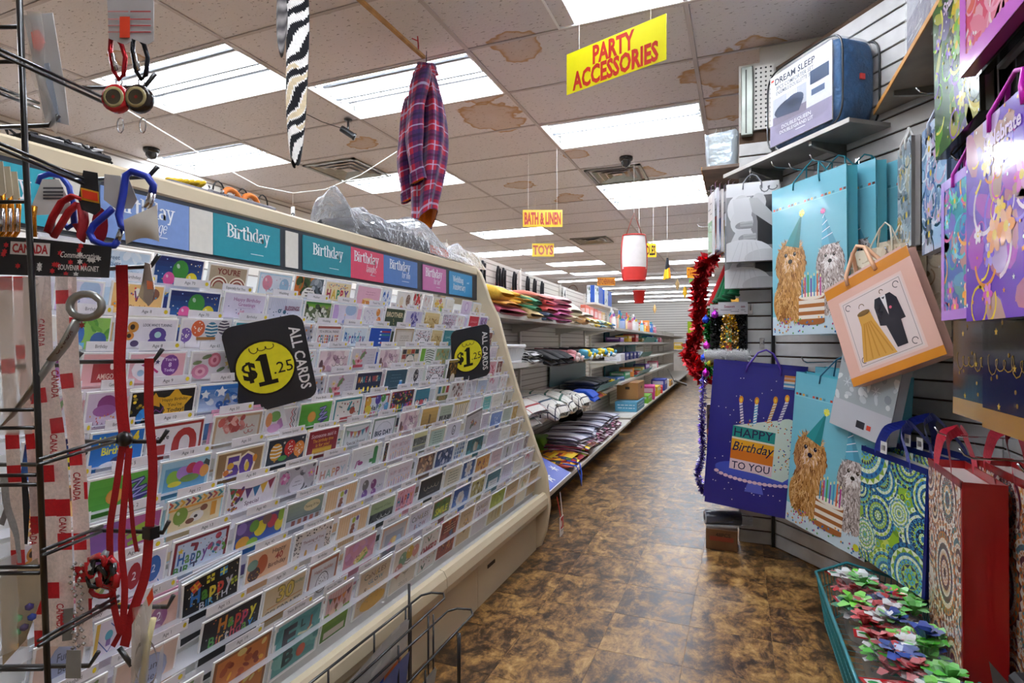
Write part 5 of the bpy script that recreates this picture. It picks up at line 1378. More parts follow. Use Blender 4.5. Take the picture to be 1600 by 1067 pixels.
# local x: across the chest, y: front to back; seen from its side
def torso(u,v):
    z=-.05-.80*v
    a=u*2*PI
    sw=(.10+.095*min(1,v*4.5))*(1-.08*v)
    dp=.052+.035*math.sin(PI*min(1,v*1.05))+.018*v
    rp=1+.10*math.sin(5*a+2*v)*v+.05*math.sin(9*a+5*v)
    return Vector((sw*math.cos(a)*rp,dp*math.sin(a)*rp+.02*math.sin(4*v),z+.02*math.cos(a)*(v**3)*3*math.sin(a)))
m=MB();m.grid(torso,72,120,colfn=lambda u,v:plaid(u*.95,v*.86))
m.obj('body',M_CLOTH,t)
m=MB();m.grid(lambda u,v:torso(u,.80+.197*v)*.94+Vector((0,0,-.045)),36,8,'e07a1e');m.obj('lining',M_CLOTH,t)
for sx in(1,-1):
    def sleeve(u,v):
        a=u*2*PI
        c=Vector((sx*(.165+.045*math.sin(v*2.2)),-.035-.045*math.sin(v*2.6)-(.03 if sx<0 else 0),-.10-.60*v))
        r=.062-.014*v+.004*math.sin(13*v)
        w=1+.08*math.sin(4*a+6*v)
        return c+Vector((r*math.cos(a)*w,r*.8*math.sin(a)*w,.02*math.sin(a)))
    m=MB();m.grid(sleeve,40,84,colfn=lambda u,v:plaid(u*.36+.05,v*.62+.03));s_=m.obj('sleeve',M_CLOTH,t)
    m=MB();m.grid(lambda u,v:sleeve(u,.92+.085*v)*1.0+(sleeve(u,.95)-sleeve(u+.5,.95))*.06,40,8,colfn=lambda u,v:plaid(u*.36+.02,v*.06+.05));m.obj('cuff',M_CLOTH,s_)
    m=MB();m.grid(lambda u,v:Vector((sleeve(u,.985).x*(1-v)+sleeve(.25,.9).x*v,sleeve(u,.985).y*(1-v)+(sleeve(.25,.9).y-.03)*v,sleeve(u,.985).z+.05*v)),20,3,'e07a1e');m.obj('cuff_lining',M_CLOTH,s_)
m=MB()
m.grid(lambda u,v:Vector(((.072+.022*(1-v))*math.cos(u*2*PI),(.05+.02*(1-v))*math.sin(u*2*PI),-.03+.06*v-.03*math.cos(u*2*PI))),36,10,colfn=lambda u,v:plaid(u*.4,v*.07))
m.obj('collar',M_CLOTH,t)
m=MB();m.tube([(0,0,.075),(.0,0,.03),(-.01,0,.02),(.0,0,.0),(.17,0,-.06),(-.17,0,-.06),(0,0,0)],.003,5);m.tube([(0,0,.07),(.012,0,.085),(0,0,.1)],.002,5);m.obj('hanger',M_BLACKW,t)
m=MB();m.grid(lambda u,v:Vector((.06+.0,-.105,-.25))+Vector((.022*v*math.cos(u*2*PI),-.002,.036*v*math.sin(u*2*PI))),16,1,'eeece6');m.obj('hang_tag',M_PAPER,t)
# zebra-striped and grey wraps hanging edge-on over the rack
def wrap(label,loc,ang,L_,wd,cf,name):
    t=thing(name,label,'wrap',loc,(0,0,ang))
    def fn(u,v):
        a=u*2*PI
        w=wd*(.25+.75*math.sin(PI*min(1,.12+v*.86))**.7)
        return Vector((w*math.cos(a)*(1+.06*math.sin(9*v)),.016*math.sin(a)*(1+.3*math.sin(14*v))+.01*math.sin(5*v),-L_*v+.015*math.sin(a*2)))
    m=MB();m.grid(fn,40,110,colfn=cf);m.obj('cloth',M_CLOTH,t)
    string(t,'string',(0,0,0),(0,0,CZ-loc[2]),.002)
    m=MB();m.box((-.012,-.018,-.03),(.012,.018,.004),'d8d8dc');m.obj('clip',M_PLAS,t)
    return t
def zeb(u,v):
    s=math.sin(2*PI*(v*9.0+.7*math.cos(u*2*PI)+.25*math.sin(v*23)))
    if(u*2)%1<.07 or(u*2)%1>.93:
        return '15151c'
    return '17171d' if s>.15 else('d6c3a0' if 8<int(v*17)<14 and s<-.5 else 'ebe7e2')
wrap('black, white and beige zebra-striped wrap hanging over the card rack',(-1.462,1.565,2.52),.42,.735,.042,zeb,'zebra_wrap')
wrap('short grey wrap hanging beside the zebra-striped wrap',(-1.512,1.548,2.52),.42,.34,.022,lambda u,v:mix('8f8a88','4a4648',(math.sin(v*40+u*20)+1)/2),'grey_wrap')
# cameras
t=thing('bullet_camera','small black bullet camera on a stalk beside the ceiling light','camera',(-2.77,3.50,2.845))
m=MB();m.lathe([(.03,0),(.03,-.008),(.008,-.012),(.008,-.07)],12);m.obj('stalk',M_BLACKW,t)
Mx=Matrix.Translation((.0,-.005,-.10))@Matrix.Rotation(.7,4,'Z')@Matrix.Rotation(PI/2+.5,4,'Y')
m=MB();m.lathe([(0,-.06),(.022,-.058),(.025,-.05),(.025,.045),(.028,.05),(.028,.062),(.02,.064),(0,.058)],16,M=Mx);m.obj('housing',mat('black_camera_housing','15161a',.25,coat=.3,var=.05),t)
m=MB();m.tube([(-.01,0,-.09),(-.06,-.02,-.06),(-.16,-.10,-.03),(-.22,-.2,.0)],.003,5);m.obj('cable',M_BLACKW,t)
for(x,y,r,lb)in((-4.80,3.39,.065,'dome camera on the ceiling at the left'),(-.98,5.19,.062,'dome camera on the ceiling by the square vent')):
    t=thing('dome_camera',lb,'camera',(x,y,CZ),group='dome cameras')
    m=MB();m.lathe([(r,.002),(r,-.02),(r*.85,-.035),(0,-.036)],18);m.obj('base',mat('black_camera_housing'),t)
    m=MB();m.lathe([(r*.75,-.034),(r*.7,-.06),(r*.45,-.085),(0,-.095)],16);m.obj('dome',mat('smoked_dome','2a2c32',.08,coat=.6,var=.02),t)
m=MB();m.tube([(-3.9,2.55,2.75),(-3.5,2.9,2.45),(-3.18,3.03,2.26),(-2.95,3.12,2.21),(-2.75,3.22,2.24),(-2.5,3.3,2.34),(-2.2,3.5,2.6),(-2.0,3.6,2.84)],.004,5)
tag(m.obj('white_cable',M_STRING),'white cable sagging across under the ceiling vents','cable')
t=thing('hanging_tag','white price tag hanging on a thread above the rack','tag',(-2.95,3.12,2.195))
m=MB();m.box((-.017,-.001,-.20),(.017,.001,-.08),'e6e4e0');a=Art(.034,.12);a.text('8',.017,.05,.05,'3a3a3a',.02);a.put(m,lambda x,y,z:(x-.017,-.001-z,y-.2),.0003);m.obj('card',M_PAPER,t)
string(t,'string',(0,0,-.08),(0,0,.02))
# pop-up hamper, bucket and far hangings
t=thing('popup_hamper','red and white pop-up mesh hamper hanging over the aisle','hamper',(-.88,5.04,1.70),(0,0,.39))
def hamp(u,v,k=1.0):
    a=u*2*PI
    w=(.082+.028*math.sin(PI*(.15+.7*v)))*k
    return Vector((w*math.cos(a),.06*math.sin(a)*k,.40*v))
m=MB();m.grid(hamp,32,24,colfn=lambda u,v:('d8352e' if v<.26+.10*(abs(((u+.25)%1)-.5)*2-.5)else 'efe9e6'))
m.obj('mesh_body',mat('nylon_mesh',None,.6,var=.05),t)
for(v,nm)in((0,'rim'),(1,'rim')):
    m=MB();m.tube([hamp(i/20,v,1.04)for i in range(20)],.006,5,'c8302c',True);m.obj(nm,M_PLAS,t)
for s in(.0,.5):
    m=MB();m.tube([hamp(s,i/12,1.05)for i in range(13)],.005,5,'c8302c');m.obj('seam',M_PLAS,t)
m=MB();m.tube([(-.07,0,.4),(-.03,0,.52),(0,0,.6),(.03,0,.52),(.07,0,.4)],.004,5,'8a3a30');m.obj('handle',M_PLAS,t)
string(t,'string',(0,0,.6),(0,0,CZ-1.70))
t=thing('red_bucket','red plastic bucket hanging over the aisle','bucket',(-1.175,7.08,1.635))
m=MB();m.lathe([(0,0),(.055,0),(.058,.004),(.076,.15),(.082,.15),(.082,.156),(.07,.156),(.05,.01),(0,.01)],20,'d0231f');m.obj('pail',M_PLAS,t)
m=MB();m.tube([(.078*math.cos(a),0,.15+.07*math.sin(a))for a in[PI*i/12 for i in range(13)]],.0025,5,'2a2a2a');m.obj('handle',M_BLACKW,t)
string(t,'string',(0,0,.22),(0,0,CZ-1.635))
t=thing('hanging_glove','black and yellow glove pack hanging over the far aisle','gloves',(-.85,7.21,1.93),(0,0,.39))
m=MB()
for i,(dx,c)in enumerate(((-.035,'e8b020'),(0,'f0c830'),(.03,'e08a1e'))):
    m.grid(lambda u,v:Vector((dx*(1-v)+.02*math.cos(u*2*PI)*(1-.4*v),.02*math.sin(u*2*PI),.25*v+.01*i)),10,6,colfn=lambda u,v:c if v<.45 else '24242a')
m.obj('cloth',M_CLOTH,t)
string(t,'string',(0,0,.25),(0,0,CZ-1.93))
for i,(x,y,z,c,lb)in enumerate(((-.74,8.34,1.77,'f0b81e','yellow paper diamond hanging beside the red garland'),(-.95,9.4,1.98,'e8c890','small cream paper lantern hanging over the far aisle'),(-1.6,11.5,1.72,'d8b070','tan cut-out hanging at the end of the aisle'))):
    t=thing('paper_hanging',lb,'decoration',(x,y,z),(0,0,.39))
    m=MB();m.lathe([(0,0),(.035,.08),(.03,.13),(0,.2)],6,c);m.obj('paper',M_PAPER,t)
    string(t,'string',(0,0,.2),(0,0,CZ-z))
m=MB();m.tube([(-1.3,6.3,2.3),(-1.1,6.5,2.14),(-.9,6.6,2.12),(-.6,6.9,2.2)],.006,5);m.tube([(-.7,8.5,2.15),(-.5,8.6,2.0),(-.45,8.6,1.9)],.006,5)
t=thing('wicker_basket','small dark wicker basket hanging left of the kitchenware sign','basket',(-2.75,9.6,1.96))
m=MB();m.lathe([(0,0),(.06,.0),(.085,.09),(.09,.1),(.08,.1),(.05,.01),(0,.01)],14,'6a4434');m.obj('body',M_CLOTH,t)
m=MB();m.tube([(.085*math.cos(a),0,.1+.1*math.sin(a))for a in[PI*i/12 for i in range(13)]],.008,5,'5a3a2c');m.obj('handle',M_CLOTH,t)
string(t,'string',(0,0,.2),(0,0,CZ-1.96))
# on top of the rack
M_FUR=mat('dark_plush','33333a',.95,bump=(420,1.0,.01),var=.5,vscale=120)
ZT=1.5855
t=thing('bagged_cushion','dark plush cushion in a crumpled clear plastic bag on top of the rack','cushion',(-1.53,2.2,ZT))
def cush(u,v):
    a,b=u*2*PI,(v-.5)*PI
    cb=abs(math.cos(b))**.45
    return Vector((.085*math.copysign(abs(math.cos(a))**.6,math.cos(a))*cb,.42*math.copysign(abs(math.sin(a))**.6,math.sin(a))*cb,.042+.042*math.sin(b)+.006*math.sin(5*a)))
m=MB();m.grid(cush,40,14);m.obj('cushion',M_FUR,t)
def film(u,v,s=1.0):
    a=v*PI
    y=-.47+1.42*u
    hgt=.10+.10*math.exp(-((u-.03)/.07)**2)+.05*math.sin(u*9)**2+(.03 if.3<u<.62 else 0)-.04*u
    j=noise_(u*9,v*5)
    hgt*=min(1,u*16,(1-u)*9)**.6
    return Vector((.105*math.cos(a)*min(1,.25+u*10)+.018*j,y+.02*noise_(v*7,u*6+9),.003+max(.012,hgt+.05*j)*math.sin(a)))
_rn=[[R.uniform(-1,1)for _ in range(40)]for _ in range(40)]
def noise_(x,y):
    i,j=int(math.floor(x)),int(math.floor(y))
    fx,fy=x-i,y-j
    g=lambda a,b:_rn[a%40][b%40]
    return(g(i,j)*(1-fx)+g(i+1,j)*fx)*(1-fy)+(g(i,j+1)*(1-fx)+g(i+1,j+1)*fx)*fy
m=MB();m.grid(film,110,26,smooth=True);m.obj('plastic_bag',M_FILMW,t)
m=MB();m.box((.088,.25,.012),(.092,.44,.052),'d8d0c8')
a=Art(.19,.04);a.rect(.0,.0,.19,.04,'d25a3a');lines(a,.01,.18,[.008,.016,.024,.032],'f0e0d4',.003);a.put(m,lambda x,y,z:(.092+z,.25+x,.012+y),.0003)
m.obj('label',M_PAPER,t)
m=MB();m.grid(lambda u,v:Vector((.07*math.cos(u*2*PI),.62+.2*(v-.5),.035+.032*math.sin(u*2*PI))),16,5,'eae8ea');m.obj('folded_card',M_PAPER,t)
t=thing('cargo_net','black and white knitted net bundle on the left end of the rack top','net',(-1.47,.83,ZT))
m=MB()
for i in range(34):
    y=-.08+.16*q.random();z=.008+.03*q.random()
    m.tube([(-.03+.02*math.sin(k*1.7+i)+.004*k,y+.025*math.cos(k*1.3+i),z+.008*math.sin(k*2.1+i))for k in range(7)],.0035,4,'e0dedc' if i%2==0 else '1c1c20')
m.obj('cord',M_CLOTH,t)['kind']='stuff'
m=MB();m.grid(lambda u,v:Vector((.032*math.cos(u*2*PI),.085*(v-.5)*2,.016+.014*math.sin(u*2*PI))),10,4,'2a2a2e');m.obj('roll',M_CLOTH,t)
t=thing('rope_pack','yellow coiled rope pack on top of the rack','rope',(-1.47,1.14,ZT))
m=MB()
for i in range(5):
    m.tube([(.022*math.cos(k*.524),-.035+.018*i+.016*math.sin(k*.524)+.0,.016+.003*i+.004*math.sin(k))for k in range(12)],.0055,5,'e8c028',True)
m.obj('rope',M_CLOTH,t)
m=MB();m.box((-.035,-.075,0),(.035,.06,.008),'8a8890');m.obj('card',M_PAPER,t)
t=thing('netting_pack','white mesh netting pack beside the yellow rope','netting',(-1.47,1.235,ZT))
m=MB()
for i in range(12):
    m.tube([(-.03+.06*q.random(),-.035+.007*i,.006+.02*math.sin(k*.9+i)**2)if False else(-.03+.012*k,-.04+.007*i+.01*math.sin(k*2+i),.012+.012*math.sin(k*1.7+i))for k in range(6)],.003,4,'e0dedc' if i%2 else '55535a')
m.box((-.03,-.04,0),(.03,.04,.012),'77747c')
m.obj('mesh_bundle',M_CLOTH,t)
t=thing('orange_handle_pack','orange and grey carry handles with black hooks on the rack top','handle',(-1.46,1.35,ZT))
for i in range(2):
    m=MB();m.tube([(0,-.065+.075*i+.03*math.cos(PI*k/8),.008+.028*math.sin(PI*k/8))for k in range(9)],.009,8,'e8802a');m.obj('grip',M_PLAS,t)
m=MB();m.box((-.03,-.1,0),(.03,.09,.012),'8d8b92',bev=.003);m.obj('tray',M_PLAS,t)
m=MB()
for y in(-.11,-.02,.06):
    m.tube([(.0,y+.02*math.cos(PI*k/6),.02+.03*math.sin(PI*k/6))for k in range(7)],.0025,5)
m.obj('hook',M_BLACKW,t)
# ------------------------------------------------------------------ left-hand aisle shelving and its goods
def at(F,x,y,z,rz=0.0,rx=0.0):
    return F@Matrix.Translation((x,y,z))@Matrix.Rotation(rz,4,'Z')@Matrix.Rotation(rx,4,'X')
M_GOND=mat('gondola_enamel','dedad2',.45,var=.07,vscale=6)
M_GBACK=slat_mat('gondola_back_panel','d0cbc3','8e867c',.048)
M_TEALP=mat('teal_panel','17626c',.5,var=.1,vscale=6)
def gondola(label,F,L_,shelves,deck_front,back_y,back_z,posts,lip='e4e0d8'):
    t=thing('shelving_unit',label,'shelving')
    t.matrix_world=F
    m=MB();m.box((-.02,back_y,.1),(L_,back_y+.03,back_z));m.obj('back_panel',M_GBACK,t)
    for x in posts:
        m=MB();m.box((x-.018,back_y-.02,0),(x+.018,back_y+.03,back_z))
        for k in range(int(back_z/.05)):
            m.box((x-.004,back_y-.0215,.05+.05*k),(x+.004,back_y-.0195,.08+.05*k),'2a2824')
        m.obj('post',M_GOND,t)
    m=MB();m.box((0,deck_front+.14,0),(L_,back_y,.17));m.obj('base',mat('dark_base','12100f',.7,var=.2),t)
    m=MB();m.box((0,deck_front,.17),(L_,back_y,.20),bev=.004);m.box((0,deck_front-.003,.172),(L_,deck_front+.004,.198));m.obj('deck',M_GOND,t)
    for(z,x0,x1,dep)in shelves:
        n=max(1,round((x1-x0)/1.3))
        for k in range(n):
            a,b_=x0+(x1-x0)*k/n+.004,x0+(x1-x0)*(k+1)/n-.004
            m=MB();m.box((a,back_y-dep,z-.028),(b_,back_y-.002,z),bev=.004)
            s=m.obj('shelf',M_GOND,t)
            m=MB();m.box((a,back_y-dep-.004,z-.03),(b_,back_y-dep,z+.002));m.obj('price_rail',mat('price_rail','cfccc6',.3,var=.05),s)
            for bx in(a+.01,b_-.01):
                m=MB();m.add([(bx-.002,back_y,z-.028),(bx-.002,back_y-dep*.9,z-.028),(bx-.002,back_y,z-.10),(bx+.002,back_y,z-.028),(bx+.002,back_y-dep*.9,z-.028),(bx+.002,back_y,z-.10)],[(0,2,1),(3,4,5),(1,2,5,4),(0,1,4,3)]);m.obj('bracket',M_GOND,s)
    return t
FG=frame((-1.31,3.0,0),(-.0375,1,0))
BY=.38
gondola('white shelving unit with towels and linens, beside the card rack end',FG,3.95,[(1.325,-.02,3.95,.38),(1.015,0,3.95,.38),(.605,0,3.95,.40),(1.47,.05,1.7,.22)],-.20,BY,1.76,(.06,1.45,2.75,3.93))
FG2=frame((-1.45,7.15,0),(-.0218,1,0))
gondola('farther white shelving unit with teal backs and small packaged goods',FG2,12.5,[(1.335,0,5.0,.36),(1.15,.3,8,.34),(.90,0,8,.36),(.62,.2,8,.38),(1.335,5,12.5,.34),(.9,8,12.5,.36)],-.16,.38,1.46,(.05,1.3,2.6,3.9,5.2,6.5,7.8,9.1))
for k,(x0,x1)in enumerate(((.9,2.4),(2.7,3.8))):
    m=MB();m.box((x0,.35,.45),(x1,.372,1.30));o=m.obj('back_board',M_TEALP);o.matrix_world=FG2
    tag(o,['nearer teal board behind the shelves of the far unit','farther teal board behind the shelves of the far unit'][k],'board')
GQ=random.Random(21)
ORDW=['first','second','third','fourth','fifth','sixth','seventh','eighth','ninth','tenth','eleventh','twelfth','thirteenth','fourteenth','last']
def put(o,F,x,y,z,rz=0.0,rx=0.0):
    o.matrix_world=at(F,x,y,z,rz,rx)
    return o
def folded(w,d,h,cf,layers=3,name='folded_towel',droop=0.0,seed=0,nu=22,nv=12):
    """stack of cloth folded over: rounded at the front (-y), open layers at the ends"""
    q=random.Random(seed)
    m=MB()
    lh=h/layers
    for k in range(layers):
        dx,dy=q.uniform(-.008,.008),q.uniform(-.012,.012)
        ph=q.uniform(0,6)
        def fn(u,v):
            a=u*2*PI
            yy=(v-.5)*d
            cx,cz=math.cos(a),math.sin(a)
            x=math.copysign(abs(cx)**.5,cx)*w/2*(1+.03*math.sin(9*v+ph))
            z=math.copysign(abs(cz)**.6,cz)*lh*.56
            e=min(1,6*v,6*(1-v))**.5
            return Vector((x+dx+.006*math.sin(5*v+ph),yy+dy,lh*(k+.5)+z*(.25+.75*e)+.004*math.sin(7*u*2+ph+5*v)-droop*max(0,.35-v)*1.2))
        m.grid(fn,nu,nv,colfn=(lambda u,v:cf(u,v))if callable(cf)else None,col='ffffff' if callable(cf)else cf)
    return m
def cloth_item(label,F,x,y,z,w,d,h,cf,layers=3,cat='towel',name='folded_towel',group=None,rz=0.0,droop=0.0,seed=0,m_=None,nu=22,nv=12):
    o=folded(w,d,h,cf,layers,seed=seed,droop=droop,nu=nu,nv=nv).obj(name,m_ or M_CLOTH)
    tag(put(o,F,x,y,z,rz),label,cat,group)
    return o
S1,S2,S3,DK=1.326,1.016,.606,.201
G1='folded towels on the top shelf'
for i,(x,lv,w,h,c,lb,ly)in enumerate((
        (.22,0,.40,.052,'a81c48','crimson folded towel at the bottom of the yellow stack',2),(.22,.052,.36,.03,'e8a018','thin amber towel between the crimson and yellow towels',1),(.10,.084,.26,.06,'f0bc12','bright yellow rolled towel on top of the stack by the rack',1),(.44,.08,.24,.055,'e2b428','golden towel with open folds, right of the yellow roll',4),
        (.66,0,.24,.05,'dcb878','tan towel underneath the green towel',2),(.70,.05,.22,.075,'1f8a5e','green folded towel with deep folds',3),(.98,0,.28,.05,'3a4f74','slate blue towel underneath the red towel',3),(1.02,.052,.30,.085,'d8382e','red folded towel above the slate blue one',3),(.92,.135,.4,.035,'e0705a','coral towel lying flat above the green and red towels',1),
        (1.42,0,.34,.07,'b02a78','magenta towel at the front of the pink stack',3),(1.46,.07,.34,.075,'d86090','pink folded towel in the middle of the shelf',3),(1.46,.146,.36,.04,'f0c4c4','pale pink towel on top of the pink stack',2),(1.86,0,.30,.06,'e4d6b4','cream towel beside the pink stack',3),(1.88,.06,.30,.08,'eee4cc','ivory towel slumped over the cream one',2),
        (2.26,0,.3,.075,'d8a468','tan rolled towel right of the cream towels',1),(2.26,.076,.34,.03,'ece2d0','flat cream towel above the tan roll',1))):
    cloth_item(lb,FG,x,.15,S1+lv*1.12,w,.37,h*1.3,mix(c,'ffffff',.06),max(1,ly-1),group=None,seed=i,droop=.06,rz=GQ.uniform(-.15,.15))
for i in range(6):
    c=[('e8e4da','white'),('e6c83a','yellow'),('3a86b8','blue'),('e9e6e0','white'),('d8c23a','yellow'),('3f78a8','blue')][i]
    a_,b_=lin(c[0]),lin(['d8b820','f0ead8','e8eef2','6a8a4a','e8e4d8','d8e4ee'][i])
    cloth_item(f"{c[1]} patterned cloth bundle, {['first','second','third','fourth','fifth','last'][i]} past the tan roll on the top shelf",FG,2.62+.23*i,.15,S1,.2,.34,.085-.006*(i%3),lambda u,v,a_=a_,b_=b_:a_ if(int(u*9)+int(v*7))%3 else b_,2,'cloth','cloth_bundle','patterned cloth bundles on the top shelf',seed=40+i,droop=.05)
# small raised shelf: white linens and an orange tray edge
m=MB();m.box((.06,.15,1.4715),(1.2,.162,1.505),'e0785a');m.box((.06,.15,1.4715),(1.2,.36,1.476),'d8d4cc')
tag(put(m.obj('shelf_tray',M_PLAS),FG,0,0,0),'long white tray with coral front edge above the yellow towels','tray')
for i,(x,w,c,lb)in enumerate(((.22,.26,'e8e4e4','white folded napkins at the left end of the raised shelf'),(.52,.26,'dedae4','lilac-white napkins second on the raised shelf'),(.82,.24,'e9e5df','ivory napkins third on the raised shelf'),(1.08,.2,'d8d2d8','grey-white napkins fourth on the raised shelf'),(1.36,.26,'eadfdc','blush white linens at the far end of the raised shelf'))):
    ee=lin(['6a3a70','3a3f80','7a8a30','303038','c83a70'][i])
    cloth_item(lb,FG,x,.27,1.477,w,.2,.05,lambda u,v,c=c,ee=ee:ee if(int(u*13)*7+int(v*9)*5)%11==0 else lin(c),2,'napkins','folded_napkins',None,seed=60+i)
for i in range(7):
    x=[.62,.92,1.03,1.28,1.62,1.82,2.05][i]
    t=thing('hook_pack','black hook pack hung on the panel above the towels' if False else f"black strap pack, {['nearest','second','third','fourth','fifth','sixth','farthest'][i]} of seven hung above the towels",'strap pack',(0,0,0),group='black strap packs on the back panel')
    t.matrix_world=at(FG,x,BY-.012,1.60)
    m=MB();m.box((-.035,-.006,-.09),(.035,0,.0),['d8a060','b04a6a','c8b070','e0a050','c8506a','6a5a8a','b08a50'][i]);m.obj('card',M_PAPER,t)
    m=MB();m.tube([(-.03,-.012,-.05),(-.035,-.015,.06),(-.01,-.015,.12),(.03,-.015,.11),(.02,-.015,.03),(.035,-.012,-.04)],.011,6,'1c1c20');m.obj('strap',M_CLOTH,t)
m=MB();m.box((-.06,-.004,0),(.06,0,.15),'e9e7e2');a=Art(.12,.15);a.text('4',.06,.075,.09,'24242a',.03);a.put(m,lambda x,y,z:(x-.06,-.004-z,y),.0004)
tag(put(m.obj('aisle_number',M_PAPER),FG,2.9,BY-.02,1.6),'white card with a black number 4 on the back panel','sign')
# second shelf: basket, dark bundles and long brushes
t=thing('plastic_basket','white slotted plastic basket at the near end of the second shelf','basket');put(t,FG,.30,.15,S2)
m=MB()
bw,bd,bh=.21,.14,.12
for(sx,sy)in((1,0),(-1,0),(0,1),(0,-1)):
    n=14 if sx==0 else 9
    for i in range(n+1):
        k=-1+2*i/n
        b0=(sx*bw*.88 if sx else k*bw*.88,sy*bd*.86 if sy else k*bd*.86,.012)
        b1=(sx*bw if sx else k*bw,sy*bd if sy else k*bd,bh-.02)
        m.tube([b0,b1],.006,4)
m.obj('slats',mat('white_plastic','eeeef0',.35,var=.03),t)
m=MB()
for(z,k,r)in((bh-.01,1.0,.014),(.008,.88,.009)):
    m.tube([(-bw*k,-bd*k,z),(bw*k,-bd*k,z),(bw*k,bd*k,z),(-bw*k,bd*k,z)],r,6,closed=True)
m.box((-bw*.88,-bd*.86,0),(bw*.88,bd*.86,.008))
m.obj('rim',mat('white_plastic'),t)
def speck(a,b,k):
    return lambda u,v:lin(a)if(int(u*23)*7+int(v*17)*5)%k<k//2 else lin(b)
cloth_item('black and white leafy bundle right of the white basket',FG,.70,.14,S2,.26,.34,.08,speck('1a1a1e','dcdcdc',4),2,'cloth','cloth_bundle',seed=71,droop=.05)
for i,(x,c,lb)in enumerate(((1.0,'19191c','nearest black cloth bundle drooping over the second shelf'),(1.24,'202125','middle black cloth bundle on the second shelf'),(1.46,'1c1c22','farthest black cloth bundle on the second shelf'))):
    cloth_item(lb,FG,x,.13,S2,.22,.4,.075,c,2,'cloth','cloth_bundle',None,seed=72+i,droop=.12)
def brush(label,F,x,y,z,rz,stick,head,tip):
    t=thing('dish_brush',label,'brush',group='long brushes on the second shelf')
    t.matrix_world=at(F,x,y,z,rz)
    m=MB();m.tube([(0,.22,.045),(0,0,.03),(0,-.12,.022)],[.011,.013,.012],7,stick);m.obj('handle',M_PLAS,t)
    m=MB();m.lathe([(0,0),(.02,.005),(.03,.03),(.03,.075),(.018,.09),(0,.092)],10,head,Matrix.Translation((0,-.11,.022))@Matrix.Rotation(PI/2+.25,4,'X'));m.obj('head',M_PLAS,t)
    m=MB();m.lathe([(0,0),(.022,.004),(.024,.03),(.0,.034)],8,tip,Matrix.Translation((0,-.20,.0))@Matrix.Rotation(PI/2+.4,4,'X'));m.obj('cap',M_PLAS,t)
    return t
for i in range(15):
    st_,hd,tp=[('c0707e','d88a90','e8d0d0'),('2a2a30','c87a84','e0c8c8'),('1f4f9a','4aa0c8','e8eef2'),('2a2a30','e6c81e','4aa0c8'),('3a6a9a','e0c020','eef0e8'),('24242a','5ab0d0','e8d020')][0 if i<3 else 2+i%4]
    nm={'c0707e':'pink','2a2a30':'black and yellow','1f4f9a':'blue','3a6a9a':'blue and yellow','24242a':'black and sky-blue'}[st_]
    brush(f"{nm} long-handled brush, {ORDW[i]} from the black bundles on the second shelf",FG,1.62+.15*i,.12+.02*(i%3),S2+(.03 if i%2 else 0),GQ.uniform(-.25,.25),st_,hd,tp)
# third shelf: checked tea towels, dark clothes in a teal tray
def check(bgc,ln):
    return lambda u,v:lin(ln)if(int(u*66)%11==0 or int(v*26)%7==3)else lin(bgc)
n=0
for col in range(6):
    for lv in range(3 if col<4 else 2):
        ln=['2f4f6a','b03a3a','3a3a44','4a7a6a'][n%4]
        cloth_item(f"white tea towel with {['navy', 'red', 'black', 'green'][n % 4]} checks, {['bottom', 'middle', 'top'][lv]} of {['the nearest', 'the second', 'the third', 'the fourth', 'the fifth', 'the farthest'][col]} pile",FG,.22+.36*col+.02*(n%3),.15+.03*(lv%2),S3+.048*lv,.33,.38+.03*(n%3),.05,check('f2efe8',ln),1,'tea towel','tea_towel','checked tea towels on the third shelf',GQ.uniform(-.2,.2),.12,100+n,None,66,26)
        n+=1
for i in range(5):
    cloth_item(f"white checked tea towel rolled up at the shelf front, {['nearest', 'second', 'third', 'fourth', 'farthest'][i]} roll",FG,.9+.24*i,-.02,S3+.0,.16,.2,.09,check('f4f1ea','4a4a54'),1,'tea towel','tea_towel_roll','rolled tea towels on the third shelf',GQ.uniform(-.4,.4),.1,130+i,None,66,26)
cloth_item('bright blue cloth bundle at the end of the tea towels',FG,2.42,.02,S3,.3,.22,.08,'1c4fc0',2,'cloth','cloth_bundle',seed=141,droop=.1)
cloth_item('red and yellow cloth edge under the dark clothes',FG,2.85,.08,S3,.5,.3,.03,speck('d8402a','e8c02a',5),1,'cloth','cloth_bundle',seed=142,droop=.1)
m=MB();m.box((2.55,-.04,S3+.032),(3.9,.36,S3+.04),'2f9aa2');m.add([(2.55,-.04,S3+.032),(3.9,-.04,S3+.032),(3.9,-.10,S3+.11),(2.55,-.10,S3+.11)],[(0,1,2,3),(3,2,1,0)],'2f9aa2')
tag(put(m.obj('display_tray',M_PLAS),FG,0,0,0),'teal plastic display tray holding the dark folded clothes','tray')
for i in range(5):
    cloth_item(f"dark {['navy', 'black', 'charcoal', 'black', 'yellow'][i]} folded garment, {['first', 'second', 'third', 'fourth', 'last'][i]} along the teal tray",FG,2.70+.25*i,.13,S3+.041,.24,.34,.10 if i<4 else.07,['20263a','16161a','2a2a32','1c1c20','e0c020'][i],3,'garment','folded_garment',None,seed=150+i,droop=.03)
m=MB();m.box((2.3,BY-.03,S3+.1),(3.9,BY-.02,S3+.30),'4f7078');tag(put(m.obj('back_board',M_PLAS),FG,0,0,0),'grey-teal board behind the dark folded clothes','board')
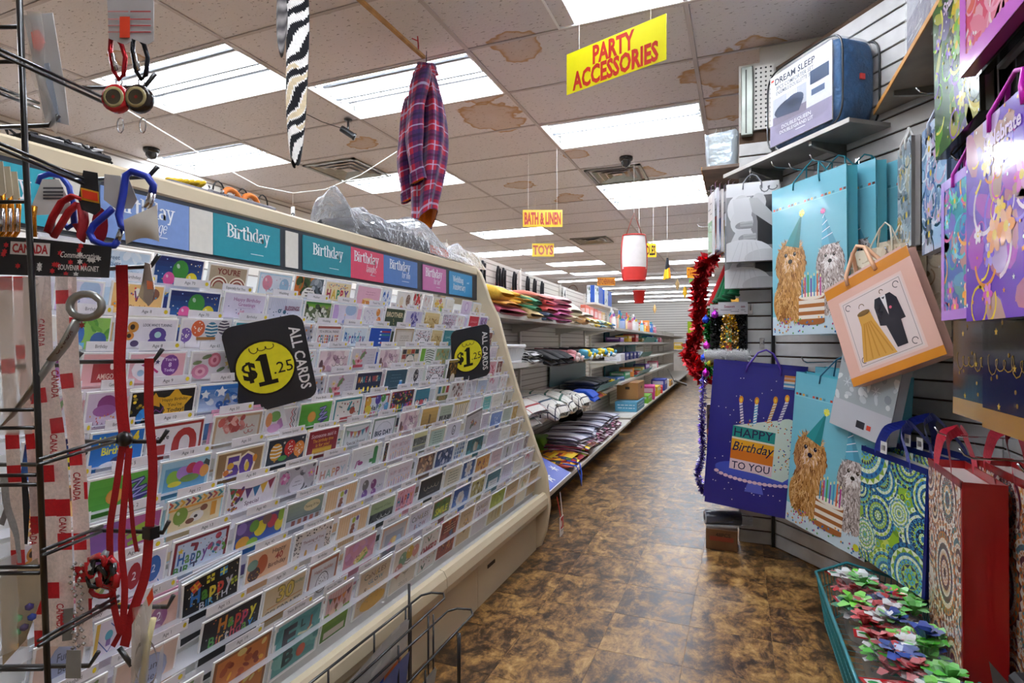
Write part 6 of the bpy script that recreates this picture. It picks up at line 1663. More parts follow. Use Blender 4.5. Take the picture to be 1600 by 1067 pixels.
# deck: placemats, striped cloths, blue snowflake mat
t=thing('snowflake_mat','blue placemat with white snowflakes leaning at the deck front','placemat');put(t,FG,.42,-.06,DK+.15,0,.42)
m=MB();m.box((-.26,-.22,0),(.26,.16,.008),'1a3fb4',bev=.003);m.box((-.265,-.225,-.002),(.265,-.21,.007),'d8dce8')
a=Art(.52,.38)
for(x,y,r)in((.34,.26,.05),(.2,.08,.055),(.12,.28,.03),(.42,.1,.035),(.26,.18,.02),(.05,.12,.025),(.46,.32,.02)):
    for k in range(6):
        an=k*PI/3
        a.line([(x,y),(x+r*math.cos(an),y+r*math.sin(an))],r*.22,'eef2fa')
        a.line([(x+r*.6*math.cos(an-.4),y+r*.6*math.sin(an-.4)),(x+r*.45*math.cos(an),y+r*.45*math.sin(an)),(x+r*.6*math.cos(an+.4),y+r*.6*math.sin(an+.4))],r*.14,'eef2fa')
a.put(m,lambda x,y,z:(x-.26,y-.22,.008+z),.0004);m.obj('mat',M_PAPER,t)
def floral(seed,base,cols):
    q=random.Random(seed)
    tab=[[q.random()for _ in range(40)]for _ in range(40)]
    return lambda u,v:lin(cols[int(tab[int(u*30)%40][int(v*14)%40]*len(cols))])if tab[int(u*22)%40][(int(v*12)+7)%40]>.4 else lin(base)
for i in range(6):
    cloth_item(f"{['orange', 'red', 'yellow-orange', 'crimson', 'orange and green', 'dark red'][i]} floral placemat stack, {['nearest', 'second', 'third', 'fourth', 'fifth', 'farthest'][i]} on the deck",FG,.92+.16*i,.06-.05*(i%2),DK+.02*(i%3),.34,.42,.03+.012*(i%2),floral(170+i,['c8401e','b02a1c','e08a1e','a02030','d85a1c','8a1f1c'][i],['e8b020','f0c83a','5a7a2a','8a1c1c','20306a']),1,'placemat','placemat_stack','floral placemats on the deck',GQ.uniform(-.2,.2),0,170+i,M_GLOSS)
for i,(x,y,z,c,lb)in enumerate(((.55,.24,DK+.05,'22307a','dark blue bundle at the back left of the deck'),(.95,.24,DK+.05,'4f6a24','olive green bundle at the back of the deck'),(1.5,.25,DK+.02,'5a8a1e','lime green pillow standing against the deck back'),(2.6,.22,DK+.14,'141418','black bag at the back of the striped cloths'))):
    cloth_item(lb,FG,x,y,z,.26,.22,.14,c,1,'bundle','cloth_bundle',None,seed=180+i)
def stripes(cols):
    return lambda u,v:lin(cols[int(u*26)%len(cols)])
n=0
for col in range(5):
    for lv in range(3):
        cols=[['3a2030','b06a90','e0d0d8','6a3048'],['8a2a58','d890b0','3a1c2c','e4dce0'],['2c2c3c','8a90b0','d8d8e4','4a3050']][n%3]
        cloth_item(f"{['plum', 'pink', 'grey'][n % 3]} striped cloth, {['bottom', 'middle', 'top'][lv]} of {['the nearest', 'the second', 'the third', 'the fourth', 'the farthest'][col]} striped pile on the deck",FG,1.66+.4*col,.02+.02*lv,DK+.05*lv,.36,.40,.055,stripes(cols),2,'cloth','striped_cloth','striped cloths on the deck',GQ.uniform(-.15,.15),.02,190+n)
        n+=1
t=thing('blue_strap','bright blue strap handle hooked over the deck edge','strap');put(t,FG,1.02,-.235,DK)
m=MB();m.tube([(-.06,.1,.06),(-.05,.0,.05),(-.03,-.02,-.02),(0,-.025,-.10),(.03,-.02,-.02),(.05,0,.05),(.06,.1,.06)],.011,6,'1a4fd0',flat=.4);m.obj('strap',M_CLOTH,t)
t=thing('hanging_tag','red and white tag hanging on strings from the deck corner','tag');put(t,FG,.16,-.34,.19)
m=MB();m.box((-.035,-.002,-.17),(.035,.002,-.06),'e6e0de')
a=Art(.07,.11);a.rect(.004,.04,.066,.106,'c82a2a');a.oval(.022,.07,.014,.02,'e8d8c8',8);lines(a,.01,.06,[.01,.02,.03],'3a3a3a',.004);a.put(m,lambda x,y,z:(x-.035,-.002-z,y-.17),.0003);m.obj('card',M_PAPER,t)
m=MB();m.tube([(-.02,0,-.06),(-.03,.02,.06)],.0025,4,'d83a3a');m.tube([(.02,0,-.06),(.04,.02,.07)],.0025,4,'e8e0dc');m.obj('string',M_PLAS,t)
# far unit: boxes, bottles and packs
def box_item(label,F,x,y,z,w,d,h,c,art=None,cat='box',name='carton',rz=0.0,group=None,mt=None):
    m=MB();m.box((-w/2,-d/2,0),(w/2,d/2,h),c,bev=.003)
    a=Art(w,h)
    if art:
        art(a)
    else:
        a.rect(w*.1,h*.55,w*.9,h*.85,mix(c,'ffffff',.5));lines(a,w*.15,w*.85,[h*.25],mix(c,'000000',.5),h*.06)
    a.put(m,lambda X,Y,z_:(X-w/2,-d/2-z_,Y),.0004)
    m2=a.put(m,lambda X,Y,z_:(-w/2-z_,(w-X)/w*d-d/2,Y),.0004)
    o=m.obj(name,mt or M_PAPER)
    return tag(put(o,F,x,y,z,rz),label,cat,group)
def bottle(label,F,x,y,z,r,h,c,cap,group):
    t=thing('spray_bottle',label,'bottle',group=group);put(t,F,x,y,z)
    m=MB();m.lathe([(0,0),(r*.95,0),(r,.01),(r,h*.62),(r*.55,h*.76),(r*.4,h*.8),(0,h*.8)],12,c,cols=[c,c,mix(c,'ffffff',.35),c,c,c]);m.obj('body',M_GLOSS,t)
    m=MB();m.lathe([(r*.42,h*.79),(r*.42,h),(0,h)],10,cap);m.obj('cap',M_PLAS,t)
Z1,Z2,Z3,Z4=1.337,1.152,.902,.622
PAL=['c83a3a','2f6fc0','e8e4e0','e0b830','3a9a6a','d8708a','7a4aa0','e08a3a','38a0b8','dadada']
names=['red','blue','white','yellow','green','pink','purple','orange','teal','light grey']
for i in range(13):
    k=(i*3+2)%10
    bottle(f"{names[k]} bottle, {ORDW[i]} from the near end of the far top shelf",FG2,.35+.22*i,.12+.06*(i%3),Z1,.035+.008*(i%2),.20+.05*((i*7)%3),PAL[k],PAL[(k+4)%10],'bottles on the far top shelf')
for i in range(5):
    box_item(f"coral pink pack, {['nearest', 'second', 'third', 'fourth', 'farthest'][i]} of five standing behind the bottles",FG2,-.55+.24*i,.30,1.337 if i>2 else 1.337,.2,.06,.26-.01*i,['e2705a','e68a74','d8645a','e49a8a','d8b070'][i],None,'pack','carton',0,'coral packs behind the bottles')
t=thing('pack_shelf','short white shelf carrying the coral packs between the two units','shelf');put(t,FG2,0,0,0)
m=MB();m.box((-.68,.2,1.31),(-.01,.38,1.336));m.obj('board',M_GOND,t)
for i in range(2):
    def ar(a,i=i):
        a.rect(0,0,a.w,a.h,'2a58b8');a.rect(0,0,a.w*.46,a.h,'dfe6ea');blotch(a,['6a8a7a','3a4a54','a8b8b0'],10,.02,.03,a.w*.5,a.h*.9,.01,.04,3+i);a.clip(0,0,a.w,a.h)
    o=box_item(f"{['nearer', 'farther'][i]} blue photo box standing high at the end of the far unit",FG2,.15+.62*i,.33,1.66,.52,.1,.22,'23489a',ar)
m=MB();m.box((-.2,.24,1.63),(1.3,.40,1.655));m.box((-.18,.375,1.3),(-.15,.40,1.63));m.box((1.25,.375,1.3),(1.28,.40,1.63));tag(put(m.obj('box_shelf',M_GOND),FG2,0,0,0),'narrow raised white shelf carrying the blue photo boxes','shelf')
for i in range(8):
    k=(i*7+3)%10
    box_item(f"small {names[k]} box, {ORDW[i]} past the bottles on the far top shelf",FG2,3.3+.27*i,.18+.05*(i%2),Z1,.2,.16,.13+.05*(i%3),PAL[k],group='small boxes on the far top shelf')
for i in range(6):
    c=['e6e6ec','2a2f78','262b6a','2f347e','2a2f72','dcdce6'][i]
    box_item(f"{'white' if c[0] in 'ed' else 'navy'} carton, {['first', 'second', 'third', 'fourth', 'fifth', 'last'][i]} along the middle shelf of the far unit",FG2,.42+.36*i,.12,Z3,.33 if i==0 else.2,.22,.10,c,group='cartons on the far middle shelf')
for i in range(3):
    m=MB();w=[1.5,1.3,1.6][i]
    m.add([(0,0,0),(w,0,0),(w,-.07,.09),(0,-.07,.09)],[(0,1,2,3),(3,2,1,0)],'2fa0a8');m.box((0,0,0),(w,.3,.006),'2fa0a8')
    tag(put(m.obj('display_tray',M_PLAS),FG2,[2.4,1.9,1.6][i],.02,[Z2+.002,Z3+.002,Z4+.002][i]),f"teal display tray with a raised lip on the {['upper', 'middle', 'lower'][i]} shelf of the far unit",'tray')
for i in range(9):
    k=(i*3+1)%10
    box_item(f"{names[k]} pack, {ORDW[i]} along the lower shelf of the far unit",FG2,.5+.55*i,.16,Z4+.009,.34,.22,.05+.04*(i%3),PAL[k],None,'pack','flat_pack',GQ.uniform(-.2,.2),'flat packs on the far lower shelf')
for i in range(8):
    k=(i*7+6)%10
    box_item(f"{names[k]} pack, {ORDW[i]} along the upper shelf of the far unit",FG2,.7+.7*i,.17,Z2+.009,.3,.2,.06+.03*(i%3),PAL[k],None,'pack','flat_pack',0,'flat packs on the far upper shelf')
box_item('brown cardboard carton with a hand hole on the far unit deck',FG2,1.15,.02,DK+.14,.62,.3,.24,'b07c46',lambda a:a.rect(a.w*.4,a.h*.6,a.w*.6,a.h*.75,'3a2410'))
box_item('flat sky-blue box under the brown cardboard carton',FG2,.95,.0,DK,.74,.3,.135,'5aa8cc',lambda a:lines(a,.05,a.w*.9,[.05,.09],'d8ecf4',.012))
for i,(c,n_)in enumerate((('7ac83a','lime'),('e0409a','hot pink'),('e8d02a','yellow'),('d83a3a','red'),('3a4aa8','royal blue'),('e8e6e2','white'),('d8a040','amber'))):
    box_item(f"{n_} pack lying on the deck past the brown carton",FG2,2.0+.62*i,-.02,DK,.5,.26,.12+.05*((i*2)%3),c,None,'pack','flat_pack',.1*(i%2))
t=thing('metal_shovel','grey scoop leaning off the deck end of the far unit','scoop');put(t,FG2,6.6,-.28,.02)
m=MB();m.grid(lambda u,v:Vector((.22*(u-.5),-.14+.28*v,.10+.10*v+.05*(2*u-1)**2)),8,6,'b8b4ae');m.tube([(0,.14,.2),(0,.3,.5)],.012,6,'8a8680');m.obj('blade',M_GALV,t)
# far back goods
t=thing('lime_bag','lime green bag hanging on the back wall','bag',(-1.75,23.995,1.25))
m=MB();m.grid(lambda u,v:Vector((.28*(2*u-1)*(.9+.1*v),-.002-.07*math.sin(PI*u),.75*v)),8,8,'b4d82a');m.obj('bag',M_PLAS,t)
for i in range(9):
    k=(i*3+4)%10
    box_item(f"{names[k]} parcel, {ORDW[i]} from the left in the far row by the back wall",frame((-3.4,21.5,0),(1,0,0)),.42*i,0,.9,.3,.3,.25+.1*(i%3),PAL[k],None,'parcel','carton',0,'parcels by the back wall')
t=thing('far_counter','long white display counter in front of the back wall','counter',(-1.9,21.5,0))
m=MB();m.box((-1.8,-.25,0),(2.2,.3,.88));m.obj('counter_body',M_GOND,t);m=MB();m.box((-1.85,-.3,.875),(2.25,.35,.9),bev=.005);m.obj('counter_top',M_WHITE,t)
# ------------------------------------------------------------------ right-hand side: bags, comforter, totes, basket
BQ=random.Random(77)
def fur(a,cx,cy,rx,ry,cols,n,L_,flow,seed,w=.006,k=None):
    """short tapered hair strokes over an oval patch"""
    q=random.Random(seed)
    for i in range(n):
        r=math.sqrt(q.random())
        t=q.uniform(0,2*PI)
        x,y=cx+rx*r*math.cos(t),cy+ry*r*math.sin(t)
        an=flow(x,y)+q.uniform(-.5,.5)
        l=L_*q.uniform(.6,1.3)
        ww=w*q.uniform(.6,1.3)
        dx,dy=math.cos(an),math.sin(an)
        bx,by=x+dx*l*.5-dy*l*.12,y+dy*l*.5+dx*l*.12
        a.k+=.02
        a.poly([(x-dy*ww,y+dx*ww),(x+dy*ww,y-dx*ww),(bx+dy*ww*.8,by-dx*ww*.8),(x+dx*l,y+dy*l),(bx-dy*ww*.8,by+dx*ww*.8)],cols[q.randrange(len(cols))])
def dog(a,x,y,s,C,hat,hatpos,pom,seed,white=False):
    """shaggy sitting dog: x,y = chest centre, s = head half-width"""
    base,dark,light=C
    down=lambda X,Y:-PI/2+(X-x)*1.2/s*.35
    a.oval(x,y-s*.9,s*1.15,s*1.9,base,20)
    a.oval(x-s*.75,y-s*1.6,s*.75,s*1.2,base,16)
    a.oval(x+s*.55,y-s*2.1,s*.5,s*.85,base,16)
    a.oval(x-s*.35,y-s*2.2,s*.5,s*.8,mix(base,dark,.3),16)
    cs=[base,dark,light,mix(base,light,.5),mix(base,dark,.45)]
    fur(a,x,y-s*1.0,s*1.2,s*1.9,cs,420,s*.42,down,seed,s*.045)
    fur(a,x-s*.7,y-s*1.7,s*.7,s*1.0,cs,120,s*.36,down,seed+1,s*.045)
    # head
    hx,hy=x,y+s*1.35
    a.oval(hx,hy,s*.98,s*1.0,base,20)
    for sg in(-1,1):
        a.oval(hx+sg*s*.92,hy-s*.35,s*.36,s*.95,mix(base,dark,.35),14,sg*.12)
    fur(a,hx,hy+s*.25,s*.9,s*.75,cs,260,s*.34,lambda X,Y:math.atan2(Y-hy+s*.2,X-hx)if Y>hy+s*.3 else-PI/2+(X-hx)/s*.9,seed+2,s*.04)
    for sg in(-1,1):
        fur(a,hx+sg*s*.92,hy-s*.4,s*.33,s*.9,[mix(base,dark,.5),dark,base,mix(base,light,.3)],110,s*.45,lambda X,Y:-PI/2,seed+3+sg,s*.04)
    fur(a,hx,hy-s*.35,s*.55,s*.5,[light,base,mix(light,'ffffff',.3)],150,s*.32,lambda X,Y:-PI/2+(X-hx)/s*1.4,seed+6,s*.035)
    a.k+=1
    for sg in(-1,1):
        a.oval(hx+sg*s*.38,hy+s*.12,s*.13,s*.14,'1c120c',12)
        a.oval(hx+sg*s*.38+s*.04,hy+s*.17,s*.035,s*.035,'f4f0ea',6)
    a.oval(hx,hy-s*.32,s*.19,s*.15,'1a1312',12)
    a.line([(hx,hy-s*.45),(hx,hy-s*.6)],s*.04,'3a2418')
    fur(a,hx,hy+s*.75,s*.7,s*.2,cs,60,s*.4,lambda X,Y:-PI/2+(X-hx)/s*1.3,seed+9,s*.04)
    # party hat
    tx,ty,bx0,by0,bx1,by1=hatpos
    a.up().poly([(bx0,by0),(bx1,by1),(tx,ty)],hat)
    a.up().poly([(bx0+(bx1-bx0)*.55,by0+(by1-by0)*.55),(bx1,by1),(tx,ty)],mix(hat,'000000',.22))
    if white:
        for k in range(4):
            t=.2+.2*k
            a.line([(bx0+(tx-bx0)*t,by0+(ty-by0)*t),(bx1+(tx-bx1)*(t+.1),by1+(ty-by1)*(t+.1))],s*.06,'e8f2f8')
    q=random.Random(seed)
    a.oval(tx,ty,s*.2,s*.2,pom,14)
    for i in range(26):
        an=q.uniform(0,6.28)
        a.poly([(tx,ty),(tx+s*.26*math.cos(an),ty+s*.26*math.sin(an)),(tx+s*.2*math.cos(an+.25),ty+s*.2*math.sin(an+.25))],mix(pom,'ffffff',.25*(i%2)),a.k+1)
    a.up();a.up()
def dogs_art(w=.45,h=.73):
    a=Art(w,h)
    n=12
    for i in range(n):
        a.rect(0,h*.12+h*.88*i/n,w,h*.12+h*.88*(i+1)/n,mix('7fc3d2','6cb6c9',i/n))
    a.rect(0,0,w,h*.125,'cfe4ee')
    a.rect(0,h*.845,w,h*.849,'8fd0da')
    q=random.Random(4)
    for i in range(22):
        x=w*(.02+.045*i)
        if i%5!=4:
            a.rect(x,h*.852,x+w*.03,h*.866,['c8503a','5a3a34','e0a24a','4a8a9a','8a4a3a'][i%5])
    dog(a,w*.27,h*.38,w*.168,('c08a4a','7d4f24','e2b57c'),'2f8f92',(w*.44,h*.785,w*.20,h*.60,w*.40,h*.565),'e2e23a',31)
    dog(a,w*.80,h*.36,w*.135,('b9aaa4','6f625e','efe9e6'),'5fb0cc',(w*.72,h*.76,w*.70,h*.545,w*.88,h*.55),'c83a8a',47,True)
    # cake
    cx,cy,cw=w*.56,h*.075,w*.34
    for i in range(7):
        a.rect(cx-cw/2,cy+h*.024*i,cx+cw/2,cy+h*.024*(i+1),'f3eadc' if i%2 else 'a8693a')
    a.oval(cx,cy,cw/2,h*.016,'a8693a',18)
    a.oval(cx,cy+h*.168,cw/2,h*.024,'f5ecdd',18)
    for i in range(7):
        x=cx-cw*.36+cw*.12*i
        a.rect(x-w*.008,cy+h*.165,x+w*.008,cy+h*(.28+.012*(i%3)),['3f9ac8','c83a78','4aa84a','7a4aa8','3f9ac8','e06a3a','b83a90'][i])
        a.oval(x,cy+h*(.29+.012*(i%3)),w*.007,h*.01,'f4e8a0',8)
    confetti(a,60,['4a8ac0','c85a8a','e0a04a','6a4aa0','5aa05a'],w*.02,h*.01,w*.98,h*.11,w*.011,8)
    a.oval(w*.9,h*.055,w*.034,w*.034,'d8dc3a',12)
    return a.clip(0,0,w,h)
def cake_art(w=.46,h=.76):
    a=Art(w,h)
    a.rect(0,0,w,h,'2b2a86')
    confetti(a,70,['e8e4f4'],w*.04,h*.03,w*.96,h*.97,w*.006,14)
    # stand
    a.poly([(w*.42,h*.13),(w*.62,h*.13),(w*.565,h*.25),(w*.475,h*.25)],'5a66cc')
    a.up()
    a.oval(w*.52,h*.262,w*.44,h*.062,'3a48b0',28)
    for i in range(17):
        x=w*(.1+.0525*i)
        a.oval(x,h*(.262-.055*math.sqrt(max(0,1-((x-w*.52)/(w*.44))**2)))-h*.006,w*.028,h*.012,'e4c4d4',8)
    a.oval(w*.52,h*.275,w*.44,h*.06,'4658c4',28)
    # cake slice: side and iced top
    ice='d9e8dc'
    a.up().poly([(w*.24,h*.29),(w*.80,h*.24),(w*.87,h*.28),(w*.90,h*.52),(w*.88,h*.63),(w*.78,h*.665),(w*.24,h*.575)],ice)
    a.oval(w*.80,h*.63,w*.085,h*.04,ice,16)
    for i in range(9):
        yy=h*(.64-.028*i)
        a.arc(w*.885,yy,w*.022,w*.009,'3a8a94',-1.6,2.6,9)
    a.up()
    L0,L1=w*.235,w*.685
    def band(y0,y1,c,wv=0):
        pts=[(L0,h*y0)]+[(L0+(L1-L0)*i/12,h*(y0+wv*math.sin(i*1.1)))for i in range(13)]+[(L1,h*y1),(L0,h*y1)]
        a.up().poly([(L0,h*y0),(L1,h*(y0-.012)),(L1,h*(y1-.012)),(L0,h*y1)],c)
    band(.272,.345,'e9cfd8')
    band(.345,.415,'dd7a28')
    band(.415,.485,'e9a92c')
    band(.485,.498,'ece4cc')
    band(.498,.575,'1f8f8a')
    confetti(a,46,['c8503a','e0a02a','2f7f8a','5a4aa0'],w*.70,h*.30,w*.86,h*.62,w*.008,15)
    confetti(a,26,['c8503a','e0a02a','2f7f8a'],w*.30,h*.585,w*.72,h*.635,w*.008,16)
    a.text('HAPPY',w*.46,h*.533,h*.058,'20204a',.005,fit=w*.42)
    a.text('Birthday',w*.46,h*.435,h*.062,'20204a',.01,fit=w*.42,shear=.25)
    a.text('TO YOU',w*.46,h*.302,h*.05,'20204a',.005,fit=w*.40)
    for(x,y,c,tl)in((.33,.60,('3a3a80','e4dce4'),-.035),(.46,.605,('3f9ac8','e8f0f4'),0.0),(.60,.625,('d08a3a','f0e4d0'),.05),(.71,.645,('6a5a9a','e8e4f0'),.055)):
        x0,y0,x1,y1=w*x,h*y,w*(x+tl),h*(y+.135)
        a.line([(x0,y0),(x1,y1)],w*.034,c[1])
        for k in range(7):
            t=k/7
            a.line([(x0+(x1-x0)*t-w*.017,y0+(y1-y0)*t),(x0+(x1-x0)*(t+.06)+w*.017,y0+(y1-y0)*(t+.08))],w*.011,c[0])
        a.oval(x1,y1+h*.026,w*.024,h*.026,'e9942c',12)
        a.oval(x1,y1+h*.022,w*.012,h*.014,'f6d24a',10)
    return a.clip(0,0,w,h)
def couple_art(w=.26,h=.42):
    a=Art(w,h)
    a.rect(0,0,w,h,'c9c9cb');a.rect(0,0,w,h*.83,'8e8e90')
    a.rect(0,h*.83,w,h,'dcdcde')
    a.rect(w*.6,h*.2,w,h*.83,'2e2e30')
    a.poly([(w*.5,h*.83),(w,h*.83),(w,h*.3),(w*.72,h*.36),(w*.6,h*.5)],'2a2a2c')
    a.oval(w*.26,h*.66,w*.24,h*.2,'e2e2e4',18);a.oval(w*.3,h*.5,w*.22,h*.16,'dadadc',18)
    a.oval(w*.3,h*.72,w*.16,h*.13,'cacacb',16);a.oval(w*.62,h*.74,w*.14,h*.12,'c4c4c6',16)
    a.poly([(w*.12,h*.8),(w*.46,h*.82),(w*.5,h*.45),(w*.2,h*.4)],'d8d8da')
    a.up().poly([(w*.44,h*.8),(w*.6,h*.8),(w*.98,h*.52),(w*.9,h*.42),(w*.5,h*.62)],'b4b4b6')
    a.up().poly([(w*.0,h*.0),(w*.75,h*.0),(w*.62,h*.22),(w*.46,h*.42),(w*.2,h*.4),(w*.05,h*.2)],'d4d4d6')
    for(x0,y0,s_)in((.30,.46,1),(.36,.30,-1)):
        a.oval(w*x0,h*y0,w*.13,h*.045,'9a9a9c',12,.2)
        for i in range(4):
            a.line([(w*(x0-.02),h*(y0+.025-.018*i)),(w*(x0+.2),h*(y0+.04-.022*i))],w*.045,['bcbcbe','a8a8aa','b4b4b6','98989a'][i])
            a.line([(w*(x0),h*(y0+.013-.018*i)),(w*(x0+.19),h*(y0+.027-.022*i))],w*.008,'4a4a4c')
    a.oval(w*.35,h*.08,w*.55,h*.2,'e0e0e2',20);a.oval(w*.75,h*.03,w*.4,h*.12,'c8c8ca',18)
    for i in range(5):
        a.line([(w*(.1+.14*i),h*.0),(w*(.16+.12*i),h*.1),(w*(.24+.08*i),h*.24)],w*.012,'cfcfd1')
    script(a,w*.66,w*.95,h*.91,h*.09,'55555a',4,w*.02,2)
    return a.clip(0,0,w,h)
def peach_art(w=.40,h=.42):
    a=Art(w,h)
    a.rect(0,0,w,h,'e8b8a6');a.rect(0,h*.90,w,h,'d98a2c');a.rect(0,0,w,h*.08,'d98a2c')
    a.rect(w*.13,h*.11,w*.87,h*.82,'eecfc4');a.rect(w*.15,h*.13,w*.85,h*.80,'e9d6d0')
    a.line([(w*.17,h*.15),(w*.83,h*.15),(w*.83,h*.78),(w*.17,h*.78)],.0018,'8a7a78',True)
    for(sx,sy,x,y)in((1,-1,.18,.77),(-1,-1,.82,.77),(1,1,.18,.16),(-1,1,.82,.16)):
        a.arc(w*x+sx*w*.04,h*y+sy*h*.04,w*.03,.003,'5a4e50',0,5,10)
    # dress
    a.poly([(w*.30,h*.62),(w*.44,h*.62),(w*.46,h*.52),(w*.58,h*.16),(w*.20,h*.18),(w*.30,h*.50)],'d8a24a')
    for i in range(5):
        a.line([(w*(.34+.02*i),h*.52),(w*(.24+.075*i),h*.19)],.006,'c48a34')
    a.arc(w*.37,h*.68,w*.03,.003,'7a5a34',0,3.3,8);a.oval(w*.37,h*.62,w*.075,h*.025,'8a6a3a',12)
    # suit
    a.up().poly([(w*.53,h*.69),(w*.70,h*.69),(w*.75,h*.62),(w*.77,h*.42),(w*.72,h*.42),(w*.71,h*.20),(w*.60,h*.20),(w*.56,h*.42),(w*.50,h*.44),(w*.50,h*.62)],'26242c')
    a.up().poly([(w*.59,h*.69),(w*.65,h*.69),(w*.62,h*.50)],'e9e4e2')
    a.poly([(w*.60,h*.675),(w*.64,h*.675),(w*.62,h*.655)],'16161a',a.k+1);a.up()
    a.oval(w*.66,h*.56,.006,.006,'e0607a',8);a.arc(w*.62,h*.73,w*.02,.003,'6a4a30',0,4,8)
    return a.clip(0,0,w,h)
def swirl_art(w,h,base,cols,seed,frame_=None,text=None):
    a=Art(w,h)
    a.rect(0,0,w,h,base)
    q=random.Random(seed)
    blotch(a,[mix(base,c,.5)for c in cols],40,0,0,w,h,.02,.07,seed)
    for i in range(30):
        x,y,r=q.uniform(0,w),q.uniform(0,h),q.uniform(.02,.07)
        a.arc(x,y,r,r*.16,cols[i%len(cols)],q.uniform(0,6),q.uniform(2,5)+3,14)
    for i in range(10):
        flower(a,q.uniform(.1,.9)*w,q.uniform(.05,.9)*h,q.uniform(.02,.045),cols[(i+2)%len(cols)])
    confetti(a,40,['ffffff',cols[0]],0,0,w,h,.004,seed,True)
    if frame_:
        for i in range(24):
            for(x,y)in((w*i/23,0),(w*i/23,h),(0,h*i/23),(w,h*i/23)):
                a.oval(x,y,w*.09,w*.09,frame_,8)
    if text:
        a.text(text,w*.5,h*.88,h*.07,'f0d8f8',.03,fit=w*.8)
    return a.clip(0,0,w,h)
def mandala(a,cx,cy,r,pal,n=16,seed=0):
    q=random.Random(seed)
    rr=r
    i=0
    k0=a.k
    while rr>r*.10:
        c=pal[i%len(pal)]
        step=r*q.uniform(.09,.15)
        kind=i%4
        a.k=k0+3*i
        a.oval(cx,cy,rr,rr,c,36)
        c2=pal[(i+2)%len(pal)]
        m_=n if rr>r*.4 else n//2
        for k in range(m_):
            an=2*PI*(k+.5*(i%2))/m_
            a.k=k0+3*i+1
            px,py=cx+(rr-step*.5)*math.cos(an),cy+(rr-step*.5)*math.sin(an)
            if kind==0:
                a.oval(px,py,step*.55,rr*PI/m_*.85,c2,8,an)
                a.poly([(px+step*.3*math.cos(t),py+step*.3*math.sin(t))for t in(0,1.26,2.5,3.77,5.0)],pal[(i+4)%len(pal)],a.k+1)
            elif kind==1:
                a.up().poly([(cx+rr*math.cos(an-PI/m_),cy+rr*math.sin(an-PI/m_)),(cx+rr*math.cos(an+PI/m_),cy+rr*math.sin(an+PI/m_)),(cx+(rr-step)*math.cos(an),cy+(rr-step)*math.sin(an))],c2)
            elif kind==2:
                a.poly([(px+step*.34*math.cos(t),py+step*.34*math.sin(t))for t in(0,1.05,2.1,3.14,4.2,5.2)],c2,a.k+1)
            else:
                a.arc(px,py,step*.36,step*.16,c2,0,2*PI,8)
        rr-=step
        i+=1
    a.k=k0+3*i
    a.oval(cx,cy,r*.08,r*.1,pal[1],10)
def tote_art(w,h,scheme):
    a=Art(w,h)
    if scheme==0:
        a.rect(0,0,w,h,'8fb82e')
        pal=['0f2c5c','8fb82e','2f7fb0','e8f0d8','154a86','b8d048','58b0cc']
        blotch(a,['1f4f86','6a9a2a','3a9ab8','c8d86a'],60,0,0,w,h,.012,.035,3)
        q=random.Random(2)
        for i in range(150):
            x,y=q.uniform(0,w),q.uniform(0,h)
            a.k=12+i%9
            a.arc(x,y,.011,.004,q.choice(['e8f0d8','0f2c5c','58b0cc','d8e048']),0,2*PI,8)
        for(fx,fy,fr,sd)in((.35,.78,.2,21),(.95,.45,.24,22),(.3,.45,.2,23),(.45,.0,.2,24),(.0,.62,.16,25),(.72,.98,.2,26),(.0,.0,.18,27)):
            mandala(a,w*fx,h*fy,h*fr,[pal[(sd+z)%7]for z in range(7)],18,sd)
        mandala(a,w*.06,h*.98,h*.34,pal,22,1)
        mandala(a,w*.80,h*.10,h*.26,pal,16,2)
        mandala(a,w*.62,h*.56,h*.12,['58b0cc','2f7fb0','e8f0d8','b8d048'],10,3)
        mandala(a,w*.1,h*.22,h*.15,['154a86','58b0cc','e8f0d8','8fb82e'],12,4)
        mandala(a,w*1.0,h*.78,h*.18,['0f2c5c','b8d048','2f7fb0','e8f0d8'],12,5)
    else:
        a.rect(0,0,w,h,'e8dcd0')
        q=random.Random(5)
        blotch(a,['d87a2e','3a8a94','6a2a3a','2a2a3a','c8a49a','f0e8e0'],90,0,0,w,h,.008,.026,6)
        for i in range(170):
            x,y=q.uniform(0,w),q.uniform(0,h)
            a.k=12+i%9
            a.arc(x,y,.010,.004,q.choice(['f4ece4','6a2a3a','3a8a94','d87a2e','2c2430']),0,2*PI,8)
        pal=['f0e6dc','5a1f30','d87a2e','f4ece4','3a8a94','e0a03a','7a3048']
        for(fx,fy,fr,sd)in((.1,.55,.17,31),(.95,.3,.2,32),(.6,.85,.2,33),(.25,.05,.2,34),(.2,.75,.15,35),(.9,.6,.18,36)):
            mandala(a,w*fx,h*fy,h*fr,[pal[(sd+z)%7]for z in range(7)],18,sd)
        mandala(a,w*.52,h*.45,h*.27,pal,26,7)
        mandala(a,w*.05,h*.92,h*.2,pal,18,8)
        mandala(a,w*.75,h*.04,h*.17,pal,18,9)
        mandala(a,w*1.0,h*.8,h*.12,pal,14,10)
        mandala(a,w*.0,h*.2,h*.13,pal,14,11)
    return a.clip(0,0,w,h)
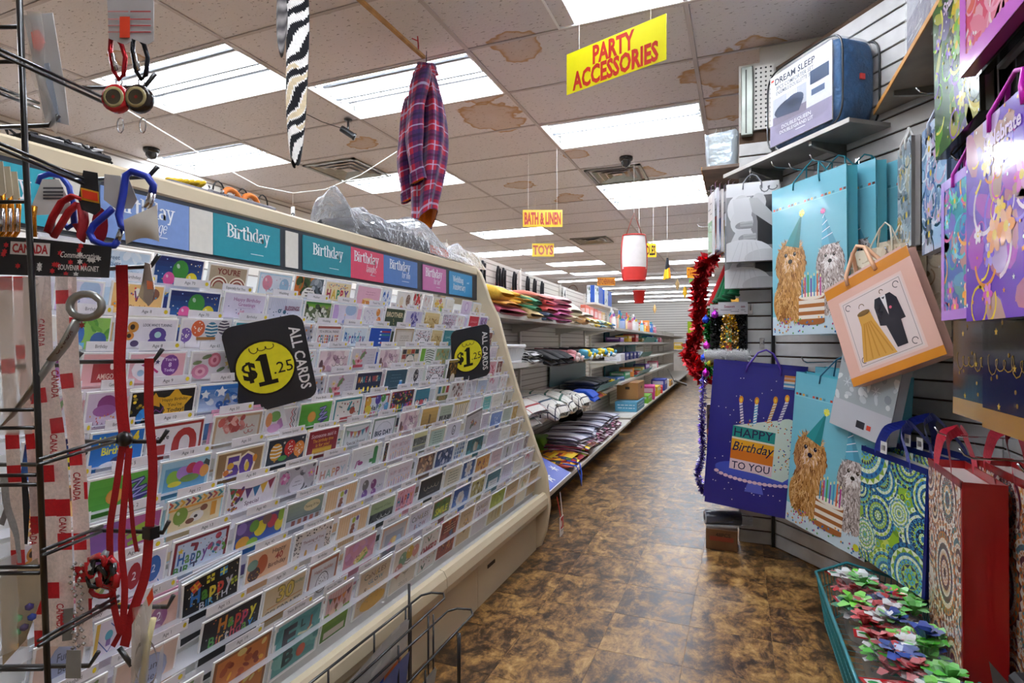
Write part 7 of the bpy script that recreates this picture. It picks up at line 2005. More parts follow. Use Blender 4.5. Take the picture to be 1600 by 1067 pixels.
def bag_mesh(name,art,w,h,d,side,mats=None):
    """open paper bag: front print on -y, folded gussets, rim; origin bottom left front"""
    m=MB()
    t=.0015
    m.box((0,0,0),(w,t,h),mix(side,'ffffff',.1))
    m.box((0,d-t,0),(w,d,h),side)
    for x,s in((0,1),(w,-1)):
        m.add([(x,0,0),(x+s*d*.32,d/2,0.0),(x,d,0),(x,d,h),(x+s*d*.32,d/2,h),(x,0,h)],[(0,1,4,5),(1,2,3,4),(5,4,1,0),(4,3,2,1)],side)
    m.add([(0,0,0),(w,0,0),(w,d,0),(0,d,0)],[(0,3,2,1),(0,1,2,3)],side)
    if art:
        art.put(m,lambda x,y,z:(x,-z,y),.00008,.0002)
    return m.mesh(name,mats or M_GLOSS)
def bag(label,M_,me,w,h,d,hcol,group=None,cat='gift bag',name='gift_bag',hh=.10,handle=True,hr=.0035,tag_fn=None,lean=0.0):
    t=tag(link(name,None),label,cat,group)
    t.matrix_world=M_
    link('body',me,t)
    if handle:
        for y in(.0,d):
            m=MB()
            m.tube([(w*.32,y-.002,h-.035),(w*.33,y-.004,h),(w*.42+lean,d/2,h+hh*.8),(w*.5+lean,d/2,h+hh),(w*.58+lean,d/2,h+hh*.8),(w*.67,y-.004,h),(w*.68,y-.002,h-.035)],hr,6,hcol)
            m.obj('handle',M_PLAS,t)
    if tag_fn:
        tag_fn(t)
    return t
def hook(label,M_,L_=.22,z=0):
    """chrome slatwall prong: back plate and upturned rod, pointing along local -y"""
    t=tag(link('wall_hook',None),label,'hook','chrome wall hooks')
    t.matrix_world=M_
    m=MB();m.box((-.012,-.004,-.03),(.012,0,.03),bev=.001);m.obj('plate',M_CHROME,t)
    m=MB();m.tube([(0,0,0),(0,-L_+.02,-.004),(0,-L_,.004),(0,-L_-.012,.022)],.0032,6);m.obj('rod',M_CHROME,t)
    return t
# --- comforter set on the angled shelf
t=tag(link('comforter_pack',None),'navy comforter set in a clear zip bag on the grey shelf','comforter')
t.matrix_world=FB@Matrix.Translation((.20,-.215,2.117))
CW,CD,CH=.47,.215,.415
def cbox(u,v,s=1.0):
    a,b=u*2*PI,(v-.5)*PI
    f=lambda x,p:math.copysign(abs(x)**p,x)
    return Vector((CW/2+CW/2*s*f(math.cos(a),.28)*abs(math.cos(b))**.22,CD/2+CD/2*s*f(math.sin(a),.32)*abs(math.cos(b))**.22,CH/2+CH/2*s*f(math.sin(b),.5)))
M_QUILT=mat('navy_quilt','1a5484',.7,bump=(16,1.0,.03),var=.25,vscale=10)
m=MB();m.grid(lambda u,v:cbox(u,v,.965),56,26);m.obj('comforter',M_QUILT,t)
m=MB();m.box((.03,-.003,.03),(CW-.05,.004,CH-.03),'dcdcdc',bev=.001)
w_,h_=CW-.08,CH-.06
a=Art(w_,h_)
a.rect(0,0,w_,h_,'d7d8da');a.rect(0,0,w_,h_*.30,'8d86a0')
a.text('DREAM SLEEP',w_*.42,h_*.90,h_*.085,'2a3144',.02,fit=w_*.66)
a.text('3PCS COMFORTER SET',w_*.42,h_*.80,h_*.055,'3a4254',.005,fit=w_*.62)
a.text('ENSEMBLE DOUILLETTE 3PC',w_*.42,h_*.73,h_*.05,'3a4254',.005,fit=w_*.62)
a.rect(w_*.02,h_*.92,w_*.07,h_*.95,'d8442e')
a.rect(w_*.05,h_*.28,w_*.62,h_*.66,'b4b8c4');a.rect(w_*.05,h_*.28,w_*.62,h_*.40,'7d7488')
for i in range(6):
    a.rect(w_*(.30+.03*i),h_*.5,w_*(.315+.03*i),h_*.66,'e4e6ea')
a.oval(w_*.32,h_*.47,w_*.24,h_*.10,'24344e',18,.1);a.oval(w_*.42,h_*.50,w_*.16,h_*.09,'2c4060',16)
a.poly([(w_*.12,h_*.38),(w_*.50,h_*.33),(w_*.58,h_*.47),(w_*.4,h_*.55),(w_*.14,h_*.5)],'2a3d5e');a.up()
a.rect(w_*.68,h_*.58,w_*.96,h_*.76,'2a4262');a.rect(w_*.68,h_*.40,w_*.96,h_*.54,'d0d4dc');a.rect(w_*.70,h_*.43,w_*.9,h_*.51,'3a5478')
a.text('DOUBLE/QUEEN',w_*.45,h_*.22,h_*.05,'f0f0f4',.01);a.text('DOUBLE/GRAND LIT',w_*.45,h_*.15,h_*.045,'f0f0f4',.01)
lines(a,w_*.3,w_*.6,[h_*.09],'e0e0ea',h_*.012)
a.put(m,lambda x,y,z:(.03+x,-.003-z,.03+y),.0003);m.obj('insert_card',M_PAPER,t)
m=MB();m.grid(lambda u,v:cbox(u,v,1.0)+Vector((0,-.006,0)),64,26);m.obj('clear_cover',M_FILM3,t)
for yy in(.0,CD):
    m=MB();m.tube([(CW/2+CW/2*math.copysign(abs(math.cos(q_))**.35,math.cos(q_)),yy+(.006 if yy==0 else-.006),CH/2+CH/2*math.copysign(abs(math.sin(q_))**.35,math.sin(q_)))for q_ in[2*PI*i/40 for i in range(40)]],.0045,5,closed=True);m.obj('piping',M_BLACKW,t)
m=MB();m.box((CW-.003,.10,.2),(CW+.004,.125,.225),'d83a34');m.obj('price_dot',M_PAPER,t)
# --- packs on the long shelf
t=tag(link('bedding_pack',None),'grey and white bedding pack with framed photos on the long shelf','bedding pack')
t.matrix_world=FC@Matrix.Translation((.02,-.30,2.192))
m=MB();m.box((0,0,0),(.40,.26,.42),'c6c6cc',bev=.02)
a=Art(.40,.42);a.rect(.01,.02,.30,.40,'b9bac4');a.rect(.01,.02,.30,.16,'8a859a');a.rect(.06,.26,.13,.36,'e6e6ea');a.rect(.07,.27,.12,.35,'8a8c98');a.rect(.18,.14,.26,.22,'e9e9ee');a.rect(.19,.15,.25,.21,'9a96a8');blotch(a,['e8e8ee','9a9cac','5a5e70'],16,.02,.2,.28,.4,.015,.04,3);lines(a,.03,.2,[.06,.08],'e8e8ee',.006)
a.put(m,lambda x,y,z:(x,-z,y),.0004);m.obj('pack',M_GLOSS,t)
m=MB();m.box((-.006,-.008,-.001),(.406,.268,.428),bev=.02);m.obj('clear_cover',M_FILM,t)
box_item('dark bedding pack next to the grey one on the long shelf',FC,.66,-.17,2.192,.36,.26,.34,'3a3a44',None,'bedding pack','bedding_pack')
m=MB();m.box((0,-.002,0),(.34,.002,.085),'f08a2a');a=Art(.34,.085);a.text('GIFT BAGS',.17,.043,.05,'8a2a14',.03,fit=.31);a.put(m,lambda x,y,z:(x,-.002-z,y),.0004)
tag(put(m.obj('shelf_sign',M_SIGN),FC,.62,-.332,2.13),'orange card reading GIFT BAGS on the long shelf edge','sign')
# --- grey wrapped box
t=tag(link('wrapped_box',None),'silver-grey cloth storage box with wire handles on the brown shelf','box')
t.matrix_world=Matrix.Translation((-.205,3.53,2.187))
m=MB();m.grid(lambda u,v:Vector((.098+.098*math.copysign(abs(math.cos(u*2*PI))**.3,math.cos(u*2*PI))*(.86+.14*v),.14+.14*math.copysign(abs(math.sin(u*2*PI))**.3,math.sin(u*2*PI)),.20*v-.012*math.sin(PI*v)*math.cos(u*4*PI)+.008*math.sin(u*8*PI)*v)),40,10,'a9b2b8');m.box((.01,.01,.17),(.185,.27,.186),'b4bcc2');m.obj('box_cloth',mat('silver_cloth',None,.3,metal=.35,bump=(12,.6,.02)),t)
for x in(.06,.14):
    m=MB();m.tube([(x,.04,.18),(x+.01,.06,.24),(x+.035,.1,.25),(x+.04,.14,.18)],.002,5);m.obj('wire_handle',M_CHROME,t)
# --- gift bags: meshes once
DOGW,DOGH=.45,.73
dog_me=bag_mesh('dog_bag_body',dogs_art(DOGW,DOGH),DOGW,DOGH,.06,'58b4c4')
cake_me=bag_mesh('cake_bag_body',cake_art(),.46,.76,.05,'25247a')
coup_me=bag_mesh('couple_bag_body',couple_art(),.26,.42,.06,'b4b4b8')
peach_me=bag_mesh('outfit_bag_body',peach_art(),.38,.43,.07,'dfae9c')
def small_tag(x,y,z,w,h,art):
    def fn(t):
        m=MB();m.box((x,y-.002,z),(x+w,y,z+h),'eeece8')
        a=Art(w,h);art(a,w,h);a.put(m,lambda X,Y,q:(x+X,y-.002-q,z+Y),.0003)
        m.obj('gift_tag',M_PAPER,t)
    return fn
rainbow=lambda a,w,h:[a.rect(0,h*i/7,w,h*(i+1)/7,c)for i,c in enumerate(['3f7ac0','e8e4e0','5aa8d0','e8e4e0','e08a3a','e0b0a0','d8803a'])]
white_=lambda a,w,h:a.rect(w*.1,h*.1,w*.9,h*.9,'f4f2ee')
for i,(lx,off,dz,lb)in enumerate(((.27,.235,0,'front turquoise gift bag with two dogs in party hats, hung high'),(.335,.15,.01,'second turquoise gift bag just behind the front dog bag'),(.40,.07,.0,'third turquoise gift bag, nearest the wall, behind the dog bag'))):
    bag(lb,FB@Matrix.Translation((lx,-off,1.185+dz))@Matrix.Rotation(-.01,4,'Y'),dog_me,DOGW,DOGH,.075,'1f8a9a','turquoise dog bags hung high',hh=.09)
bag('low turquoise gift bag with a brown dog in a green party hat',FB@Matrix.Translation((.355,-.235,.285))@Matrix.Rotation(.10,4,'Y'),dog_me,DOGW,DOGH,.075,'1f6a8a','turquoise dog bags hung low',tag_fn=small_tag(.28,-.004,.62,.075,.075,white_))
bag('low turquoise gift bag right behind the brown dog bag',FB@Matrix.Translation((.40,-.14,.305))@Matrix.Rotation(.06,4,'Y'),dog_me,DOGW,DOGH,.075,'1f6a8a','turquoise dog bags hung low')
bag('front navy gift bag with a birthday cake and candles',Matrix.Translation((-.185,3.235,.285))@Matrix.Rotation(-.12,4,'Z')@Matrix.Rotation(.09,4,'Y'),cake_me,.46,.76,.05,'4a2a9a','navy cake bags',hh=.09,hr=.005,tag_fn=small_tag(.33,-.004,.66,.05,.07,rainbow))
bag('navy gift bag tucked behind the front birthday cake bag',Matrix.Translation((-.195,3.30,.30))@Matrix.Rotation(-.12,4,'Z')@Matrix.Rotation(.075,4,'Y'),cake_me,.46,.76,.05,'4a2a9a','navy cake bags',handle=False)
for i,(x,y,z,lb)in enumerate(((-.075,3.27,1.585,'front black and white photo gift bag of an embracing couple'),(-.085,3.36,1.45,'lower black and white photo gift bag behind the couple bag'),(-.06,3.42,1.60,'rear black and white photo gift bag against the end wall'))):
    bag(lb,Matrix.Translation((x,y,z)),coup_me,.26,.42,.05,'8a8a90','black and white couple bags',hh=.05)
bag('peach gift bag with a gold dress and black suit, hanging tilted',FB@Matrix.Translation((.84,-.33,.97))@Matrix.Rotation(-.36,4,'Y'),peach_me,.38,.43,.06,'eab68e',hh=.11,hr=.008)
# cream bags and the silver bag behind it
cre=swirl_art(.30,.40,'d9cbb0',['b49a78','e8dcc4','a08a6a','c8b494'],12)
cre_me=bag_mesh('cream_bag_body',cre,.30,.40,.05,'cdbd9e')
for i in range(3):
    bag(f"cream floral gift bag, {['front', 'middle', 'rear'][i]} of three behind the peach bag",FB@Matrix.Translation((.70+.05*i,-.20+.06*i,1.14+.03*i)),cre_me,.30,.40,.04,'d8d0b8','cream floral bags',hh=.10)
sil=Art(.28,.44);sil.rect(0,0,.28,.44,'a9b2b6');blotch(sil,['c8d0d2','8f999e','dce2e2'],40,0,.12,.28,.44,.01,.03,4)
for i in range(7):
    for k in range(6):
        sil.line([(.05+.07*(i%3),.2+.1*(i//3)),(.05+.07*(i%3)+.02*math.cos(k*1.05),.2+.1*(i//3)+.02*math.sin(k*1.05))],.002,'dfe6e8')
sil.rect(0,0,.28,.12,'c4c6cc');sil.rect(.13,.03,.17,.06,'2a2a30');sil.rect(.18,.035,.20,.055,'d84a34');sil.clip(0,0,.28,.44)
bag('silver snowflake gift bag showing its plain bottom flap, behind the peach bag',FB@Matrix.Translation((.66,-.27,.80))@Matrix.Rotation(.22,4,'Y'),bag_mesh('silver_bag_body',sil,.28,.44,.05,'a4aab0'),.28,.44,.05,'a0a4a8',handle=False)
# --- bags along the right wall, each with darker bags stacked behind it
def cbag(label,y0,x,z,w,h,me,hcol,stack,scol,group,roll=0.0,dx=.035,handle=True,edge='b8b8c0'):
    bag(label,Matrix.Translation((x,y0,z))@frame((0,0,0),(0,-1,0))@Matrix.Rotation(roll,4,'Y'),me,w,h,.03,hcol,group,handle=handle,hh=.06,hr=.005)
    if stack:
        m=MB()
        b0=bag_mesh('stacked_bag_body',None,w,h,.020,scol)
        b1=bag_mesh('stacked_bag_body',None,w,h-.01,.016,mix(scol,'ffffff',.25))
        for k in range(stack):
            o=tag(link('stacked_gift_bag',(b0,b1)[k%2]),f"dark gift bag edge, {ORDW[k]} behind the {' '.join(label.split()[:6]).rstrip(',')}",'gift bag',f'bags stacked behind the {label}')
            o.matrix_world=Matrix.Translation((x+.036+dx*k,y0-.004*k,z+.006*(k%2)))@frame((0,0,0),(0,-1,0))@Matrix.Rotation(roll,4,'Y')
            m2=MB();m2.box((w-.002,.0,.01),(w+.001,.003,h),edge);m2.obj('fold',M_GLOSS,o)
sea=swirl_art(.33,.41,'2a66b8',['e05a9a','2fa87a','f0a03a','58c0d8','9a4ac0'],21,'b07ad8')
cbag('blue sea-swirl gift bag with a scalloped violet edge',2.06,.56,1.215,.33,.41,bag_mesh('sea_bag_body',sea,.33,.41,.03,'7a5ab8'),'d03ac0',5,'141418',None)
vio=swirl_art(.40,.44,'6a3ab8',['e8923a','f0c83a','d85ac0','8a6ae0','f4e0f0'],23,None,'Celebrate')
cbag('glossy violet floral gift bag at the right edge',1.66,.50,1.20,.44,.44,bag_mesh('violet_bag_body',vio,.44,.44,.03,'4a2a8a'),'c81ab0',6,'121216',None)
pin=swirl_art(.46,.42,'d84a6a',['e87a4a','f0a0b8','c83a8a','f4d0d8'],25,'d06ad0')
cbag('pink gift bag with a violet scalloped frame at the top right',1.70,.50,1.80,.50,.42,bag_mesh('pink_bag_body',pin,.46,.42,.03,'b03a8a'),'a03ac0',7,'131317',None,handle=False)
gre=swirl_art(.34,.46,'3f6a2e',['d8c030','7ab83a','8a5ab8','e8e06a','2a3a1c'],27,None,'Sparkle')
cbag('green and gold swirl gift bag beside the pink framed bag',2.06,.545,1.70,.34,.46,bag_mesh('green_bag_body',gre,.34,.46,.03,'3a3a30'),'8a8a90',6,'141418',None,roll=-.06)
mus=swirl_art(.26,.44,'a8c4e4',['e8eef6','5a78b0','20304a','d8b0c8'],29)
cbag('pale blue music-note gift bag below the green bag',2.42,.60,1.46,.26,.44,bag_mesh('music_bag_body',mus,.26,.44,.03,'8aa0c8'),'c8d0e0',6,'1a2440',None,edge='9ab4e0')
mus2=swirl_art(.2,.42,'b8c8d0',['e8ecec','8a9aa4','c8a850','6a7480'],31)
cbag('silver-blue gift bag nearest the angled wall',2.76,.60,1.52,.2,.42,bag_mesh('silverblue_bag_body',mus2,.2,.42,.03,'a8a4a0'),'e0dcd8',5,'8a847e',None,edge='e0dcd4',dx=.03)
blk=Art(.30,.42);blk.rect(0,0,.30,.42,'141316');confetti(blk,26,['c8a03a','8a6a24','5a4a2a'],.02,.05,.28,.4,.006,3,True);blk.text('Cheers',.15,.30,.035,'c8a03a',.01);script(blk,.04,.26,.16,.05,'9a7a34',4,.003);blk.rect(0,0,.30,.05,'a8792a')
blk_me=bag_mesh('black_bag_body',blk,.30,.42,.03,'131316')
for i,(y0,x)in enumerate(((2.10,.60),(1.78,.57),(1.46,.55))):
    cbag(f"black and gold gift bag, {['farthest', 'middle', 'nearest'][i]} of the row above the totes",y0,x,.935,.30,.40,blk_me,'a88a3a',5,'17161a',None,handle=False,edge='8a7a5a')
tanb=swirl_art(.34,.14,'b8823a',['8a5a24','d8a85a','5a3a1c'],35)
bag('low amber gift bag behind the black gift bags',Matrix.Translation((.74,2.0,.83))@frame((0,0,0),(0,-1,0)),bag_mesh('amber_bag_body',tanb,.34,.14,.05,'9a6a2a'),.34,.14,.05,'8a5a24',handle=False)
# --- totes
def tote(label,M_,me,w,h,d,hcol,group,tags=0,hk=(0,0),hl=.13):
    t=tag(link('tote_bag',None),label,'tote bag',group)
    t.matrix_world=M_
    link('body',me,t)
    for y in(0,d):
        m=MB()
        P=[(w*.26,y,h-.05),(w*.27,y-.002,h+.02),(w*.40+hk[0]*.6,y*.6+hk[1]*.6,h+hl*.8),(w*.5+hk[0],d*.5+hk[1],h+hl),(w*.58+hk[0]*.6,y*.6+hk[1]*.6,h+hl*.8),(w*.72,y-.002,h+.02),(w*.73,y,h-.05)]
        # flat webbing
        vs,fs=[],[]
        S=[]
        for i in range(len(P)-1):
            for k in range(5):
                t_=k/5
                S.append(Vector(P[i]).lerp(Vector(P[i+1]),t_))
        S.append(Vector(P[-1]))
        for _ in range(2):
            S=[S[0]]+[(S[i-1]+S[i]*2+S[i+1])/4 for i in range(1,len(S)-1)]+[S[-1]]
        for i,p in enumerate(S):
            tg=(S[min(i+1,len(S)-1)]-S[max(i-1,0)]).normalized()
            sd=Vector((0,1,0)).cross(tg)
            sd=(sd+Vector((0,.55,0))*math.sin(PI*i/len(S))).normalized()
            for s_ in(-.017,.017):
                vs.append(p+sd*s_)
        for i in range(len(S)-1):
            fs.append((2*i,2*i+1,2*i+3,2*i+2));fs.append((2*i+2,2*i+3,2*i+1,2*i))
        m.add(vs,fs,hcol);m.obj('handle',M_CLOTH,t)
    for k in range(tags):
        m=MB();m.box((w*(.42+.2*k),-.03,h+.01),(w*(.42+.2*k)+.035,-.028,h+.055),'e6e4e0');a=Art(.035,.045)
        for i in range(6):
            a.rect(.005+.0042*i,.012,.0065+.0044*i,.032,'3a3a3a')
        x0=w*(.42+.2*k);a.put(m,lambda x,y,z:(x0+x,-.03-z,h+.01+y),.0003);m.obj('price_tag',M_PAPER,t)
    return t
def tote_mesh(name,art,w,h,d,trim):
    m=MB()
    m.box((0,0,0),(w,.002,h),trim);m.box((0,d-.002,0),(w,d,h),trim)
    for x,s in((0,1),(w,-1)):
        vs=[]
        for j in range(7):
            z=h*j/6
            b_=.18*d*math.sin(PI*j/6)*(1 if s==-1 else.5)
            for i in range(5):
                y=d*i/4
                vs.append((x+s*(-1)*0+(-s)*(-b_)*math.sin(PI*i/4)*.8,y,z))
        fs=[(j*5+i,j*5+i+1,(j+1)*5+i+1,(j+1)*5+i)for j in range(6)for i in range(4)]
        m.add(vs,fs+[f[::-1]for f in fs],trim,True)
    m.add([(0,0,0),(w,0,0),(w,d,0),(0,d,0)],[(0,3,2,1),(0,1,2,3)],trim)
    m.box((-.002,-.003,h-.02),(w+.002,.0,h+.002),mix(trim,'000000',.2))
    m.box((w-.012,-.003,0),(w+.003,.001,h),trim)
    art.put(m,lambda x,y,z:(x,-.0005-z,y),.00012)
    # the inside of the mouth
    m.box((.004,.004,h-.03),(w-.004,d-.004,h-.025),'e4dcd6')
    return m.mesh(name,M_WOVEN)
M_WOVEN=mat('woven_laminate',None,.28,coat=.2,bump=(70,.12,.002))
TA=tote_mesh('blue_tote_body',tote_art(.37,.46,0),.37,.46,.12,'10206e')
TB=tote_mesh('red_tote_body',tote_art(.40,.58,1),.40,.58,.10,'9a1414')
Rz=lambda dx,dy:frame((0,0,0),(dx,dy,0))
tote('front tote bag with a blue and green mandala print and navy sides',Matrix.Translation((.455,2.72,.265))@Rz(.386,-.92)@Matrix.Rotation(.05,4,'Y'),TA,.37,.46,.12,'1a2a8a','mandala tote bags',1)
tote('second navy mandala tote bag, right behind the blue and green one',Matrix.Translation((.57,2.76,.28))@Rz(.3,-.95),TA,.37,.46,.12,'16247c','mandala tote bags',2)
tote('white and orange mandala tote bag with dark red sides, front one',Matrix.Translation((.60,2.33,.17))@Rz(-.06,-1)@Matrix.Rotation(-.02,4,'Y'),TB,.40,.58,.10,'c41f3a','mandala tote bags')
tote('white and orange mandala tote bag standing behind the front one',Matrix.Translation((.70,2.26,.20))@Rz(.0,-1),TB,.40,.58,.10,'b81c34','mandala tote bags')
tote('red-sided mandala tote bag at the lower right edge of the photo',Matrix.Translation((.70,1.83,.24))@Rz(.0,-1),TB,.40,.58,.10,'c41f3a','mandala tote bags')
t=tag(link('black_bag',None),'black paper bag on the floor at the lower right corner','bag');t.matrix_world=Matrix.Translation((.52,1.50,.0))@Rz(.05,-1)
m=MB();m.box((0,0,0),(.4,.14,.46),'17161a',bev=.01);m.add([(0,-.004,.30),(.4,-.004,.30),(.4,-.03,.47),(0,-.03,.47)],[(0,1,2,3),(3,2,1,0)],'201e22');m.obj('body',mat('black_kraft',None,.5,var=.2),t)
# --- hooks
for i,(x,z)in enumerate(((.42,1.985),(.55,1.985),(.30,2.03),(.50,1.06),(.93,1.50),(1.02,1.50))):
    hook(f"chrome wall hook on the angled slatwall, {['above the front dog bag', 'right of the one above the dog bag', 'high on the left, holding nothing', 'above the low dog bag', 'holding the cream bags', 'above the peach bag'][i]}",FB@Matrix.Translation((x,0,z)),.26)
hook('chrome wall hook holding the navy cake bags',FA@Matrix.Translation((.12,0,1.145)),.24)
hook('chrome wall hook holding the black and white photo bags',FA@Matrix.Translation((.055,0,2.05)),.20)
hook('empty chrome hook on the end wall between the bags',FA@Matrix.Translation((.06,0,1.34)),.06)
for i,(x,z)in enumerate(((.2,2.02),(.42,2.06),(.66,2.10),(.92,2.10),(1.2,2.08),(.55,1.68),(.98,1.68),(.4,.86),(.62,.83),(.98,.86))):
    hook(f"chrome wall hook, {ORDW[i]} along the right wall above the bags",FC@Matrix.Translation((x,0,z)),.30)
# --- turquoise wire basket of ribbon bows
t=tag(link('wire_basket',None),'turquoise wire basket on the floor filled with gift bow packs','basket')
A0,A1,A2,A3=(.285,2.62),(.42,2.78),(.63,2.62),(.60,1.50)
A4=(.305,1.50)
RIM=[A0,A1,A2,A3,A4]
M_TEALW=mat('turquoise_wire','2f8a92',.35,coat=.3,var=.1)
m=MB();m.tube([(x,y,.205)for x,y in RIM],.006,6,closed=True);m.tube([(x+(.45-x)*.18,y+(2.1-y)*.06,.015)for x,y in RIM],.004,6,closed=True);m.obj('rim',M_TEALW,t)
m=MB()
for s in range(5):
    (x0,y0),(x1,y1)=RIM[s],RIM[(s+1)%5]
    n=max(3,int(math.hypot(x1-x0,y1-y0)/.022))
    for i in range(n):
        x,y=x0+(x1-x0)*i/n,y0+(y1-y0)*i/n
        m.tube([(x,y,.205),(x+(.45-x)*.18,y+(2.1-y)*.06,.015)],.0017,4)
    for z in(.08,.145):
        k=.18*(1-(z-.015)/.19)
        kk=.06*(1-(z-.015)/.19)
        m.tube([(x0+(.45-x0)*k,y0+(2.1-y0)*kk,z),(x1+(.45-x1)*k,y1+(2.1-y1)*kk,z)],.0022,4)
for i in range(26):
    y=1.55+.042*i
    m.tube([(.34,y,.015),(.58,y,.015)],.0016,4)
m.obj('wire_mesh',M_TEALW,t)['kind']='stuff'
def bow(mb,x,y,z,r,c,q):
    for i in range(9):
        an=i*.7+q.uniform(-.2,.2)
        el=q.uniform(.2,1.1)
        d_=Vector((math.cos(an)*math.cos(el),math.sin(an)*math.cos(el),math.sin(el)))
        s_=Vector((-math.sin(an),math.cos(an),0))*r*.28
        p0,p1=Vector((x,y,z)),Vector((x,y,z))+d_*r
        pm=(p0+p1)/2+Vector((0,0,r*.28))
        mb.add([p0-s_*.4,p0+s_*.4,pm+s_,p1+s_*.5,p1-s_*.5,pm-s_],[(0,1,2,5),(5,2,3,4),(0,5,2,1),(5,4,3,2)],mix(c,'ffffff',q.uniform(0,.25)))
M_BOW=mat('glossy_ribbon',None,.22,coat=.4)
q=random.Random(91)
SP_=[(.43,2.56,.12,.2),(.51,2.40,.13,-.2),(.415,2.29,.12,.1),(.51,2.12,.13,.2),(.415,2.02,.12,-.1),(.51,1.86,.13,.1),(.42,1.74,.12,.2)]
for i,(x,y,z,rz)in enumerate(SP_):
    t=tag(link('bow_pack',None),f"bag of red, green and white bows, {['farthest', 'second farthest, on the right', 'third, on the left', 'fourth, on the right', 'fifth, on the left', 'sixth, on the right', 'nearest'][i]} in the basket",'gift bows','bow packs in the turquoise basket')
    t.matrix_world=Matrix.Translation((x,y,z-.02))@Matrix.Rotation(rz,4,'Z')
    m=MB()
    for k in range(17):
        bow(m,q.uniform(-.05,.06),q.uniform(-.09,.07),.035+q.uniform(0,.07),q.uniform(.05,.07),['b81a24','4fc02a','f0eef0','1f8a6a','d82a34','2f4aa0','7ad83a'][k%7],q)
    m.obj('bows',M_BOW,t)
    m=MB()
    m.add([(-.085,.06,.105),(.085,.06,.105),(.085,.14,.095),(-.085,.14,.095)],[(0,1,2,3)],'b81c26')
    a=Art(.18,.08);a.rect(0,0,.18,.08,'b81c26');a.rect(.01,.01,.055,.07,'e8e4e4');a.oval(.03,.05,.016,.012,'2f9a4a',8);a.oval(.03,.026,.018,.012,'e0e8e0',8);a.text('BOWS',.115,.05,.022,'f0d8d8',.02);lines(a,.075,.16,[.02,.03],'e8c0c0',.003);a.rect(.15,.0,.18,.08,'ecebe8')
    a.put(m,lambda X,Y,Z:(-.085+X*.94,.06+Y,1.06e-1-Y*.12+Z),.0003);m.obj('header_card',M_GLOSS,t)
    m=MB();m.grid(lambda u,v:Vector((.088*math.cos(u*2*PI)*math.cos((v-.5)*PI)**.5,.145*math.sin(u*2*PI)*math.cos((v-.5)*PI)**.5,.052+.07*math.sin((v-.5)*PI)+.006*math.sin(u*25+v*9))),30,10);m.obj('clear_bag',M_FILM3,t)
# --- floor: small carton and the film-wrapped roll
t=box_item('small brown printed carton on the floor by the end wall',Matrix.Identity(4),-.10,3.40,.0,.165,.16,.115,'6a4628',lambda a:(a.rect(.02,.05,.145,.075,'8a3a24'),a.text('48PCS',.09,.085,.02,'3a2414',.02)))
t=tag(link('wrapped_roll',None),'navy roll in clear film lying on the small brown carton','roll');t.matrix_world=Matrix.Translation((-.12,3.38,.118))
Mx=Matrix.Translation((0,0,.045))@Matrix.Rotation(.25,4,'Z')@Matrix.Rotation(PI/2,4,'Y')
m=MB();m.lathe([(.018,-.06),(.018,-.075),(.036,-.075),(.04,-.07),(.04,.12),(.0,.12)],20,'1c2038',Mx,cols=['2a2a30','b8b8bc','9a9aa4','1c2038','1c2038']);m.obj('roll',M_GLOSS,t)
m=MB();m.grid(lambda u,v:Vector((-.12+.30*v,.075*math.cos(u*2*PI)*(.6+.5*math.sin(PI*v))+.01*math.sin(u*19),.045+.05*math.sin(u*2*PI)*(.5+.5*math.sin(PI*v)))),26,14);m.obj('film',M_FILM3,t)
# --- tinsel, hats and Christmas goods hung along the aisle side
def tinsel(label,path,r,cols,n,lw,seed,mt,cat='garland'):
    q=random.Random(seed)
    P=[Vector(p)for p in path]
    m=MB();m.tube(P,.006,5,mix(cols[0],'000000',.4))
    seg=len(P)-1
    for i in range(n):
        t_=q.uniform(0,seg-1e-6)
        k=int(t_)
        p=P[k].lerp(P[k+1],t_-k)
        d_=Vector((q.gauss(0,1),q.gauss(0,1),q.gauss(0,1))).normalized()
        s_=d_.orthogonal().normalized()*lw*q.uniform(.6,1.2)
        l=r*q.uniform(.55,1.1)
        e=p+d_*l
        md=p+d_*l*.55
        m.add([p,md-s_,e,md+s_],[(0,1,2,3),(3,2,1,0)],cols[q.randrange(len(cols))])
    o=m.obj('garland',mt)
    return tag(o,label,cat)
tinsel('long red metallic leaf garland hanging at the aisle end',[(-.16,3.62,1.66),(-.22,3.70,1.62),(-.25,3.75,1.45),(-.24,3.8,1.28),(-.31,3.8,1.08),(-.25,3.7,.98),(-.2,3.62,.93)],.075,['c81a22','a01018','e03a40','d8202a'],1100,.02,1,M_FOIL)
tinsel('green tinsel garland with coloured lights inside the red one',[(-.15,3.50,1.36),(-.175,3.50,1.22),(-.16,3.5,1.08),(-.18,3.5,.96)],.045,['1f8a3a','0f5a24','3ab84a'],900,.005,2,M_FOIL)
tinsel('violet and silver tinsel garland hanging low by the navy bag',[(-.205,3.50,.95),(-.215,3.50,.7),(-.21,3.52,.5),(-.24,3.5,.36),(-.2,3.5,.26)],.032,['5a3ab8','b8b4d8','7a5ae0','dcdcf0','3a2a90'],1100,.004,3,M_FOIL)
for i,(x,y,z,c)in enumerate(((-.19,3.46,1.28,'2a4ad0'),(-.14,3.46,1.31,'c03ad0'),(-.185,3.45,1.13,'d83ac0'),(-.20,3.46,1.06,'3a5ae0'),(-.165,3.45,1.03,'e8e03a'),(-.19,3.46,.97,'c82ac0'))):
    m=MB();m.lathe([(0,-.022),(.016,-.016),(.022,0),(.016,.016),(.005,.022),(.005,.03),(0,.03)],12,c)
    tag(m.obj('bauble',M_FOIL,None,(x,y,z)),f"{['upper blue', 'upper purple', 'magenta', 'lower blue', 'yellow', 'lowest magenta'][i]} bauble among the green tinsel",'bauble','baubles in the green tinsel')
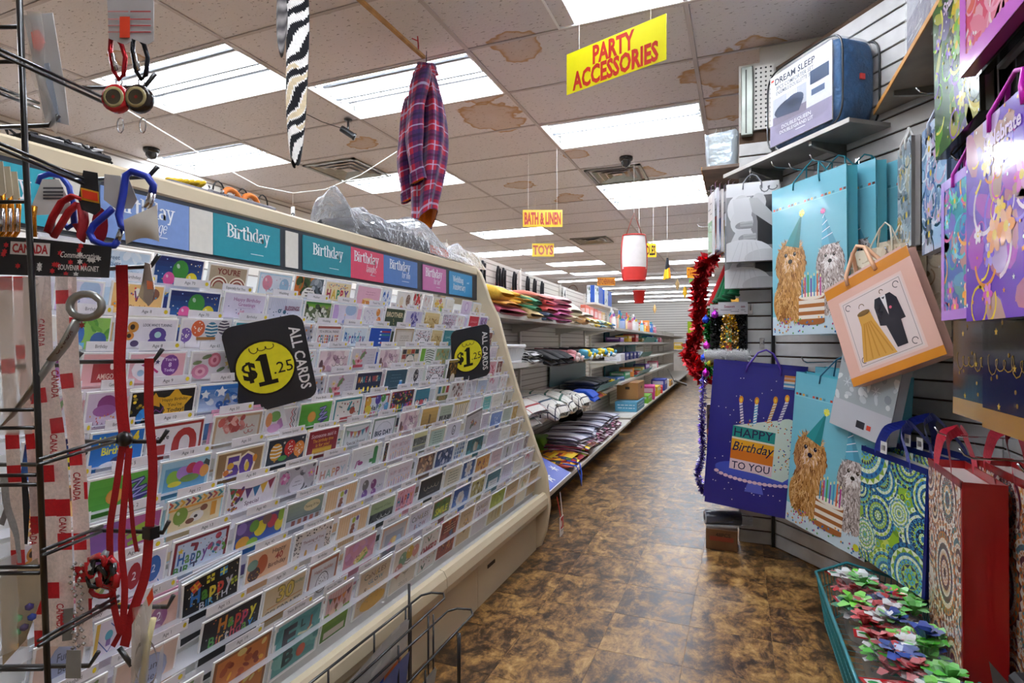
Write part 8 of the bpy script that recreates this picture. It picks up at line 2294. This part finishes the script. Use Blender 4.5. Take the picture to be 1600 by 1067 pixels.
for i,(x,y,c,L_)in enumerate(((-.155,3.60,'b81a1e',.36),(-.12,3.56,'0f5a34',.30),(-.095,3.54,'126a3c',.30),(-.07,3.53,'0e5230',.29),(-.04,3.52,'137044',.28))):
    t=tag(link('felt_hat',None),f"{['long red felt hat hanging by the red garland', 'green felt hat next to the red one', 'second green felt hat from the red one', 'third green felt hat from the red one', 'green felt hat nearest the end wall'][i]}",'hat','felt hats at the aisle end');t.matrix_world=Matrix.Translation((x,y,1.37+.015*i))@Matrix.Rotation(.30-.02*i,4,'Y')
    m=MB();m.grid(lambda u,v:Vector(((.036-.030*v)*math.cos(u*2*PI)*(1+.15*math.sin(5*u*2*PI)*(1-v)),(.03-.026*v)*math.sin(u*2*PI),L_*v)),20,12,c);m.obj('cone',M_CLOTH,t)
    m=MB();m.tube([(.036*math.cos(k*.628),.03*math.sin(k*.628),.0)for k in range(10)],.008,5,mix(c,'000000',.25),True);m.obj('brim',M_CLOTH,t)
t=tag(link('santa_hat',None),'red hat with white fluffy trim hung under the tinsel packs','hat');t.matrix_world=Matrix.Translation((-.075,3.40,1.075))
m=MB();m.tube([(-.11+.022*k,-.01*math.sin(k),.006*math.sin(k*2))for k in range(11)],.03,10,'f2f0ee');m.obj('fur_trim',mat('white_fur',None,.95,bump=(260,1.0,.02)),t)
q=random.Random(17);m=MB()
for i in range(700):
    x=q.uniform(-.115,.115);an=q.uniform(0,6.28);d_=Vector((q.uniform(-.5,.5),math.cos(an),math.sin(an))).normalized()
    p=Vector((x,0,0))+d_*.024;e=p+d_*.02;s_=d_.orthogonal().normalized()*.0025
    m.add([p-s_,p+s_,e],[(0,1,2),(2,1,0)],'f4f2f0')
m.obj('fluff',M_CLOTH,t)['kind']='stuff'
m=MB();m.grid(lambda u,v:Vector((.08*math.cos(u*2*PI)*(1-.6*v),.03*math.sin(u*2*PI)+.02,-.02-.10*v)),16,6,'8a1a1e');m.obj('crown',M_CLOTH,t)
for i,(x,y,z,w,h,c,lb)in enumerate(((-.125,3.47,1.10,.085,.27,'141414','black tinsel pack with a white header, left of the gold one'),(-.062,3.44,1.11,.12,.27,'d8a81e','gold sequin tinsel pack in front of the black packs'),(-.008,3.46,1.10,.085,.28,'181818','black tinsel pack right of the gold one'))):
    t=tag(link('tinsel_pack',None),lb,'tinsel pack','tinsel packs at the aisle end');t.matrix_world=Matrix.Translation((x,y,z))
    m=MB();m.box((-w/2,-.002,h-.07),(w/2,.002,h),'c8c4c8');a=Art(w,.07);a.text('Season',w/2,.045,.014,'8a2a4a',.02,fit=w*.8);lines(a,.01,w-.01,[.015,.025],'6a6a70',.003);a.put(m,lambda X,Y,Z:(X-w/2,-.002-Z,Y+h-.07),.0003);m.obj('header_card',M_PAPER,t)
    if i!=1:
        m=MB();m.box((-w/2,.012,.0),(w/2,.016,h-.06),'101012');m.obj('backing',M_PAPER,t)
    q=random.Random(40+i);m=MB()
    for k in range(700 if i==1 else 420):
        zz=q.random()**.8*(h-.07);rr=(w/2)*(1-.6*zz/h)if i==1 else w/2.3
        an=q.uniform(0,6.28);r_=math.sqrt(q.random())*rr
        p=Vector((r_*math.cos(an),r_*math.sin(an)*.5,zz));s=.006
        n_=Vector((q.gauss(0,1),q.gauss(0,1),q.gauss(0,1))).normalized();u_=n_.orthogonal().normalized();v_=n_.cross(u_)
        m.add([p+u_*s,p+v_*s,p-u_*s,p-v_*s],[(0,1,2,3),(3,2,1,0)],c if q.random()>.3 else mix(c,'ffffff',.35 if i==1 else.06))
    m.obj('sequins',M_FOIL,t)
for i in range(7):
    y=3.60
    t=tag(link('hanging_pack',None),f"narrow striped pack hung under the brown shelf, {['nearest', 'second', 'third', 'fourth', 'fifth', 'sixth', 'farthest'][i]} of seven",'pack','narrow packs under the brown shelf');t.matrix_world=Matrix.Translation((-.035-.024*i,3.58,1.66+.012*(i%3)))@Matrix.Rotation(-PI/2+.25,4,'Z')
    m=MB();m.box((0,-.006,.0),(.13,.006,.36),['e4e0e2','d8d4da','e8dce0','dcd8dc','e4dcd8','d8d8e0','e8e4e4'][i]);a=Art(.13,.36);a.rect(.01,.01,.12,.2,['c83a4a','2f8a5a','b02a7a','d8a03a','3a6ab0','c83a3a','4a9a4a'][i]);lines(a,.02,.11,[.24,.27,.30],'8a8a90',.006);a.put(m,lambda X,Y,Z:(X,-.006-Z,Y),.0003);m.obj('pack',M_GLOSS,t)
    m=MB();m.tube([(.06,0,.36),(.06,0,.41),(.06,.01,.42)],.003,4);m.obj('hang_loop',M_CHROME,t)
for z in(2.08,1.86):
    hook(f"{'upper' if z > 2 else 'lower'} chrome hook carrying the narrow packs under the brown shelf",Matrix.Translation((.0,3.64,z))@frame((0,0,0),(0,-1,0)),.24)
t=tag(link('hanging_pack',None),'red and brown patterned pack hung low behind the violet tinsel','pack');t.matrix_world=Matrix.Translation((-.19,3.56,.36))
m=MB();m.box((0,-.01,0),(.15,.01,.42),'5a4a54');a=Art(.15,.42);blotch(a,['a82a34','8a8a9a','3a2a30','b86a5a','2f3a6a'],36,0,0,.15,.42,.012,.03,6);a.clip(0,0,.15,.42).put(m,lambda X,Y,Z:(X,-.01-Z,Y),.0003);m.obj('pack',M_GLOSS,t)
m=MB();m.tube([(.16,0,.46),(-.03,0,.455),(-.045,0,.47)],.003,5);m.tube([(.07,0,.42),(.07,0,.46)],.003,4);m.obj('prong',M_CHROME,t)
# the right-hand aisle run behind the end wall
m=MB();m.box((-.0,3.56,.0),(.03,12.5,2.15));wr=struct(m.obj('wall_aisle',M_GBACK))
for i in range(10):
    c=['c83a3a','2f8a5a','d8a03a','e4e0dc','8a4aa0','3a6ab0','e07a9a','d83a2a','6a9a3a','e8e4e0'][i]
    box_item(f"{['red', 'green', 'amber', 'white', 'purple', 'blue', 'pink', 'scarlet', 'olive', 'ivory'][i]} pack hung on the right side of the far aisle, {ORDW[i]} from its near end",frame((-.08,4.4,0),(0,-1,0)),-.62*i,.0,.75+.2*(i%3),.3,.12,.4,c,None,'pack','hanging_carton',0,None)
# ------------------------------------------------------------------ black wire spinner with souvenirs, close to the camera
CA,SA=math.cos(math.atan(358/880)),math.sin(math.atan(358/880))
def SP(u,v,d):
    """point on the spinner: u, v in the photo at distance d"""
    X=(u-800)/880*d
    return Vector((X*CA-d*SA,X*SA+d*CA,1.15-(v-535)/880*d))
FSX,FSY=Vector((CA,SA,0)),Vector((-SA,CA,0))
sp=thing('spinner_rack','black wire spinner rack of souvenirs at the left edge of the photo','display rack',(*SP(56,535,.62).xy,0))
base_=sp.location
m=MB();m.tube([SP(76,1100,.62),SP(55,540,.62),SP(40,250,.62),SP(24,-160,.62)],.0032,8);m.tube([SP(76,1100,.62),Vector((base_[0]-.02,base_[1],.02))],.006,8);m.tube([SP(-150,-160,.62),Vector((base_[0]-.16,base_[1]-.05,.02))],.004,6);wobj(m,'upright',M_BLACKW,sp)
m=MB();m.lathe([(.17,0),(.17,.012),(.03,.02),(.012,.05)],24,M=Matrix.Translation((base_[0]-.05,base_[1],0)));wobj(m,'foot',M_BLACKW,sp)
for v in(42,96,315,640,668,742,757,885,895,1045):
    m=MB();m.tube([SP(-60,v+2,.62),SP(50+(v-535)*.035,v,.62)],.0022,6);wobj(m,'cross_wire',M_BLACKW,sp)
HK=[(130,137,225,137,243,115),(118,282,232,276,247,260),(160,420,236,416,249,398),(95,566,240,564,254,545),(130,690,250,690,262,672),(140,828,255,832,264,814),(150,948,262,948,271,930),(-20,1042,140,1040,154,1018),(-30,200,78,196,92,180),(-20,575,110,570,128,550),(-20,726,118,726,134,706)]
for(a0,b0,a1,b1,a2,b2)in HK:
    m=MB();m.tube([SP(a0,b0,.68),SP(a1,b1,.68),SP(a2,b2,.68)],.0027,7);o=wobj(m,'hook',M_BLACKW,sp)
for(a0,b0,a1,b1)in((-20,72,165,158),(-10,224,150,292),(-30,130,60,165),(60,722,182,686),(66,864,160,826),(60,1005,185,935)):
    m=MB()
    for s in(-4,4):
        m.tube([SP(a0,b0+s,.55),SP(a1,b1+s,.68)],.0019,6)
    wobj(m,'arm',M_BLACKW,sp)
m=MB();m.lathe([(0,-.005),(.008,-.005),(.0095,0),(.008,.005),(0,.005)],14,'141416',Matrix.Translation(SP(195,686,.672))@Matrix.Rotation(PI/2,4,'X'));wobj(m,'knob',M_BLACKW,sp)
def flat_card(m,pts,d,c,th=.0008):
    f=[SP(u,v,d)for u,v in pts]
    b=[p+FSY*th for p in f]
    n=len(f)
    m.add(f+b,[list(range(n))[::-1],[n+i for i in range(n)]]+[[i,(i+1)%n,n+(i+1)%n,n+i]for i in range(n)],c)
def loop(m,pts,d,r,c,closed=True):
    m.tube([SP(u,v,d)for u,v in pts],r,7,c,closed)
def item(label,cat,name,parts,mats=None):
    first=None
    t=thing(name,label,cat,SP(*parts[0][2]))
    for(pn,mt,_,fn)in parts:
        m=MB();fn(m);wobj(m,pn,mt,t)
    return t
def strip(m,path,w,d,c,cf=None,n=6):
    """ribbon hanging through points (u, v), width w pixels"""
    S=[]
    for i in range(len(path)-1):
        for k in range(n):
            t=k/n
            S.append((path[i][0]*(1-t)+path[i+1][0]*t,path[i][1]*(1-t)+path[i+1][1]*t))
    S.append(path[-1])
    for _ in range(3):
        S=[S[0]]+[tuple((S[i-1][z]+2*S[i][z]+S[i+1][z])/4 for z in(0,1))for i in range(1,len(S)-1)]+[S[-1]]
    vs=[]
    for j,p in enumerate(S):
        a_,b_=S[max(j-1,0)],S[min(j+1,len(S)-1)]
        dx,dy=b_[0]-a_[0],b_[1]-a_[1]
        q_=math.hypot(dx,dy)or 1
        ox,oy=-dy/q_*w/2,dx/q_*w/2
        vs+=[SP(p[0]-ox,p[1]-oy,d),SP(p[0]+ox,p[1]+oy,d+.0006)]
    for j in range(len(S)-1):
        m.add([vs[2*j],vs[2*j+1],vs[2*j+3],vs[2*j+2]],[(0,1,2,3)],cf(j/(len(S)-1))if cf else c)
M_STRAP=mat('woven_strap',None,.7,bump=(900,.5,.001),var=.12,vscale=300)
def art_at(m,a,u,v,d,rot=0.0):
    """print with its lower left at photo point (u, v); art unit = photo pixels"""
    c,s=math.cos(rot),math.sin(rot)
    a.put(m,lambda x,y,z:SP(u+c*x+s*y,v+s*x-c*y,d-z),.00006,.0003)
# 1-2: the two compass carabiners at the top
for(dx,cc,dc,lb,art_)in((0,'b8202a','c81c24','red carabiner compass on a grey card at the top of the spinner',1),(35,'2a2c34','241c18','black carabiner compass on a grey card, right of the red one',0)):
    def cardf(m,dx=dx,art_=art_):
        flat_card(m,[(166+dx,-30),(205+dx,-30),(205+dx,64),(196+dx,70),(170+dx,60)],.665,'b9b4b4')
        a=Art(39,90);lines(a,3,34,[12,22,32,44],'b04a4a' if not art_ else 'c88a88',2.2)
        if art_:
            a.rect(21,3,37,36,'e8482a')
        art_at(m,a,166+dx,62,.665)
    item(lb,'keychain','carabiner_keychain',[('card',M_PAPER,(185+dx,0,.665),cardf),
        ('carabiner',M_FOIL,0,lambda m,dx=dx,cc=cc:loop(m,[(173+dx,62),(172+dx,80),(178+dx,112),(186+dx,124),(193+dx,118),(196+dx,90),(190+dx,70),(182+dx,60)],.67,.0026,cc)),
        ('gate',M_CHROME,0,lambda m,dx=dx:m.tube([SP(176+dx,84,.667),SP(182+dx,110,.667)],.0022,6,'d8d8dc')),
        ('compass',M_GLOSS,0,lambda m,dx=dx,dc=dc:(m.lathe([(0,-.006),(.014,-.006),(.0165,-.003),(.0165,.004),(.013,.006),(0,.006)],20,dc,Matrix.Translation(SP(183+dx,155,.675))@Matrix(((CA,-SA,0,0),(SA,CA,0,0),(0,0,1,0),(0,0,0,1)))@Matrix.Rotation(PI/2,4,'X')),m.lathe([(.0125,.0062),(.0125,.0068),(.009,.0069),(.0085,.0066),(.002,.0068),(0,.007)],18,'c8b890',Matrix.Translation(SP(183+dx,155,.675))@Matrix(((CA,-SA,0,0),(SA,CA,0,0),(0,0,1,0),(0,0,0,1)))@Matrix.Rotation(PI/2,4,'X'),cols=['b0a070','b0a070','2a2420','4a4030','8a2a24']))),
        ('ring',M_CHROME,0,lambda m,dx=dx:(loop(m,[(188+dx+5*math.cos(k*.7),196+12*math.sin(k*.7))for k in range(9)],.675,.0008,'c8c8cc'),loop(m,[(186+dx+5*math.cos(k*.7),128+6*math.sin(k*.7))for k in range(9)],.672,.0008,'c8c8cc')))])
# long clear package
item('long clear souvenir packet with an orange price sticker, hanging top left','packet','clear_packet',[
    ('insert',M_PAPER,(70,30,.69),lambda m:(flat_card(m,[(36,24),(82,20),(100,130),(108,196),(70,186),(50,90)],.69,'b4b0ae'),flat_card(m,[(66,100),(76,98),(94,190),(84,192)],.689,'8a94a4'),flat_card(m,[(48,50),(60,46),(70,66),(62,80),(52,74)],.688,'e06a5a'))),
    ('film',M_FILM3,0,lambda m:m.grid(lambda u,v:SP(34+30*v+u*(50-4*v)+4*math.sin(9*v),18+(170+44*u)*v,.684-.008*math.sin(PI*u)),8,24))])
# gold carabiners in a row
for i in range(3):
    u=-2+11*i
    item(f"gold carabiner on a cream tag, {['leftmost', 'middle', 'rightmost'][i]} of three at the left edge",'keychain','carabiner_keychain',[
        ('tag',M_PAPER,(u,285,.66),lambda m,u=u,i=i:flat_card(m,[(u-8,252+8*i),(u+6,252+8*i),(u+11,300+4*i),(u+4,306+4*i),(u-9,300+4*i)],.655+.012*i,'cfc4ac')),
        ('carabiner',M_FOIL,0,lambda m,u=u,i=i:loop(m,[(u-5,300),(u+6,304),(u+9,322),(u+7,362),(u,374),(u-6,362),(u-8,320)],.66+.012*i,.0028,'d88a1e')),
        ('gate',M_CHROME,0,lambda m,u=u,i=i:m.tube([SP(u+6,326,.658+.012*i),SP(u+5,362,.658+.012*i)],.003,7,'d8d4d0'))])
item('white tag with a blue carabiner loop and a gold clip','keychain','carabiner_keychain',[
    ('tag',M_PAPER,(80,300,.67),lambda m:(flat_card(m,[(66,280),(92,280),(110,318),(104,334),(56,336),(50,320)],.67,'d6d4d2'),art_at(m,(lambda a:(lines(a,4,34,[6,11,16,22],'4a4a50',3),a)[1])(Art(38,26)),64,316,.67))),
    ('carabiner',M_PLAS,0,lambda m:loop(m,[(60,288),(64,276),(78,272),(96,276),(108,292),(114,318),(116,350),(106,356),(98,346)],.675,.0034,'1f3fae',False)),
    ('clip',M_FOIL,0,lambda m:m.tube([SP(54,322,.668),SP(52,336,.668),SP(53,370,.668)],.003,7,'d8902a'))])
item('red strap key fob with a black card and orange label','keychain','strap_keychain',[
    ('strap',M_STRAP,(100,330,.665),lambda m:(m.tube([SP(*p,.662)for p in[(130,312),(114,306),(96,316),(82,340),(74,362),(84,370),(96,350),(108,330),(122,318)]],.0055,8,'b8141c',flat=.45),m.tube([SP(*p,.664)for p in[(128,318),(131,345),(126,374),(122,350)]],.006,8,'9c1018',flat=.45),m.grid(lambda u,v:SP(156+13*math.cos(u*2*PI)*v,352+28*math.sin(u*2*PI)*v,.672),18,1,'a81420'))),
    ('card',M_PAPER,0,lambda m:(flat_card(m,[(130,266),(152,270),(157,328),(148,336),(128,328),(122,312)],.66,'222226'),flat_card(m,[(126,293),(154,300),(155,318),(127,312)],.6592,'e0a020',.0002),flat_card(m,[(128,296),(152,302),(153,315),(129,309)],.6586,'e8401e',.0002)))])
item('big blue and silver carabiner with a white pouch tag','keychain','carabiner_keychain',[
    ('carabiner',M_PLAS,(210,300,.655),lambda m:loop(m,[(238,302),(240,290),(230,276),(206,268),(196,274),(193,300),(186,336),(190,352),(206,364)],.655,.0042,'1c34a8',False)),
    ('gate',M_CHROME,0,lambda m:m.tube([SP(238,302,.655),SP(230,326,.655)],.0042,8,'c8c8cc')),
    ('pouch',M_PAPER,0,lambda m:m.grid(lambda u,v:SP(193+52*u+4*v,344-24*u+(38+20*u)*v-8*math.sin(PI*u)*v,.648-.006*math.sin(PI*u)*math.sin(PI*v)),10,8,'c9c2b8')),
    ('card',M_PAPER,0,lambda m:flat_card(m,[(163,272),(200,276),(214,312),(206,326),(180,326),(162,312)],.664,'bcb8b6'))])
item('second blue carabiner, tilted, left of the big one','keychain','carabiner_keychain',[
    ('carabiner',M_PLAS,(160,350,.658),lambda m:loop(m,[(176,326),(160,340),(146,352),(140,364),(146,376),(164,384),(178,384),(184,376)],.658,.004,'1c34a8',False)),
    ('gate',M_CHROME,0,lambda m:m.tube([SP(184,376,.658),SP(190,358,.658)],.0032,8,'c8c8cc'))])
# souvenir lanyard bag with the printed header
def header(m):
    flat_card(m,[(-40,368),(50,372),(174,386),(170,434),(-40,428)],.64,'17161a')
    a=Art(205,56)
    q=random.Random(6)
    for i in range(34):
        x,y=q.uniform(4,200),q.uniform(3,50)
        a.star(x,y,5,['c82028','d8d4d0','c82028'][i%3],6,.55)
    a.rect(52,30,114,50,'d8d0cc');a.text('CANADA',83,40,13,'b01c24',.04,fit=56)
    a.text('Commemorative',160,34,9,'e0dcd8',.01,fit=60,shear=.2);a.text('SOUVENIR MAGNET',160,14,8,'e0dcd8',.02,fit=64)
    art_at(m,a.clip(2,2,203,54),-38,424,.6398,.055)
def lany(t):
    k=(t*30)%3.2
    return lin('d01c26')if k<.35 or.9<k<1.25 else lin('f8e6de')
item('bag of red and white souvenir lanyards under a black printed header','lanyards','lanyard_bag',[
    ('header_card',M_PAPER,(60,400,.64),header),
    ('lanyards',M_STRAP,0,lambda m:[strip(m,[(u0,432),(u0+4,560),(u1,700),(u1+8,860),(u1+12,1010)],w_,.66+.004*k,'f8e8e2',lambda t,k=k:lany(t+.13*k))for k,(u0,u1,w_)in enumerate(((8,20,22),(48,70,26),(66,92,26),(96,118,20),(112,126,15),(30,52,20)))]),
    ('lettering',M_PAPER,0,lambda m:[art_at(m,(lambda a:a.text('CANADA',0,0,11,'b82028',.02,fit=44,rot=-PI/2))(Art(1,1)),u,v,.655)for(u,v)in((64,520),(86,600),(84,700),(98,830),(52,830),(94,965),(120,760))]),
    ('film',M_FILM3,0,lambda m:m.grid(lambda u,v:SP(-40+208*u-22*v*u,428+246*v+6*math.sin(5*u),.642-.012*math.sin(PI*u)),16,16))])
def lever(m):
    m.tube([SP(122,500,.625),SP(100,540,.625),SP(82,562,.625)],.0085,8,'b4b0a4',flat=.35)
    m.tube([SP(82,562,.625),SP(50,608,.625),SP(18,650,.625),SP(-4,672,.625)],[.0065,.0055,.004,.001],8,'c4c0b4',flat=.4)
    loop(m,[(134+25*math.cos(k*.4-.3),478+19*math.sin(k*.4-.3))for k in range(16)],.625,.0042,'b4b0a4')
item('silver bottle opener engraved CANADA hanging across the lanyards','bottle opener','bottle_opener',[
    ('opener',M_GALV,(120,500,.625),lever),
    ('engraving',M_PAPER,0,lambda m:art_at(m,(lambda a:(a.text('CANADA',0,0,9,'5a3a34',.02,fit=44,rot=.98),a.star(30,26,6,'8a2424',6,.5))[1])(Art(1,1)),98,534,.6195))])
# red lanyards
item('long red lanyard hanging from the third hook','lanyard','red_lanyard',[
    ('strap',M_STRAP,(190,420,.676),lambda m:(strip(m,[(190,414),(192,480),(186,560),(190,640),(196,690)],19,.673,'b8141a'),strip(m,[(192,690),(182,760),(170,830),(176,940),(190,1000),(196,920),(188,850),(202,700)],11,.671,'a81016'),strip(m,[(198,696),(204,780),(208,830),(214,862)],7,.675,'9c0e14'))),
    ('charm',M_GLOSS,0,lambda m:(m.tube([SP(162,866,.672),SP(170,868,.672)],.006,7,'8a8a8c'),[m.tube([SP(u0+r_*math.cos(k*.7+o_),v0+r_*1.1*math.sin(k*.7+o_)+3*math.cos(k*2+o_),.672+.006*math.sin(k*1.4))for k in range(9)],.0042,6,c_,True,flat=.6)for(u0,v0,r_,o_,c_)in((150,884,15,0,'b81820'),(160,892,18,1,'1a1618'),(172,888,13,2,'c01c24'),(152,902,13,3,'201c1c'),(168,904,15,4,'a81820'),(146,894,9,5,'c8c4c2'))],loop(m,[(160+18*math.cos(k*.6),922+10*math.sin(k*.6))for k in range(11)],.672,.003,'a01018')))])
item('second red lanyard hanging from the fourth hook','lanyard','red_lanyard',[
    ('strap',M_STRAP,(235,560,.678),lambda m:(strip(m,[(233,560),(232,640),(240,730),(234,820),(228,900),(206,960),(194,1010)],15,.676,'a81218'),strip(m,[(176,1010),(190,985),(200,960)],8,.675,'9c1016'))),
    ('clip',M_BLACKW,0,lambda m:(m.box(tuple(SP(222,842,.674)-Vector((.0,.0,0))),tuple(SP(222,842,.674)+Vector((.014,.012,.014)))),m.tube([SP(186,1012,.674),SP(196,1026,.674),SP(206,1040,.674)],.003,6)))])
item('beige and silver nail clipper hanging from the third hook','nail clipper','nail_clipper',[
    ('lever',M_FOIL,(228,430,.672),lambda m:(flat_card(m,[(226,410),(234,412),(241,452),(238,470),(231,478),(224,466)],.671,'b4a49c',.002),flat_card(m,[(226,412),(222,440),(216,462),(228,474)],.674,'d4c4aa',.003))),
    ('print',M_PAPER,0,lambda m:flat_card(m,[(229,438),(238,440),(239,452),(230,452)],.6705,'e07a50',.0002))])
item('small pouch with a foil toy and orange sticker on the lowest hook','pouch','toy_pouch',[
    ('card',M_PAPER,(225,940,.67),lambda m:(flat_card(m,[(240,912),(206,976),(204,1080),(232,1010)],.672,'d8d0cc'),flat_card(m,[(238,918),(240,936),(232,948),(229,934)],.671,'e84a2a',.0002))),
    ('toy',M_GLOSS,0,lambda m:(m.grid(lambda u,v:SP(228+18*math.cos(u*2*PI),1040+36*math.sin(u*2*PI)*(1-.0*v)-6*v,.664+.006*math.cos(v*PI)),14,3,'1c1a16'),m.tube([SP(222,1066,.66),SP(232,1000,.66),SP(240,966,.66)],.0035,6,'dccf9a'))),
    ('film',M_FILM3,0,lambda m:m.grid(lambda u,v:SP(206+44*u+6*math.sin(3*v),950+130*v-10*u,.658-.01*math.sin(PI*u)),8,14))])
item('strands of small silver beads with grey square tags','bead strands','bead_strand',[
    ('beads',M_CHROME,(120,900,.67),lambda m:[m.lathe([(0,-.0028),(.0026,0),(0,.0028)],6,'c8c0a8',Matrix.Translation(SP(118+9*math.sin(k*1.9)+k*.12,880+3.4*k,.668+.004*math.cos(k*2.3))))for k in range(40)]),
    ('tag',M_PAPER,0,lambda m:(flat_card(m,[(104,1016),(126,1016),(126,1060),(102,1060)],.662,'8d8a86'),flat_card(m,[(98,952),(114,950),(112,1000),(97,1002)],.666,'7d7a74')))])
item('clear bag of coloured bead pins on a beige card, lower left','bead pins','bead_pack',[
    ('card',M_PAPER,(30,900,.645),lambda m:flat_card(m,[(0,905),(58,872),(66,930),(40,1000),(4,1040)],.65,'b3a58c')),
    ('beads',M_GLOSS,0,lambda m:[m.lathe([(0,-.0045),(.004,-.002),(.0042,.002),(0,.0045)],10,c,Matrix.Translation(SP(u,v,.642)))for(u,v,c)in((28,966,'7ac88a'),(50,964,'1f3fae'),(26,988,'6ab87a'),(38,980,'5a4a7a'),(46,948,'4a3a8a'),(22,1010,'d8a040'))]),
    ('film',M_FILM3,0,lambda m:m.grid(lambda u,v:SP(-10+70*u,880+150*v-30*u,.638-.008*math.sin(PI*u)),8,10))])
item('grey and white ribbon keyrings in the shadow at the left edge','keyring','ribbon_keyring',[
    ('ribbons',M_STRAP,(20,780,.66),lambda m:(strip(m,[(6,744),(10,790),(24,830),(28,880)],12,.66,'a8a8ac'),strip(m,[(22,744),(16,780),(2,820)],9,.664,'8d8d92'),strip(m,[(34,740),(40,790),(36,850)],14,.67,'1c1a1a')))])
# ------------------------------------------------------------------ black wire magazine stand by the rack's foot
t=thing('magazine_stand','black wire magazine stand on the floor beside the card rack','magazine rack',(-.87,1.2,0))
m=MB()
for(x0,x1,z,y1)in((-.955,-.875,.335,1.60),(-.875,-.79,.285,1.63)):
    m.tube([(x0,.7,z),(x0,y1-.03,z),(x0+.02,y1,z),(x1-.02,y1+.01,z),(x1,y1-.02,z),(x1,.7,z-.02)],.0035,6)
    m.tube([(x1,y1-.12,z-.01),(x1,y1-.12,.09),(x0,y1-.12,.09),(x0,y1-.12,z)],.003,6)
    for k in range(5):
        y=.75+.19*k
        m.tube([(x0,y,z),(x0,y,.07),(x1,y,.07),(x1,y,z-.02)],.0028,6)
wobj(m,'pocket_wire',M_BLACKW,t)
for(x,y)in((-.955,1.5),(-.79,1.52),(-.955,.75),(-.79,.75)):
    m=MB();m.tube([(x,y,.40 if x<-.9 else.27),(x,y,.004)],.004,6)
    wobj(m,'leg',M_BLACKW,t)
for i,(x,c,z,yr,lb)in enumerate(((-.945,'d2cdc6',.325,1.44,'grey newspaper at the back of the wire magazine stand'),(-.925,'e0dcd6',.30,1.40,'white newspaper folded in the wire magazine stand'),(-.905,'1f3f9a',.27,1.38,'blue and orange flyer in the wire magazine stand'),(-.85,'b8bcbc',.20,1.44,'pale grey flyer drooping at the front of the magazine stand'))):
    m=MB();m.grid(lambda u,v:Vector((x+.03*math.sin(3*u)*v+.02*v,.72+(yr-.72)*u,.075+(z-.075)*v+.01*math.sin(9*u)*v)),14,5,colfn=lambda u,v:mix(c,'6a6a6a',.3*((int(u*14)+int(v*5))%2))if i!=2 else['1f3f9a','e0722a','e8d8a0','2a8ac0'][(int(u*11)+int(v*5)*2)%4])
    m.grid(lambda u,v:Vector((x+.004+.03*math.sin(3*u)*v+.02*v,.72+(yr-.72)*u,.075+(z-.08)*v+.01*math.sin(9*u)*v)),14,5,mix(c,'888888',.3))
    tag(m.obj('newspaper' if i<2 else 'flyer',M_PAPER),lb,'newspaper' if i<2 else 'flyer')
